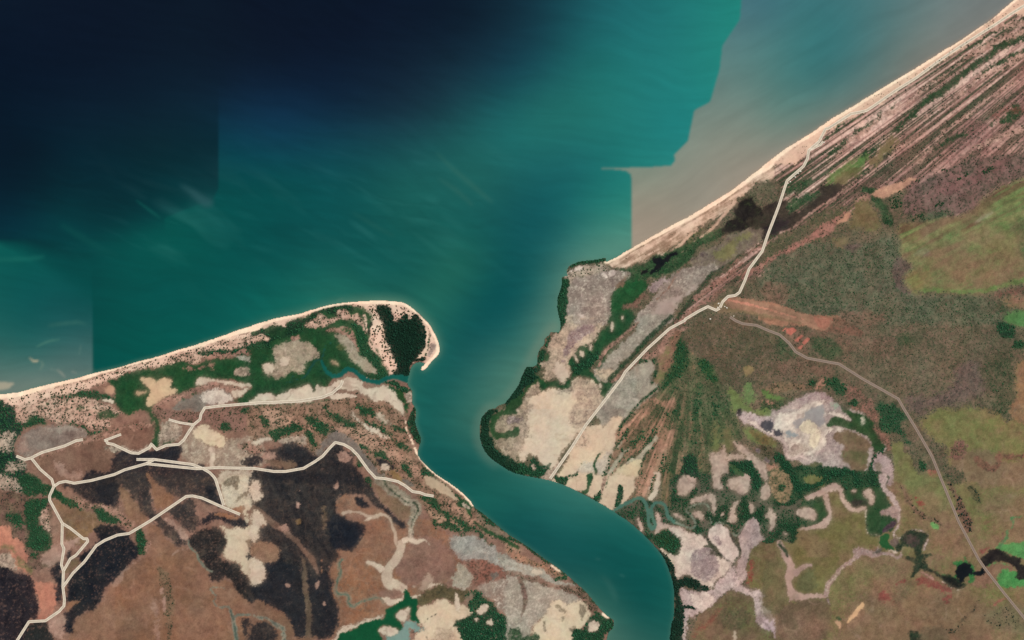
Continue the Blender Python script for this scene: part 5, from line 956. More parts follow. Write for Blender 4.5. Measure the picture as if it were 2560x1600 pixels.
P('H', 'plain', '2440 580 2310 620 2230 750 2210 900 2300 1020 2400 1060 2440 1090', c1=(118, 104, 68), c2=(108, 92, 64), er=2)
P('H', 'red', '2240 780 2290 775 2285 930 2240 985', c1=(144, 70, 62), c2=(130, 78, 64))
P('H', 'plain', '1640 1512 1740 1350 1900 1170 2050 1060 2150 1060 2290 1122 2300 1300 2340 1400 2440 1460 2440 1530', 'olive brown plain with red streaks at the bottom edge', c1=(112, 92, 68), c2=(100, 88, 66), er=2)
P('H', 'woodgreen', '1960 1330 2010 1230 2200 1230 2220 1360 2050 1422', op=.6, tr=None, er=10, c1=(88, 84, 60), c2=(78, 78, 56))
Ln('H', 'red', '1690 1490 1800 1400 1900 1320 2030 1160', [20, 34, 40, 24], er=4, ea=1.1, c1=(140, 78, 68), c2=(126, 84, 68), op=.8)
P('H', 'flat', '2090 1460 2115 1450 2120 1512 2090 1512', er=1, op=.7)
P('H', 'mangdark', '1370 650 1430 680 1510 760 1560 920 1700 930 1860 1020 1780 1042 1600 1000 1590 1150 1640 1180 1700 1190 1740 1262 1620 1242 1610 1512 1455 1512 1500 1400 1525 1300 1532 1150 1525 1000 1490 870 1430 730', 'dark mangrove fringe along the eastern bank at the bottom', 'mangrove_e', c1=(14, 42, 30), c2=(20, 48, 32), tr=(6, 1.6, (16, 46, 32), 1.0, 10))
P('H', 'pale', '1395 655 1420 650 1500 720 1540 800 1520 800 1470 720', er=1)
Ln('H', 'creekgreen', '960 300 1030 240 1120 200 1190 165 1250 200 1280 280 1285 400 1330 460 1355 420 1320 320 1330 240 1400 210 1460 250 1470 340 1540 400 1600 420 1700 455 1740 420 1720 360 1650 290 1700 260 1810 215 1860 260 1880 400', [40, 34, 34, 32, 32, 32, 30, 30, 28, 28, 26, 26, 24, 22, 20, 20, 18, 16, 16, 14, 14, 14], 'grey green meandering creek in the eastern mangroves')
Ln('H', 'creekgrey', '1880 400 1960 400 2040 430 2120 530 2170 450 2260 370 2340 420 2380 430 2370 400', [16, 14, 12, 14, 12, 10, 10, 8])
# --- tile L
P('L', 'plum', '900 1100 1600 1050 2000 1100 2200 1300 1800 1512 700 1512 750 1300', c1=(132, 104, 82), c2=(120, 98, 76), op=.8, er=26)
P('L', 'plum', '2050 150 2419 200 2419 580 2250 560 2150 400', c1=(136, 108, 84), c2=(126, 104, 80), op=.6, er=22)
P('L', 'plum', '2000 850 2200 790 2370 850 2170 920 2060 1000 1900 960', c1=(140, 104, 88), c2=(130, 98, 82), op=.8, er=8)
P('L', 'oliveg', '1290 0 1620 0 1700 200 1600 320 1400 280', op=.7, er=16, c1=(110, 120, 74), c2=(118, 114, 74))
P('L', 'oliveg', '600 880 800 760 1100 780 1250 850 1000 950 750 1050 620 1050', op=.5, er=18)
P('L', 'olive', '250 480 400 450 530 460 600 370 580 140 680 120 740 230 840 300 920 300 940 500 1050 530 1050 610 840 630 820 720 650 850 560 980 540 1080 440 1090 300 1070 250 980 300 880 410 820 260 820 220 720 170 620 240 580', 'olive plain ringed by pale creeks in the south east', c1=(116, 112, 68), c2=(110, 100, 64), er=5)
P('L', 'olive', '420 800 500 700 580 560 610 600 530 720 450 820', c1=(98, 92, 56), c2=(104, 96, 60), op=.7, er=5)
P('L', 'olive', '250 960 330 880 420 830 480 1000 440 1060 300 1062', c1=(88, 92, 62), c2=(98, 96, 66), op=.8, er=6)
P('L', 'olive', '0 780 140 770 180 1000 220 1110 100 1270 0 1290', c1=(98, 92, 66), c2=(108, 98, 70), op=.7, er=8)
P('L', 'plum', '70 1330 200 1170 500 1120 600 1220 560 1450 200 1512 100 1500', c1=(100, 84, 68), c2=(110, 90, 72), op=.8, er=12)
P('L', 'mangrove', '0 -40 1050 -40 1090 130 1150 230 1140 290 1060 312 1060 342 1190 382 1100 480 1050 522 950 512 920 400 930 270 840 282 760 230 700 140 690 70 520 130 560 230 590 350 520 420 400 452 270 462 240 572 180 592 130 572 0 582', 'mangrove and samphire swamp between the salt lake and the south eastern plain', 'mangrove_e', c1=(46, 76, 50), c2=(66, 84, 58), er=2, fil=((24, 58, 38), 1.0, 46, 4.0), tr=(4, 1.35, (32, 70, 44), .6, 14))
P('L', 'samphire', '700 80 1040 60 1090 150 1140 250 1060 310 930 270 850 270 760 220', c1=(46, 74, 46), c2=(54, 80, 50), er=4)
P('L', 'samphire', '930 280 1060 310 1060 340 1050 510 950 505 925 400', c1=(46, 76, 46), c2=(54, 82, 50), er=3)
P('L', 'samphire', '420 200 520 140 570 240 580 340 520 410 450 420 460 280', c1=(48, 74, 46), c2=(56, 80, 48), er=4)
P('L', 'darkmarsh', '780 200 880 170 930 200 920 260 820 240', er=4, c1=(46, 50, 42), c2=(62, 56, 50))
P('L', 'plain', '380 0 570 0 500 40 395 52', c1=(112, 110, 68), c2=(104, 104, 64), er=3)
P('L', 'orange', '40 -20 210 -20 222 60 172 222 70 182 30 60', cg='wood_e', c1=(176, 144, 110), c2=(150, 124, 92))
for _s, _l in (('330 150 420 130 500 95 600 55 705 68 690 110 560 120 480 142 370 182', 'pale mud strip in the south eastern swamp'), ('270 300 330 260 440 280 452 340 440 382 310 332', 'white oval salt pan in the south eastern swamp'), ('0 335 70 338 20 472 0 482', None), ('790 92 825 78 832 105 795 108', None), ('900 142 960 80 990 190 972 252 940 240 950 182', None), ('0 230 20 290 0 300', None), ('140 490 165 480 175 520 150 530', None), ('200 380 250 400 240 420 200 400', None), ('1125 675 1200 670 1215 695 1170 700', None)):
    P('L', 'pale', _s, _l, er=1.5, c1=(204, 180, 162), c2=(182, 156, 142))
Ln('L', 'pale', '530 130 565 220 592 340 550 430 480 460', [40, 40, 26, 50, 40], er=1.5, c1=(190, 164, 148), c2=(174, 148, 134))
Ln('L', 'pale', '690 100 730 200 800 275 925 285', [20, 36, 44, 36], er=1.5, c1=(194, 168, 150), c2=(180, 152, 138))
Ln('L', 'pale', '270 460 380 460 480 450', [8, 10, 20])
Ln('L', 'pale', '925 280 920 400 945 510 1055 520 1060 610', [14, 8, 10, 12, 12])
Ln('L', 'pale', '90 580 150 680 195 760 215 850 190 950 220 1050 270 1095 420 1100 560 1090', [40, 50, 64, 80, 70, 76, 80, 40, 40], 'pale pink dry creek with a fork on the south eastern plain', er=2, c1=(182, 152, 138), c2=(164, 136, 124))
P('L', 'pale', '200 1150 240 1080 290 1090 250 1130', er=2, c1=(172, 146, 134), c2=(156, 132, 120))
Ln('L', 'pale', '240 890 330 825 405 805 415 830', [60, 44, 24, 8], c1=(170, 142, 132), c2=(156, 130, 120))
Ln('L', 'redscrub', '410 820 440 880 470 950', [12, 10, 6], c1=(120, 96, 76), c2=(110, 90, 70))
Ln('L', 'purple', '555 1100 570 1000 650 870 780 770 900 690 1000 720 1100 700 1230 735 1280 650', [40, 44, 44, 44, 54, 50, 36, 20, 14], 'pinkish dry creek curving across the south eastern plain', er=2, c1=(160, 130, 122), c2=(144, 116, 108))
Ln('L', 'pale', '560 1060 580 980 650 880 760 790 840 730', [12, 10, 8, 8, 6])
P('L', 'purple', '830 640 900 630 980 670 1050 610 1060 660 1000 720 900 700 840 710', er=3, c1=(164, 134, 128), c2=(140, 114, 110))
P('L', 'darkgrey', '900 660 960 680 1060 640 1080 680 980 710', er=3, c1=(100, 92, 86), c2=(84, 84, 74))
Ln('L', 'purple', '560 1100 590 1180', [20, 6])
Ln('L', 'marsh', '110 580 120 630 170 680 190 740', [24, 34, 30, 12], c1=(38, 66, 42), c2=(48, 72, 46))
Ln('L', 'saltpurple', '1080 -10 1100 100 1170 160 1210 250 1220 340 1232 430 1190 490 1250 558 1390 476 1512 528 1465 670', [70, 40, 60, 60, 40, 14, 14, 14, 8, 8, 12], 'pale pink mud line along the swamp edge in the south east', er=1.5)
P('L', 'saltpurple', '1060 300 1130 290 1200 250 1220 330 1190 360 1100 330 1050 345', er=2, c1=(176, 148, 138), c2=(160, 132, 122))
Ln('L', 'pinkscrub', '1250 60 1300 150 1350 230 1440 310 1560 400 1660 450', [40, 40, 50, 50, 50, 30], cg='wood_e', er=4, c1=(138, 106, 88), c2=(116, 96, 76))
P('L', 'red', '1400 120 1430 180 1470 240 1450 270 1420 240', c1=(142, 66, 60), c2=(130, 84, 66))
P('L', 'vivid', '1060 520 1150 500 1140 600 1210 680 1100 652 1060 600', 'bright green pool in the south eastern swamp', c1=(36, 88, 48), c2=(46, 94, 52))
P('L', 'samphire', '1070 345 1150 340 1212 392 1170 472 1060 482 1060 400', er=2, c1=(42, 76, 46), c2=(50, 80, 50))
P('L', 'purple', '1110 430 1200 385 1212 430 1150 470 1090 482', er=2, c1=(66, 48, 60), c2=(92, 72, 80), sp=None)
P('L', 'purple', '1150 580 1200 540 1240 590 1200 642 1150 622', er=2, c1=(104, 86, 80), c2=(118, 96, 90), sp=None)
P('L', 'marsh', '1200 640 1250 600 1270 640 1230 690', er=2)
P('L', 'marsh', '1250 570 1290 515 1390 482 1508 532 1488 592 1448 670 1470 700 1570 688 1490 742 1560 832 1640 880 1780 930 1870 980 1885 1010 1800 1042 1680 980 1580 880 1450 842 1380 912 1350 945 1380 800 1310 752 1320 722 1400 732 1360 642 1280 642 1250 622', 'dark green marsh winding down to the south eastern road', er=1.5, c1=(34, 60, 42), c2=(56, 66, 50), sp=((26, 36, 30), .25, 6))
Ln('L', 'brightest', '1490 742 1560 832 1640 880 1780 930 1870 985', 10, op=.7, c1=(60, 104, 60), c2=(70, 112, 66))
P('L', 'black', '1640 900 1790 960 1860 1000 1800 1030 1690 970', er=2, op=.7)
P('L', 'darkmarsh', '1300 560 1380 540 1440 600 1400 650 1320 610', er=3, c1=(64, 56, 54), c2=(92, 74, 68))
P('L', 'brightest', '1730 800 1790 770 1845 770 1855 715 1885 780 1930 790 1960 870 1960 930 1920 985 1900 930 1870 900 1790 940 1780 830', 'green reed fringe round the black pool by the south eastern road', er=2, c1=(44, 112, 60), c2=(60, 120, 66))
P('L', 'black', '1790 805 1920 785 1930 850 1960 860 2050 830 2030 892 1930 895 1870 912 1850 970 1790 930', 'black pool beside the south eastern road', er=1.5, c1=(18, 26, 28), c2=(28, 32, 34))
P('L', 'brightest', '2165 640 2200 590 2280 595 2419 585 2419 745 2380 735 2280 700 2200 660', 'bright green reed bed right of the south eastern road', er=2)
P('L', 'brightest', '2160 930 2230 850 2350 860 2419 930 2419 1002 2220 1002 2170 962', 'bright green reed bed below the dark backwater', er=3, c1=(64, 134, 72), c2=(80, 140, 78))
P('L', 'darkmarsh', '2000 740 2100 670 2200 660 2300 720 2390 740 2400 800 2419 850 2419 950 2370 940 2360 840 2250 790 2130 780 2040 842 2020 800', 'dark backwater right of the south eastern road', c1=(34, 30, 32), c2=(48, 42, 40), sp=None, er=2)
Ln('L', 'brightest', '2050 840 2130 786 2250 800 2350 850', [8, 12, 12, 8], op=.7)
Ln('L', 'brightest', '2419 312 2345 350 2335 420 2265 500 2245 560 2195 640', [24, 20, 22, 20, 24, 30], er=2, ea=.8, c1=(76, 118, 76), c2=(84, 124, 80))
Ln('L', 'redscrub', '2210 500 2225 560 2200 610', 14)
for _s in ('1040 1110 1090 1040 1140 1068 1195 1080 1160 1132 1050 1152', '1430 905 1560 922 1700 1000 1780 1060 1720 1090 1600 1032 1440 992', '1640 1160 1700 1100 1760 1080 1700 1150', '1225 1005 1310 920 1300 972', '1950 615 2000 640 2090 628 2040 682 1990 682', '1190 1140 1220 1140 1200 1200'):
    P('L', 'red', _s, c1=(140, 74, 68), c2=(126, 82, 70))
Ln('L', 'red', '2130 1180 2180 1140 2270 1110', [14, 26, 10], c1=(146, 92, 78), c2=(136, 96, 80))
P('L', 'pale', '1440 855 1500 870 1580 920 1560 935 1480 885', er=2, c1=(176, 136, 124), c2=(160, 122, 110))
Ln('L', 'pale', '1560 900 1700 990 1800 1050 1880 1020', [6, 8, 10, 8])
P('L', 'bright', '1190 1110 1280 1010 1390 960 1400 1010 1320 1080 1230 1160', op=.5, c1=(84, 104, 74), c2=(96, 106, 76))
P('L', 'flat', '895 1148 914 1195 870 1245 745 1360 770 1290', 'tan sand wedge on the south eastern plain', c1=(212, 172, 130), c2=(200, 160, 122), er=1.2, sharp=True)
P('L', 'flat', '640 1340 690 1330 690 1412', er=1.2, c1=(190, 154, 124), c2=(180, 146, 116))
P('L', 'greenstrip', '635 1310 660 1280 700 1310 680 1335', er=2, cg='wood_e')
Ln('L', 'pinkscrub', '900 1150 700 1400 630 1512', [4, 8, 16], c1=(130, 100, 82), c2=(120, 92, 76))
P('L', 'redscrub', '1660 0 1700 30 1830 200 1860 310 1920 420 1915 502 1860 470 1800 380 1760 200 1700 100', 'tree dotted red ground along the south eastern road', 'wood_e', er=3, c1=(134, 92, 80), c2=(112, 88, 72), tr=(3.4, 1.5, (34, 48, 38), .7, 8))
P('L', 'greenstrip', '1760 0 1850 20 1960 110 2030 190 2020 222 1930 190 1900 110', cg='wood_e', er=4, c1=(112, 100, 72), c2=(100, 94, 68), tr=(2.6, 1.3, (38, 56, 42), .6, 8))
P('L', 'greenstrip', '1970 260 2020 250 2025 330 1990 312', cg='wood_e', er=4, c1=(108, 100, 72), c2=(100, 94, 68), tr=(2.4, 1.3, (38, 56, 42), .6, 8))
P('L', 'brightest', '1530 408 1600 420 1618 478 1550 470', 'light green leaf shaped pond on the south eastern plain', c1=(98, 150, 86), c2=(108, 154, 90), er=1.2)
Ln('L', 'redscrub', '1990 1120 1960 1180 1900 1270 1790 1370 1700 1425', [20, 34, 34, 34, 20], cg='wood_e', er=4, ea=1.2, c1=(112, 90, 70), c2=(98, 86, 66), tr=(3, 1.3, (34, 50, 38), .7, 8))
P('L', 'oliveg', '2050 1300 2150 1200 2350 1180 2419 1300 2419 1420 2250 1440 2100 1400', c1=(104, 106, 76), c2=(112, 104, 78), op=.7, er=12, cg='wood_e', tr=(.9, 1.3, (50, 58, 46), .5, 10))
P('L', 'marsh', '1330 1475 1400 1430 1460 1480 1420 1512 1340 1512', er=3, cg='wood_e')
P('L', 'darkmarsh', '1450 1430 1700 1400 1650 1512 1430 1512', er=8, op=.5, c1=(80, 78, 60), c2=(90, 84, 66), sp=None)
# --- closer drawing of the tidal swamp around the meandering creek
TILES['Q'] = (1600, 1100)
P('Q', 'forest', '430 150 500 150 545 270 565 345 480 335 425 290 350 450 325 610 296 610 335 420', cg='mangrove_e', er=2, c1=(28, 56, 42), c2=(44, 66, 50))
P('Q', 'mangrove', '820 190 1000 180 1080 260 1130 350 1160 400 1100 470 1050 430 1060 350 950 280 870 220', cg='mangrove_e', er=2)
P('Q', 'samphire', '825 205 930 260 1000 330 930 320 860 250', er=2, c1=(60, 88, 56), c2=(72, 94, 60))
Ln('Q', 'mangrove', '1420 430 1560 440 1700 400 1780 330 1920 320 1945 270 2040 310 2060 400', [90, 70, 50, 60, 50, 50, 40, 30], cg='mangrove_e', er=2)
P('Q', 'mangrove', '1290 110 1400 180 1430 300 1500 380 1430 470 1400 340 1330 250 1240 200', cg='mangrove_e', er=3)
HALO = dict(er=6, ea=.8, c1=(98, 86, 74), c2=(116, 100, 88), sp=None, thin=.2)
QPALE = ('420 310 450 360 470 400 500 420 540 390 530 440 450 500 370 520 380 420 400 330', '670 140 760 140 780 0 800 60 820 170 850 290 780 330 760 390 775 455 690 460 700 380 680 250', '780 150 860 130 920 130 1000 170 900 182',
         '890 10 1000 80 1050 150 1100 160 1190 230 1200 370 1150 360 1110 260 1040 160 960 120 900 60', '850 350 900 340 1010 370 1040 390 1020 470 960 495 850 450', '1190 395 1215 430 1230 530 1145 550 1120 480 1150 430',
         '480 560 560 530 660 515 700 560 710 650 695 720 670 620 610 570 500 600', '960 555 930 600 900 660 915 780 840 770 860 700 880 610', '1050 600 1070 650 1045 690 1025 650', '790 675 800 700 780 730 770 700', '500 680 570 675 600 720 570 750 530 720',
         '310 700 380 720 430 760 360 745', '1225 625 1250 690 1290 700 1270 760 1230 840 1215 840 1220 760 1150 710 1210 690', '1480 680 1560 640 1650 650 1660 720 1655 755 1590 745 1500 710', '2110 520 2160 450 2195 520 2185 630 2155 625 2160 570', '2005 465 2040 460 2040 490 2010 488', '1350 860 1385 870 1375 900 1350 890')
P('Q', 'mangrove', '330 620 480 520 720 480 830 480 1060 480 1130 560 1240 560 1300 600 1500 560 1480 660 1480 830 1450 955 1330 960 1180 920 1130 800 1060 750 960 850 910 900 860 850 760 770 690 800 650 870 540 825 340 780 290 690', cg='mangrove_e', er=3, c1=(62, 78, 56), c2=(104, 94, 80), ns=26, fil=((26, 60, 38), 1.0, 40, 4.2), thin=0, tr=(3.6, 1.3, (32, 68, 42), .55, 16))
for _s in QPALE: P('Q', 'darkgrey', _s, op=.75, **HALO)
for _q, _s in enumerate(QPALE):
    P('Q', 'pale', _s, ('notched heart shaped pale pan in the mangroves', 'tall pale pan running up into the woodland fan', None, 'diagonal pale mud arm between two mangrove stands', 'square pale pan in the middle of the mangroves', 'pale pan shaped like a little house', 'arched pale pan over the creek meander',
                        'slender pale pan above the creek', None, None, None, None, 'star shaped pale pan in the mangroves', 'oval white pan with a wavy lower edge', None, None, None)[_q], er=1.6, ea=.9, c1=(190, 168, 150), c2=(156, 136, 122), ns=9, thin=.3)
P('Q', 'orange', '1240 260 1330 260 1400 340 1440 440 1410 560 1370 600 1280 560 1250 430', cg='wood_e', c1=(160, 130, 102), c2=(124, 106, 80), er=4, thin=.6, sp=((56, 76, 50), .3, 5))
P('Q', 'forest', '1320 430 1370 440 1360 500 1310 490', cg='wood_e', er=2)
Ln('Q', 'pale', '1555 550 1600 520 1700 480 1820 440 1905 450', [30, 34, 40, 36, 24], er=1.5, c1=(184, 158, 144), c2=(166, 140, 128))
Ln('Q', 'pale', '1735 500 1775 570 1800 690 1770 770 1690 820 1480 838', [26, 30, 26, 40, 40, 10], er=1.5, c1=(186, 160, 144), c2=(172, 146, 132))
Ln('Q', 'pale', '1890 470 1920 570 1980 640 2060 665 2135 655', [26, 28, 40, 34, 20], er=1.5, c1=(192, 166, 148), c2=(178, 152, 136))
P('Q', 'saltpurple', '1055 735 1130 800 1150 880 1180 940 1080 990 1030 1060 1000 1180 1000 1300 940 1290 910 1220 930 1130 960 1080 940 950 960 870 1020 790', er=1.6, c1=(186, 164, 154), c2=(164, 142, 136))
P('Q', 'purple', '1050 770 1110 810 1140 900 1060 960 1020 920 1000 830', er=4, op=.7)
P('Q', 'white', '690 810 740 790 800 840 850 900 880 980 945 1060 930 1100 860 1150 800 1110 750 1050 660 980 640 890', er=1.5, c1=(204, 186, 172), c2=(188, 168, 156))
P('Q', 'purple', '690 940 740 920 775 960 760 1020 710 1000', er=2)
Ln('Q', 'creekgreen', '0 550 50 600 70 700 85 800 120 830 140 790 110 700 120 610 180 590 240 620 265 700 330 770', [34, 32, 30, 28, 28, 28, 28, 28, 28, 26, 24, 22], er=1)
Ln('Q', 'creekgrey', '330 770 430 820 500 830 525 790 500 730 440 660 500 620 590 600 650 650 665 770 700 800 750 770 790 800 830 800 870 880 910 905 950 860 1000 790 1055 740 1100 790 1140 810 1180 800 1170 780', [20, 18, 18, 16, 16, 14, 14, 14, 14, 12, 12, 10, 10, 10, 12, 10, 9, 8, 8, 7, 6], er=1, c1=(112, 122, 104), c2=(124, 130, 112))
Ln('Q', 'marsh', '600 880 640 960 700 1060 760 1090 860 1160 900 1200', [34, 34, 36, 24, 16, 10], er=1.5, c1=(60, 70, 50), c2=(84, 82, 64))
Ln('Q', 'marsh', '850 870 900 980 950 1060 880 1150 900 1220', [20, 34, 20, 14, 10], er=1.5, c1=(84, 90, 68), c2=(104, 100, 80))
Ln('Q', 'marsh', '870 1170 800 1270 700 1370 620 1400', [8, 10, 10, 6], er=1, c1=(112, 100, 88), c2=(100, 92, 78))
Ln('Q', 'marsh', '880 1200 920 1330 1000 1390 1060 1430 1100 1512', [8, 8, 10, 8, 8], er=1, c1=(122, 104, 94), c2=(112, 98, 86))
# --- airstrip with straight edges
P('S', 'strip', '1810 753 1826 742 1866 747 1920 758 2007 783 2086 803 2062 830 2007 811 1920 791 1850 779 1820 767', 'long straight edged orange earth airstrip beside the settlement', sharp=True, wv=.8, er=1.6, c1=(158, 120, 98), c2=(138, 108, 86))
P('S', 'woodred', '2086 803 2152 824 2146 841 2062 830', sharp=True, wv=.8, er=1.5, c1=(142, 98, 82), c2=(126, 94, 76), tr=None)
P('S', 'olive', '1840 771 1920 786 2007 806 2002 812 1920 793 1838 780', sharp=True, wv=.8, er=2, c1=(118, 104, 76), c2=(132, 108, 82), op=.7)
Ln('S', 'redearth', '1820 750 1870 760 1940 779 2010 799', [19, 22, 12, 9], er=1.2, c1=(190, 130, 110), c2=(182, 126, 104))
P('S', 'redearth', '2030 790 2082 804 2062 826 2044 816', sharp=True, er=2, op=.6, c1=(172, 108, 92), c2=(160, 104, 86))
# --- the fan of old ridges: fine lines radiating from south of the settlement
_du = GX - 1735.0; _dv = GY - 880.0
_rad = np.hypot(_du, _dv) + 1e-3; _an = np.degrees(np.arctan2(_du, _dv))
_fan = .5 * lattice(_an / 2.6 + 40, _rad / 130, 951) + .32 * lattice(_an / 1.2 + 40, _rad / 70, 952) + .18 * lattice(_an / .6 + 40, _rad / 40, 953)
_fan = np.clip((_fan - .5) * 3.2 + .5, 0, .999) * 3
_pf = np.array([alb(c) for c in ((34, 66, 42), (70, 84, 56), (138, 108, 86), (192, 148, 124))])
_fi = np.clip(_fan.astype(int), 0, 2); _ff = (_fan - _fi)[..., None]
_fc = _pf[_fi] * (1 - _ff) + _pf[_fi + 1] * _ff
_pg = np.array([alb(c) for c in ((38, 70, 44), (62, 88, 54), (88, 98, 68), (124, 110, 86))])
_gm = np.clip((_an + 14) / 10, 0, 1)[..., None]
_fc = _fc * (1 - _gm) + (_pg[_fi] * (1 - _ff) + _pg[_fi + 1] * _ff) * _gm
_ok = np.array([s['cg'] in ('ridgefan_e', 'woodfan_e') for s in LAYERS] + [False])
_mk = _ok[TOP] * np.clip((GY - 930) / 120, 0, 1) * np.clip((_rad - 40) / 80, 0, 1)
_mk = blur(_mk.astype(np.float32), 3)[..., None] * np.where(_an < -8, .62, .42)[..., None]
COL[:] = COL * (1 - _mk) + _fc * _mk
# --- floodplain on the eastern edge: bands of sedge, mud and wet grass along the old ridges
_fp = smooth(pts('J', '1240 620 1400 600 1650 560 1900 480 2100 320 2300 230 2419 180 2419 1100 2300 1162 2150 1222 1900 1272 1650 1257 1400 1252 1310 1182 1290 1060 1390 1010 1270 930 1250 800'))
_fm = blur(fill(warp(_fp, 4), _all), 5)
_al = GX * .88 - GY * -.47; _ac = GX * .47 + GY * .88
_wb = 18 * (fbm(112, _all, 61) - .5)
_bn = .5 * lattice((GX * .88 - GY * .47) / 110, (GX * .47 + GY * .88 + _wb) / 11, 971) + .5 * lattice((GX * .88 - GY * .47) / 60, (GX * .47 + GY * .88 + _wb) / 5, 972)
_bn = np.clip((_bn - .5) * 3 + .5, 0, .999) * 3
_pb = np.array([alb(c) for c in ((106, 78, 62), (112, 110, 72), (94, 128, 74), (132, 138, 88))])
_fi = np.clip(_bn.astype(int), 0, 2); _ff = (_bn - _fi)[..., None]
_bc = _pb[_fi] * (1 - _ff) + _pb[_fi + 1] * _ff
_top = (GX * .47 + GY * .88) - (2250 * .47 + 560 * .88)
_wt = (_fm * np.clip(.85 - _top / 230, .12, .75))[..., None]
COL[:] = COL * (1 - _wt) + _bc * _wt
_wt = (_fm * np.clip((fbm(56, _all, 63) - .5) * 5, 0, 1) * .5)[..., None]
COL[:] = COL * (1 - _wt) + alb((136, 114, 82)) * _wt
# pink earth between the trees of the eastern woods
_wd = np.array([s['nm'] == 'woodland_floor' and s['cg'] != 'woodfan_e' for s in LAYERS] + [False])[TOP] & (GX > 1500)
_wt = (blur(_wd.astype(np.float32), 4) * np.clip((.35 * fbm(7, _all, 73) + .35 * fbm(56, _all, 75) + .3 * WHITE - .47) * 7, 0, 1) * .24)[..., None]
COL[:] = COL * (1 - _wt) + alb((148, 104, 92)) * _wt
# patchy drying of the grassy plains
_pl = np.array([s['nm'] in ('floodplain', 'grass_plain') for s in LAYERS] + [False])[TOP]
_wt = (blur(_pl.astype(np.float32), 4) * np.clip((.6 * fbm(112, _all, 65) + .4 * fbm(28, _all, 67) - .47) * 6, 0, 1) * .45)[..., None]
COL[:] = COL * (1 - _wt) + alb((142, 108, 90)) * _wt
_wt = (blur(_pl.astype(np.float32), 4) * np.clip((.6 * fbm(112, _all, 69) + .4 * fbm(28, _all, 71) - .5) * 6, 0, 1) * .35)[..., None]
COL[:] = COL * (1 - _wt) + COL * np.array([.82, .92, .86]) * _wt
# --- eastern beach last
P('F', 'sand', '870 968 960 930 1130 830 1300 735 1500 620 1700 515 1900 390 2100 265 2300 110 2419 20 2419 70 2300 160 2100 310 1900 440 1700 560 1500 660 1300 770 1130 860 1000 935 900 980', 'cream sand beach on the eastern coast')
P('I', 'sand', '0 1505 200 1380 400 1260 600 1120 800 1000 1000 880 1200 760 1400 640 1600 510 1800 390 2000 255 2150 150 2250 60 2310 12 2440 -80 2500 -80 2290 60 2190 140 2040 245 1830 395 1630 525 1430 655 1230 775 1030 895 830 1020 630 1145 430 1280 230 1400 40 1512 0 1560', 'narrow sand beach in the north east corner')
# ---------------------------------------------------------------- sea colours: depth and suspended silt sampled over the bay
def samples(s):
    a = np.array([float(t) for t in s.split()]).reshape(-1, 5)
    return a[:, :2], np.array([lin(c) for c in a[:, 2:]]) / KL
SEA = samples('''0 0 8 22 38 500 0 8 22 37 1000 0 6 20 38 1100 60 7 24 40 1200 50 8 30 45 1270 60 14 45 58 0 150 5 18 35 300 170 7 22 38 530 170 9 26 42 700 170 8 24 42 900 170 9 27 45
1050 170 14 36 52 1200 170 18 52 66 1280 200 18 70 82 560 280 12 45 68 700 280 12 45 70 850 290 12 42 62 1000 300 20 52 66 1100 290 22 62 72 1200 280 24 82 86 1280 300 24 98 98 560 360 8 60 75 700 360 12 62 82
850 370 14 68 80 1000 380 20 78 82 1100 370 24 88 88 1200 360 26 96 94 1280 360 28 108 106 560 440 2 70 72 700 450 5 76 76 850 450 10 80 82 1000 460 22 88 84 1100 450 26 94 90 1200 450 30 98 92 1280 450 22 92 92
450 540 4 82 76 560 540 5 80 78 700 560 6 76 76 850 560 10 80 80 1000 560 20 90 84 1150 560 18 90 86 1280 560 16 86 88 350 640 4 82 76 500 640 4 80 74 700 660 8 82 78 900 640 12 84 80 1050 660 16 86 80 1200 640 20 92 84 1270 640 12 82 84
250 750 2 74 70 400 740 5 80 76 550 760 6 86 80 700 750 14 98 88 850 720 30 102 90 1000 720 20 90 82 1080 760 36 106 92 1150 680 30 100 86 1200 750 10 82 82 250 860 2 78 72 400 830 4 84 76
1320 30 15 50 65 1400 40 18 70 80 1500 50 26 100 105 1600 50 28 112 114 1700 50 30 120 118 1850 20 30 130 120 1780 150 32 130 122 1650 150 30 120 118 1500 150 26 108 106 1400 150 22 85 90 1320 150 18 65 78
1330 280 30 105 100 1450 300 30 112 106 1600 300 32 124 120 1700 330 28 126 124 1350 420 24 98 98 1450 430 24 100 102 1550 430 28 118 112 1450 500 26 108 104 1550 520 38 128 116 1560 600 85 140 124
1400 560 20 92 94 1330 620 16 88 90 1480 620 70 132 118 1440 670 84 128 116 1380 680 40 105 98 1330 750 18 88 88 1395 720 80 125 112 1180 850 14 84 84 1260 900 66 116 104 1300 850 30 100 95 1340 830 84 124 110 1120 900 20 88 85 1080 1000 18 90 84 1150 1000 35 100 92
1180 1060 60 112 98 1080 1150 14 84 80 1180 1150 16 84 80 1300 1300 14 80 78 1400 1250 40 106 98 1480 1270 50 112 102 1500 1300 25 95 88 1450 1400 14 78 76 1550 1500 16 80 76 1600 1550 18 82 76 1680 1500 22 90 82 1510 1520 60 108 94 1540 1600 70 110 98
0 200 5 20 36 300 230 8 26 42 540 230 10 30 46 0 400 3 30 44 300 400 6 42 54 1320 1240 30 98 90 1200 1240 26 96 86 1035 1080 26 96 88 1000 950 36 104 92 1060 860 30 102 90''')
DEEP = samples('''0 0 8 22 38 500 0 8 22 37 0 150 5 18 35 300 170 7 22 38 530 170 9 26 42 0 250 6 22 38 200 250 9 28 44 400 250 10 30 45 530 260 11 34 48 0 380 2 22 36 200 380 5 36 48 400 380 7 40 48 530 400 3 42 50 100 480 2 34 44 250 480 3 42 50 400 470 4 50 56
530 460 14 56 62 50 560 3 46 58 150 560 4 60 64 250 580 4 56 60 380 560 3 60 62 350 640 4 82 76 500 560 5 80 76''')
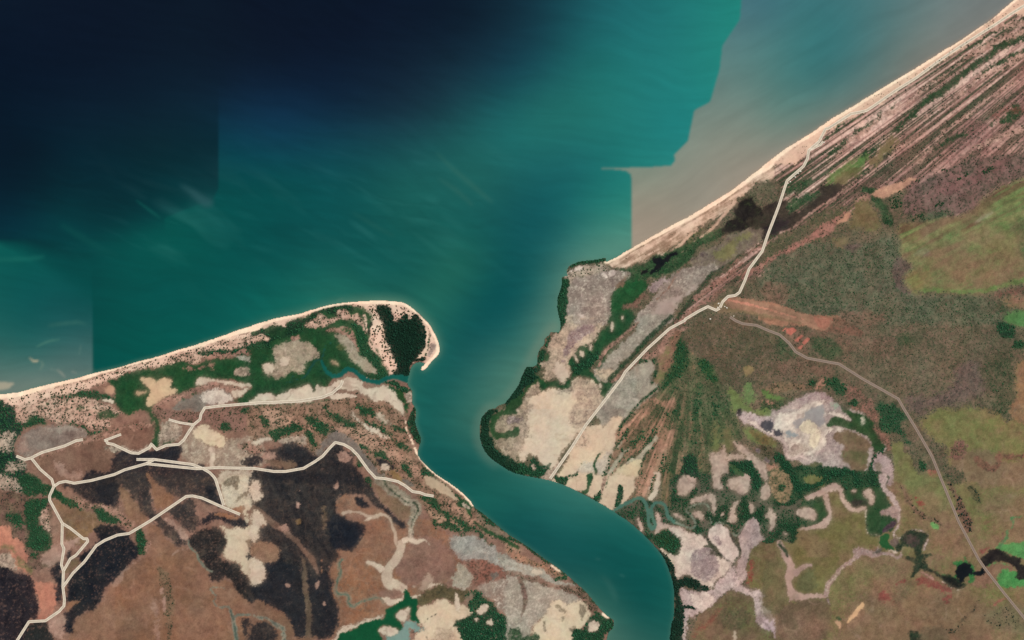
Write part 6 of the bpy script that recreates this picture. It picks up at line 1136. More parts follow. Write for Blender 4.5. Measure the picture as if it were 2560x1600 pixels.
COVE = samples('''50 620 8 88 82 150 650 8 84 80 50 720 10 84 82 150 760 20 84 84 60 800 18 86 84 200 830 38 92 92 80 860 34 96 92 200 900 76 110 106 60 930 70 112 106 150 930 90 116 110 220 760 8 78 76 220 660 4 76 72 60 960 120 130 120''')
SILT = samples('''1900 100 80 125 125 1850 200 95 130 125 2000 50 60 118 120 2100 100 55 115 118 2050 200 62 118 118 2150 150 75 118 118 2300 50 100 122 120 2400 30 116 126 124 2300 200 128 122 112 2100 300 118 122 112 1950 300 100 132 122 1850 380 140 140 126 1950 400 145 138 125
1700 450 142 142 128 1620 430 125 140 125 1620 500 150 145 128 1650 600 160 148 130 1750 520 150 145 130 2200 330 128 120 110 1620 560 160 146 130 1900 30 66 112 122 2450 60 118 122 118 1880 260 110 132 124 2010 400 150 134 122''')
def spread(sam, u, v):
    """Smooth surface through the sampled colours (multiquadric)."""
    p, c = sam
    c = np.sqrt(c)
    k = lambda a, b: np.sqrt(((a[:, None, :] - b[None, :, :]) ** 2).sum(-1) + 70.0 ** 2)
    A = k(p, p) - 14.0 * np.eye(len(p))
    n = len(p)
    S = np.zeros((n + 1, n + 1)); S[:n, :n] = A; S[n, :n] = 1; S[:n, n] = 1
    w = np.linalg.solve(S, np.vstack([c, np.zeros((1, 3))]))
    q = np.stack([np.clip(u, p[:, 0].min() - 40, p[:, 0].max() + 40), np.clip(v, p[:, 1].min() - 40, p[:, 1].max() + 40)], 1)
    return np.clip(k(q, p) @ w[:n] + w[n], c.min(0), c.max(0)) ** 2
SS = 3.6
SU = np.r_[np.linspace(-2600, U0 - 40, 40), np.arange(U0 - 8, U1 + 12, SS)]; SV = np.r_[np.linspace(-2600, V0 - 40, 40), np.arange(V0 - 8, V1 + 12, SS)]
sgx, sgy = np.meshgrid(SU, SV)
def field(sam):
    """Sampled colours at a coarse pitch, then smoothly enlarged."""
    cu = np.arange(U0 - 20, U1 + 60, 18.0); cv = np.arange(V0 - 20, V1 + 60, 18.0)
    a, b = np.meshgrid(cu, cv)
    f = spread(sam, a.ravel(), b.ravel()).reshape(len(cv), len(cu), 3)
    for _ in range(2):
        g = np.pad(f, ((1, 1), (1, 1), (0, 0)), mode='edge')
        f = (g[:-2, 1:-1] + g[2:, 1:-1] + g[1:-1, :-2] + g[1:-1, 2:] + 2 * f) / 6
    x = np.clip((SU - cu[0]) / 18.0, 0, len(cu) - 2.01); y = np.clip((SV - cv[0]) / 18.0, 0, len(cv) - 2.01)
    xi = x.astype(int); yi = y.astype(int); fx = (x - xi)[None, :, None]; fy = (y - yi)[:, None, None]
    q = lambda r, c: f[np.ix_(r, c)]
    return (q(yi, xi) * (1 - fx) + q(yi, xi + 1) * fx) * (1 - fy) + (q(yi + 1, xi) * (1 - fx) + q(yi + 1, xi + 1) * fx) * fy
def soft(poly, b):
    """Outline as a smooth mask on the sea grid."""
    sl = (slice(0, NY), slice(0, NX))
    m = blur(fill(poly, sl), b)
    r = np.clip(((SV - V0) / STEP).astype(int), 0, NY - 1); c = np.clip(((SU - U0) / STEP).astype(int), 0, NX - 1)
    return m[np.ix_(r, c)][..., None]
sea = field(SEA)
# sharp colour steps of image-tile joins, painted into the sea colour
f1 = soft(np.array([[-100, -100], [500, -100], [545, 150], [545, 470], [530, 500], [470, 520], [410, 545], [415, 590], [340, 625], [230, 640], [140, 600], [-100, 600]]), 3)
f1 = f1 * np.clip((sgy[..., None] - 180) / 170, 0, 1) * soft(np.array([[-100, -200], [700, -200], [700, 500], [545, 500], [420, 555], [230, 600], [-100, 600]]), 40)
dp = field(DEEP)
sea = sea * (1 - f1) + dp * f1
f2 = soft(np.array([[-100, 590], [229, 590], [229, 700], [231, 960], [-100, 1010]]), 3) * np.clip((sgy[..., None] - 596 - .28 * np.clip(sgx[..., None] - 60, 0, 400)) / (20 + .45 * np.clip(sgx[..., None], 0, 230)), 0, 1)
sea = sea * (1 - f2) + field(COVE) * f2
_seam = np.vstack([pts('N', '2190 -40 2190 0 2150 180 1985 430 1960 650 1870 960 1720 1040 1660 1330 1530 1460'), pts('F', '1540 0 1500 50 1300 65 1000 72 840 76 842 80 1000 84 1080 98 1118 130 1130 180 1130 850'), np.array([[1600, 700], [2640, 200], [2640, -160], [1870, -160]])])
f3 = soft(_seam, 3)
sea = sea * (1 - f3) + field(SILT) * f3
# streaks drawn out by the tide
def sstreak(ns, ang, ratio, seed):
    ca, sa = math.cos(math.radians(ang)), math.sin(math.radians(ang))
    wob = 70 * lattice(sgx / 240 + seed, sgy / 240, 700 + seed) + 26 * lattice(sgx / 90 + seed, sgy / 90, 720 + seed)
    al = sgx * ca - (sgy + wob) * sa; ac = sgx * sa + (sgy + wob) * ca
    return sum(a * (lattice(al / (ns * ratio * s) + seed, ac / (ns * s) + 3 * seed, 800 + seed) - 0.5) for a, s in ((1, 1), (.6, .5), (.4, .25)))
s1 = sstreak(22, -26, 7, 1)[..., None]; s2 = sstreak(14, -8, 9, 2)[..., None]; s3 = sstreak(26, 30, 5, 3)[..., None]
zone = np.clip(1 - np.abs(sgx - 900) / 700, 0, 1)[..., None]
s4 = np.clip(sstreak(46, -34, 4, 5) - .22, 0, 1)[..., None]; s5 = np.clip(sstreak(20, -18, 6, 6) - .2, 0, 1)[..., None]
_pl = np.exp(-(((sgx - 420) / 300) ** 2 + ((sgy - 560) / 120) ** 2))[..., None] + np.exp(-(((sgx - 1000) / 300) ** 2 + ((sgy - 520) / 150) ** 2))[..., None]
sea = sea * (1 + 0.4 * s4 * _pl + .3 * s5 * _pl) + np.array([.008, .012, .011]) * (s4 + .6 * s5) * _pl
sea = sea * (1 + 0.12 * s1 * zone + 0.09 * s2 * (1 - f3) + 0.10 * s3 * f3 + 0.05 * (lattice(sgx / 90, sgy / 90, 31)[..., None] - .5))
def tint(c, m):
    global sea
    sea = sea * (1 - m) + (lin(c) / KL) * m
def line_soft(tile, s, w, b):
    p = smooth(pts(tile, s), closed=False)
    return soft(ribbon(p, [x / 3.78 for x in w] if tile != 'S' else w), b)
for s, w, b, c, k in (('S 1090 380 1130 420 1165 450 1200 480 1230 505', [3, 9, 12, 10, 4], 7, (48, 104, 94), .5), ('S 1095 445 1140 475 1180 512', [3, 10, 5], 7, (48, 102, 92), .45), ('S 880 530 930 560 985 590', [3, 8, 4], 7, (36, 96, 88), .4),
                      ('S 450 462 480 480 515 505 530 500', [3, 14, 26, 12], 9, (44, 88, 92), .7), ('S 340 500 380 530 400 545', [3, 8, 3], 4, (16, 86, 80), .6), ('S 150 560 200 590 250 620 300 640', [6, 16, 16, 6], 8, (14, 80, 76), .5), ('S 110 640 70 646 0 650', [4, 8, 8], 6, (24, 104, 94), .7),
                      ('A 270 350 310 382 345 386 360 375', [4, 12, 14, 3], 1.5, (214, 196, 160), .8), ('A 380 380 400 420 370 470', [8, 16, 6], 4, (120, 142, 124), .5), ('A 340 250 450 200 560 180', [10, 20, 10], 4, (78, 128, 112), .6), ('A 450 50 600 30 740 20 820 45', [8, 16, 14, 4], 5, (66, 118, 106), .7), ('A 760 230 750 300 740 330', [6, 12, 4], 4, (90, 124, 116), .6),
                      ('A 530 460 580 500 620 550', [6, 14, 6], 1.5, (160, 158, 144), .6), ('A 460 450 530 480 600 520', [4, 8, 4], 2, (120, 138, 126), .6), ('A 670 480 720 500', [10, 10], 3, (140, 146, 134), .6),
                      ('C 760 190 790 180 830 170', [6, 10, 4], 2, (90, 130, 112), .5), ('H 790 740 830 750', [4, 4], 1.2, (70, 118, 110), .6), ('H 1010 890 1040 900 1060 915', [4, 8, 3], 1.2, (70, 124, 116), .6), ('H 830 900 900 960 960 1080 980 1160', [10, 30, 40, 10], 8, (60, 108, 98), .4),
                      ('H 650 100 850 250 980 300', [20, 60, 10], 8, (56, 112, 100), .5), ('C 1640 405 1660 412', [4, 4], 1.2, (120, 150, 130), .5)):
    t, r = s.split(' ', 1)
    tint(c, line_soft(t, r, w, b) * k)
bar = soft(smooth(pts('A', '0 580 60 585 130 600 100 620 50 650 0 685')), 3)
tint((192, 178, 152), bar * .6)
tint((110, 132, 120), soft(smooth(pts('A', '180 620 250 590 400 540 560 560 620 560 840 460 870 480 640 570 400 630 200 665')), 5) * .3)
# shallows pale towards the shore
_near = blur(LANDRAW, 26); _near2 = blur(LANDRAW, 9)
_r = np.clip(((SV - V0) / STEP).astype(int), 0, NY - 1); _c = np.clip(((SU - U0) / STEP).astype(int), 0, NX - 1)
n1 = _near[np.ix_(_r, _c)][..., None]; n2 = _near2[np.ix_(_r, _c)][..., None]
river_m = np.clip((sgy[..., None] - 1050) / 80, 0, 1)
spit_m = np.exp(-(((sgx - 960) / 260) ** 2 + ((sgy - 760) / 130) ** 2))[..., None]
tint((96, 140, 118), np.clip(n1 * 2 - .05, 0, 1) * spit_m * .55)
tint((84, 126, 108), np.clip(n2 * 2, 0, 1) * (.5 - .22 * river_m - .2 * f2) * (1 - f3))
tint((176, 152, 132), np.clip(n2 * 2, 0, 1) * .4 * f3)
pale_e = soft(np.vstack([pts('G', '470 100 360 130 290 230 230 330 150 430 40 600 0 690'), pts('D', '2260 60 2150 120 2100 220 2100 340 2130 440 2200 545 2300 625 2250 620 2150 540 2080 420 2060 300 2080 180 2150 60 2300 0'), pts('G', '0 620 120 400 200 250 330 60 420 0')]), 16)
tint((112, 134, 116), pale_e * .6)
sea = np.clip(sea, 0.001, .9)

# ---------------------------------------------------------------- ground relief
hill = 0.6 + 2.0 * blur(LANDRAW, 24)
HGT = hill + blur(LIFT, 4) + 1.1 * (fbm(56, _all, 5) - .5) + 0.5 * (fbm(14, _all, 9) - .5)
HGT = np.where(LANDRAW > .9, np.maximum(HGT, .6), np.maximum(HGT * LANDRAW, .15))
def height(u, v):
    x = np.clip((np.asarray(u) - U0) / STEP, 0, NX - 1.01); y = np.clip((np.asarray(v) - V0) / STEP, 0, NY - 1.01)
    i = x.astype(int); j = y.astype(int); fx = x - i; fy = y - j
    return (HGT[j, i] * (1 - fx) + HGT[j, i + 1] * fx) * (1 - fy) + (HGT[j + 1, i] * (1 - fx) + HGT[j + 1, i + 1] * fx) * fy

# ---------------------------------------------------------------- mesh helpers
def link(o, parent=None):
    scene.collection.objects.link(o)
    if parent is not None: o.parent = parent
    return o
def raw_mesh(name, co, faces, nside, mat, col=None, smooth_faces=True):
    me = bpy.data.meshes.new(name)
    nv, nf = len(co), len(faces)
    me.vertices.add(nv); me.vertices.foreach_set('co', np.ascontiguousarray(co, dtype=np.float32).ravel())
    me.loops.add(nf * nside); me.loops.foreach_set('vertex_index', np.ascontiguousarray(faces, dtype=np.int32).ravel())
    me.polygons.add(nf)
    me.polygons.foreach_set('loop_start', np.arange(0, nf * nside, nside, dtype=np.int32))
    me.polygons.foreach_set('use_smooth', np.full(nf, smooth_faces))
    me.update(calc_edges=True)
    if col is not None:
        a = me.color_attributes.new('Col', 'FLOAT_COLOR', 'POINT')
        a.data.foreach_set('color', np.hstack([col, np.ones((nv, 1))]).astype(np.float32).ravel())
    me.materials.append(mat)
    return me
def tag(o, label=None, cat=None, group=None, kind=None):
    if label: o['label'] = label
    if cat: o['category'] = cat
    if group: o['group'] = group
    if kind: o['kind'] = kind
    return o
def grid_object(name, gx, gy, gz, col, facemask, mat, label, kind):
    ny, nx = gx.shape
    j, i = np.nonzero(facemask)
    if len(j) == 0: return None
    a = j * nx + i
    f = np.stack([a + nx, a + nx + 1, a + 1, a], 1)
    u, inv = np.unique(f.ravel(), return_inverse=True)
    co = np.stack([wx(gx.ravel()[u]), wy(gy.ravel()[u]), gz.ravel()[u]], 1)
    me = raw_mesh(name, co, inv.reshape(-1, 4), 4, mat, col.reshape(-1, 3)[u])
    return tag(link(bpy.data.objects.new(name, me)), label, None, None, kind)

# ---------------------------------------------------------------- ground objects
L4 = (LANDRAW[:-1, :-1] + LANDRAW[1:, :-1] + LANDRAW[:-1, 1:] + LANDRAW[1:, 1:]) / 4
face_land = L4 > .5
# neighbouring covers grade into one another
_hard = np.array([s['mat'] == 'water' or s['nm'] in ('beach', 'airstrip', 'cleared_plot', 'tidal_creek', 'algae_pool', 'dark_pool') for s in LAYERS] + [True])[TOP] | (LANDRAW < .98)
_keep = 1 - blur(_hard.astype(np.float32), 3)
_wmix = np.clip((.5 * fbm(28, _all, 81) + .3 * fbm(7, _all, 83) + .2 * WHITE - .36) * 2.6, 0, 1) * .42 * _keep
for _ch in range(3):
    _bl = .5 * blur(COL[..., _ch], 9) + .5 * blur(COL[..., _ch], 24)
    COL[..., _ch] += (_bl - COL[..., _ch]) * _wmix
for _ch in range(3): COL[..., _ch] = .7 * COL[..., _ch] + .3 * box(COL[..., _ch], 1)
_v = fbm(28, _all, 41) - .5; _v2 = fbm(112, _all, 43) - .5; _hu = fbm(56, _all, 45) - .5; _g = fbm(14, _all, 47) - .5
_soft = np.array([s['mat'] in ('water', 'sand') or s['nm'] in ('tidal_flat', 'algae_pool') for s in LAYERS] + [False])[TOP]
_am = 1 - .6 * blur(_soft.astype(np.float32), 3)
COL *= (1 + _am * (0.26 * (WHITE - .5) + 0.34 * (fbm(7, _all, 33) - .5) + 0.34 * _g + 0.26 * _v + 0.16 * _v2))[..., None]
_lum = COL @ np.array([.3, .5, .2], dtype=np.float32)
COL *= np.clip((_lum / .12) ** .13, .72, 1.14)[..., None]
COL *= 1 + _hu[..., None] * np.array([0.16, -0.06, -0.10]) + _g[..., None] * np.array([-.06, .05, 0])
OF = OBJ[:-1, :-1]
for g, (nm, lb, mt, kd) in enumerate(GROUND):
    grid_object(nm, GX, GY, HGT, COL, face_land & (OF == g), MAT[mt], lb, kd)
# sea sheets (kept a little way under the shore)
_ln = blur(LANDRAW, 3)[np.ix_(_r, _c)]
S4 = ((_ln[:-1, :-1] + _ln[1:, :-1] + _ln[:-1, 1:] + _ln[1:, 1:]) / 4 < .995) & ~((sgx[:-1, :-1] < U0) & (sgy[:-1, :-1] > 990))
cy = sgy[:-1, :-1]; cx = sgx[:-1, :-1]
f3f = f3[:-1, :-1, 0] > .5
riv = (cy > 905 + (cx - 1040) * -.75) & (cy > 700) & (cx > 980) & ~f3f
szz = np.zeros_like(sgx) - 0.25
grid_object('sea', sgx, sgy, szz, sea, S4 & ~f3f & ~riv, MAT['water'], 'deep navy to teal green sea filling the upper left', 'structure')
grid_object('silty_sea', sgx, sgy, szz, sea, S4 & f3f, MAT['water'], 'milky silt laden sea along the north eastern beach', 'structure')
grid_object('river', sgx, sgy, szz, sea, S4 & riv, MAT['water'], 'teal green river winding down to the bottom edge', 'structure')

# country and open water beyond the mapped area
def sheet(name, quads, z, mat, label):
    co = []; f = []
    for q in quads:
        f.append([len(co) + k for k in range(4)])
        co += [(wx(a), wy(b), z) for a, b in q]
    me = bpy.data.meshes.new(name); me.from_pydata(co, [], f); me.materials.append(mat)
    return tag(link(bpy.data.objects.new(name, me)), label, None, None, 'structure')
def rect(a, b, c, d): return [(a, d), (c, d), (c, b), (a, b)]
FAR = 12000
far_sea = flat_material('far_sea', (7, 22, 38), 900, .1, .12, .25)
far_land = flat_material('far_land', (122, 106, 78), 700, .22, .95, .1)
_n = [n for n in far_land.node_tree.nodes if n.type == 'TEX_NOISE'][0]; _n.inputs['Detail'].default_value = 12; _n.inputs['Roughness'].default_value = .68
_rp = [n for n in far_land.node_tree.nodes if n.type == 'VALTORGB'][0].color_ramp
for _e, _cc in ((.42, (66, 70, 54)), (.5, (104, 98, 72)), (.57, (136, 104, 82))):
    _q = _rp.elements.new(_e); _q.color = (*alb(_cc), 1)
_rp.elements[0].color = (*alb((40, 56, 42)), 1); _rp.elements[-1].color = (*alb((176, 150, 128)), 1)
sheet('sea_floor', [rect(-FAR, -FAR, FAR, FAR)], -6.0, far_sea, 'dark sea bed under the whole coast')
eps = 6.0
sheet('open_sea', [rect(-FAR, -FAR, U1 - 60, 950)], -1.5, far_sea, 'open sea beyond the mapped bay')
sheet('hinterland', [rect(-FAR, 950, U0 + eps, V1 - eps), rect(-FAR, V1 - eps, 1500, FAR), rect(1680, V1 - eps, FAR, FAR), rect(U1 - eps, -FAR, FAR, V1 - eps)], 0.4, far_land, 'savanna country beyond the mapped coast')
sheet('upper_river', [rect(1500, V1 - eps, 1680, FAR)], -0.5, flat_material('river_far', (16, 82, 76), 200, .06, .12, .25), 'river continuing inland')

# ---------------------------------------------------------------- tracks and roads
ROADS = []
def road(parts, wid, edge, core, label, name='track'):
    p = np.vstack([pts(t, s, False) for t, s in parts])
    d = np.r_[0, np.cumsum(np.linalg.norm(np.diff(p, axis=0), axis=1))]
    t = np.unique(np.r_[np.arange(0, d[-1], 7.0), d])
    p = np.stack([np.interp(t, d, p[:, 0]), np.interp(t, d, p[:, 1])], 1)
    ROADS.append((p, wid))
    dd = np.gradient(p, axis=0); dd /= np.maximum(np.linalg.norm(dd, axis=1), 1e-6)[:, None]
    nr = np.stack([-dd[:, 1], dd[:, 0]], 1)
    zlift = 1.6 + 0.06 * len(ROADS)
    def strip(nm, o0, o1, lift, mat, parent=None):
        co = []
        for k in range(len(p)):
            zc = float(height(p[k, 0], p[k, 1])) + lift
            for o in (o0, o1):
                q = p[k] + nr[k] * o
                co.append((wx(q[0]), wy(q[1]), zc))
        for k in range(len(p)):
            for o in (o0, o1):
                q = p[k] + nr[k] * o
                co.append((wx(q[0]), wy(q[1]), -.2))
        f = []; n2 = 2 * len(p)
        for k in range(len(p) - 1):
            a = 2 * k
            f.append((a, a + 1, a + 3, a + 2))
            f.append((a + 1, a + 1 + n2, a + 3 + n2, a + 3)); f.append((a + n2, a, a + 2, a + 2 + n2))
        me = bpy.data.meshes.new(nm); me.from_pydata(co, [], f); me.materials.append(mat)
        return link(bpy.data.objects.new(nm, me), parent)
    h = wid / 2
    o = strip(name, -h + 1.2, h - 1.2, zlift, core)
    tag(o, label, None, None, 'structure')
    strip('verge', -h, -h + 1.25, zlift + .3, edge, o)
    strip('verge', h - 1.25, h, zlift + .3, edge, o)
R_EDGE = flat_material('track_verge', (236, 224, 204), 30, .10, .9)
R_CORE = flat_material('track_gravel', (202, 188, 166), 30, .14, .9)
D_EDGE = flat_material('road_verge', (164, 142, 126), 40, .06, .9)
D_CORE = flat_material('road_gravel', (134, 118, 106), 20, .08, .9)
road([('I', '2600 -62 2419 55 2290 135 2150 230 1800 450 1600 585 1400 735 1200 860 1000 1000 930 1045 860 1062 785 1075 570 1213 545 1215 480 1340 385 1420 372 1500'), ('J', '335 60 180 195 155 270 100 440 0 700'), ('F', '2365 860 2240 1030 2200 1140 2150 1250 2110 1280 2040 1290 1990 1340 1965 1395')], 6.6, R_EDGE, R_CORE, 'cream coast track running from the north east corner to the settlement')
road([('I', '392 1418 500 1365 520 1335')], 5.6, R_EDGE, R_CORE, 'short cream spur track near the north eastern beach')
road([('F', '1962 1400 1930 1420 1850 1385 1760 1430 1630 1508'), ('G', '1640 0 1490 80 1280 270 1070 490 1030 560 870 770 700 990 560 1210 360 1500')], 6.6, R_EDGE, R_CORE, 'long straight cream track from the settlement down to the river')
road([('G', '2060 -30 2110 5 2180 35 2310 50 2400 90'), ('K', '110 140 200 220 260 300 370 360 530 390 670 415 900 560 1230 745 1290 850 1400 1030 1550 1290 1635 1500'), ('L', '1800 390 1990 750 2060 850 2240 1080 2419 1300 2560 1480')], 6.6, D_EDGE, D_CORE, 'grey brown road running from the settlement to the south eastern corner', 'road')
road([('C', '820 950 800 1000 720 1070 620 1110 400 1145 180 1155 10 1162'), ('A', '2050 815 1935 830 1900 890 1890 940 1830 990 1770 1080 1740 1130 1690 1175 1570 1185 1480 1225 1430 1170 1415 1205 1310 1260 1240 1255 1070 1175 1015 1165 1005 1135')], 6.6, R_EDGE, R_CORE, 'cream track along the spit mudflat and on through the western plain')
road([('A', '985 1140 1145 1080')], 5.8, R_EDGE, R_CORE, 'short cream cross track at the western end of the spit track')
road([('A', '1595 940 1700 970 1800 985 1830 988')], 5.8, R_EDGE, R_CORE, 'short cream spur track in the pink western scrub')
road([('A', '785 1130 720 1140 610 1190 400 1250 290 1305 235 1318 155 1285')], 6.6, R_EDGE, R_CORE, 'curved cream track along the grey oval marsh pan')
road([('A', '298 1306 380 1410 490 1505'), ('B', '510 60 470 150 470 190 590 410 585 605 605 650 580 800 600 860 595 1010 610 1130 605 1190 560 1240 430 1330 275 1338 165 1512 100 1620')], 6.6, R_EDGE, R_CORE, 'long cream track winding down the south western edge')
road([('B', '510 60 560 25 620 12 700 30 860 5'), ('A', '1080 1460 1180 1415 1375 1360 1460 1318')], 6.6, R_EDGE, R_CORE, 'cream cross track over the dark burnt triangle')
road([('A', '1290 1318 1460 1318 1820 1365 1920 1405 1980 1440 2020 1480 2038 1508'), ('B', '2115 240')], 6.6, R_EDGE, R_CORE, 'cream track bending south beside the salt flat')
road([('A', '1375 1357 1860 1405 2050 1395 2400 1402'), ('D', '170 675 280 675 450 645 560 580 630 530 700 450 750 400 830 420 900 460 960 520 1060 660 1130 735 1230 745 1340 770 1410 810 1480 865 1550 875 1600 895 1680 908')], 6.6, R_EDGE, R_CORE, 'cream track arching over the burnt grassland towards the river')
road([('B', '590 410 665 455 790 555 825 555 830 580 720 710 665 745 600 860')], 6.6, R_EDGE, R_CORE, 'cream loop track with a sharp corner in the south west')
road([('B', '597 1010 690 880 800 770 910 620 990 570 1110 520 1220 505 1280 470 1430 380 1760 155 1820 150 1910 170 2090 250 2270 325')], 6.6, R_EDGE, R_CORE, 'cream track crossing the largest burnt patch to the salt flat')
# faint foot track beside the airstrip
# ---------------------------------------------------------------- vegetation masses
ROADM = np.zeros((NY, NX), dtype=bool)
for p, w in ROADS:
    for (a, b) in zip(p[:-1], p[1:]):
        for t in (0, .25, .5, .75):
            q = a + (b - a) * t
            c = int((q[0] - U0) / STEP); r = int((q[1] - V0) / STEP)
            if 3 < c < NX - 4 and 3 < r < NY - 4: ROADM[r - 3:r + 4, c - 3:c + 4] = True
ang5 = np.arange(5) * 2 * math.pi / 5
def crowns(name, u, v, rad, hgt, col, label, kind='stuff'):
    """Low leafy crowns, one per tree, joined into one canopy."""
    n = len(u)
    z0 = height(u, v)
    rot = rng.random(n) * 6.28
    jit = 1 + 0.5 * (rng.random((n, 11)) - .5)
    co = np.zeros((n, 11, 3), dtype=np.float32)
    for ring, (fr, fz) in enumerate(((.88, 0.0), (.92, .62))):
        a = ang5[None, :] + rot[:, None] + ring * .6
        r = rad[:, None] * fr * jit[:, ring * 5:ring * 5 + 5] * M
        co[:, ring * 5:ring * 5 + 5, 0] = wx(u)[:, None] + np.cos(a) * r
        co[:, ring * 5:ring * 5 + 5, 1] = wy(v)[:, None] + np.sin(a) * r
        co[:, ring * 5:ring * 5 + 5, 2] = z0[:, None] + hgt[:, None] * fz * jit[:, 5 - ring * 5:10 - ring * 5]- (0.3 if ring == 0 else 0)
    co[:, 10, 0] = wx(u); co[:, 10, 1] = wy(v); co[:, 10, 2] = z0 + hgt
    t = []
    for k in range(5):
        k2 = (k + 1) % 5
        t += [(k, k2, 5 + k), (k2, 5 + k2, 5 + k), (5 + k, 5 + k2, 10)]
    f = (np.array(t)[None] + (np.arange(n) * 11)[:, None, None]).reshape(-1, 3)
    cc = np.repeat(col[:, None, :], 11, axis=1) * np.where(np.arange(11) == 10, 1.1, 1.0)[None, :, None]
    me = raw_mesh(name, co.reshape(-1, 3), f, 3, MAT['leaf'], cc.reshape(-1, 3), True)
    return tag(link(bpy.data.objects.new(name, me)), label, None, None, kind)
CANOPY = {
    'wood_e': ('woodland_canopy', 'open grey green eucalypt woodland covering the eastern mainland'),
    'dune_w': ('dune_shrubs', 'small dark shrubs sprinkled over the dunes of the western coast and spit'),
    'forest_w': ('forest_canopy', 'dark green forest patches scattered over the western plain'),
    'scrub_w': ('scrub_canopy', 'sparse low scrub on the pink ground of the western side'),
    'mangrove_w': ('mangrove_canopy', 'green mangrove belts of the western bank and the spit'),
    'mangrove_dark': ('mangrove_canopy', 'black green mangrove canopy enclosed by the tip of the spit'),
    'ridge_e': ('ridge_scrub', 'low scrub in stripes on the north eastern beach ridges'),
    'dune_e': ('dune_shrubs', 'tiny shrubs on the pale dune strip of the north eastern coast'),
    'swale_e': ('swale_thicket', 'green thicket in the swale behind the eastern beach'),
    'mangrove_e': ('mangrove_canopy', 'mangrove canopy of the eastern bank and its creeks'),
    'forest_e': ('forest_canopy', 'dark green groves around the salt lake in the east'),
    'woodfan_e': ('woodland_canopy', 'green woodland canopy fanning south from the settlement'),
    'ridgefan_e': ('ridge_scrub', 'trees lining the orange sand ridges near the river'),
}
pool = {}
LUMC = COL @ np.array([.3, .5, .2], dtype=np.float32)
INNER = (GX > -40) & (GX < 2600) & (GY > -40) & (GY < 1640)
for k, s in enumerate(LAYERS):
    if not s['tr'] or not s['cg']: continue
    dens, rad, col, frac, cs = s['tr']
    m = (TOP == k) & (LANDRAW > .85) & INNER & ~ROADM
    cnt = int(m.sum())
    if cnt == 0: continue
    n = int(cnt * STEP * STEP * dens / 100.0 * (1.9 if s['nm'] in ('mangrove_mud', 'forest_floor', 'woodland_floor') else 1.3))
    if n == 0: continue
    r, c = np.nonzero(m)
    pick = rng.integers(0, cnt, int(n / max(frac, .05)) if frac < 1 else n)
    if frac < 1:
        f = LUMC[r[pick], c[pick]] * (1.25 - .5 * fbm(cs, _all, k + 3)[r[pick], c[pick]])      # trees stand where the ground cover is darkest
        pick = pick[f <= np.quantile(f, frac)]
    u = UU[c[pick]] + (rng.random(len(pick)) - .5) * STEP * 1.6
    v = VV[r[pick]] + (rng.random(len(pick)) - .5) * STEP * 1.6
    ra = rad * np.clip(np.exp(rng.normal(-.08, .34, len(pick))), .5, 2.1)
    cl = alb(col)[None] * (0.7 + 0.75 * rng.random((len(pick), 1))) * (1 + .12 * (rng.random((len(pick), 3)) - .5)) * 1.2
    pool.setdefault(s['cg'], []).append((u, v, ra, ra * M * (0.75 + .4 * rng.random(len(pick))), cl))
ntree = 0
for cg, ls in pool.items():
    u, v, ra, hg, cl = (np.concatenate([q[i] for q in ls]) for i in range(5))
    ntree += len(u)
    crowns(CANOPY[cg][0], u, v, ra, hg, cl, CANOPY[cg][1])
print('crowns', ntree, {c: sum(len(q[0]) for q in l) for c, l in pool.items()})

# ---------------------------------------------------------------- trees that stand out one by one
bark = flat_material('bark', (96, 82, 68), 2, .2)
LEAFS = [flat_material('foliage_' + n, c, 3, .3, .85, .15) for n, c in (('olive', (74, 78, 50)), ('dark', (44, 60, 40)), ('green', (34, 74, 44)))]
def crown_mesh(seed, leaf):
    """A lumpy crown built of leaf clumps at slightly different heights."""
    g = np.random.default_rng(seed)
    co = []; f = []
    for i in range(9):
        a = g.random() * 6.28; d = 0.62 * math.sqrt(g.random()) if i else 0
        cx0, cy0, cz0 = math.cos(a) * d, math.sin(a) * d, 0.55 + .3 * g.random() - .25 * d
        r = 0.32 + .2 * g.random()
        b = len(co)
        for ring, (fr, fz) in enumerate(((.55, -.6), (1.0, 0.0), (.62, .62))):
            for q in range(6):
                t = q * math.pi / 3 + ring * .5 + a
                w = r * fr * (.75 + .5 * g.random())
                co.append((cx0 + math.cos(t) * w, cy0 + math.sin(t) * w, cz0 + fz * r * (.7 + .6 * g.random())))
        co.append((cx0, cy0, cz0 + r * .95)); co.append((cx0, cy0, cz0 - r * .8))
        for q in range(6):
            n = (q + 1) % 6
            for ring in (0, 1):
                f.append((b + ring * 6 + q, b + ring * 6 + n, b + ring * 6 + 6 + n, b + ring * 6 + 6 + q))
            f.append((b + 12 + q, b + 12 + n, b + 18)); f.append((b + n, b + q, b + 19))
    me = bpy.data.meshes.new('crown'); me.from_pydata(co, [], f); me.materials.append(leaf)
    return me
def trunk_mesh():
    co = []; f = []
    for z, r, ox in ((-.35, .09, 0), (.2, .06, .02), (.5, .05, .04), (.7, .03, .07)):
        for q in range(6):
            t = q * math.pi / 3
            co.append((ox + math.cos(t) * r, math.sin(t) * r, z))
    for l in range(3):
        for q in range(6):
            n = (q + 1) % 6
            f.append((l * 6 + q, l * 6 + n, l * 6 + 6 + n, l * 6 + 6 + q))
    for (dx, dy) in ((.35, .1), (-.25, .25), (.0, -.35)):                      # limbs
        b = len(co)
        for z, r, t in ((.3, .04, 0), (.6, .015, 1)):
            for q in range(4):
                an = q * math.pi / 2
                co.append((.03 + dx * t + math.cos(an) * r, dy * t + math.sin(an) * r, z))
        for q in range(4):
            n = (q + 1) % 4
            f.append((b + q, b + n, b + 4 + n, b + 4 + q))
    me = bpy.data.meshes.new('trunk'); me.from_pydata(co, [], f); me.materials.append(bark)
    return me
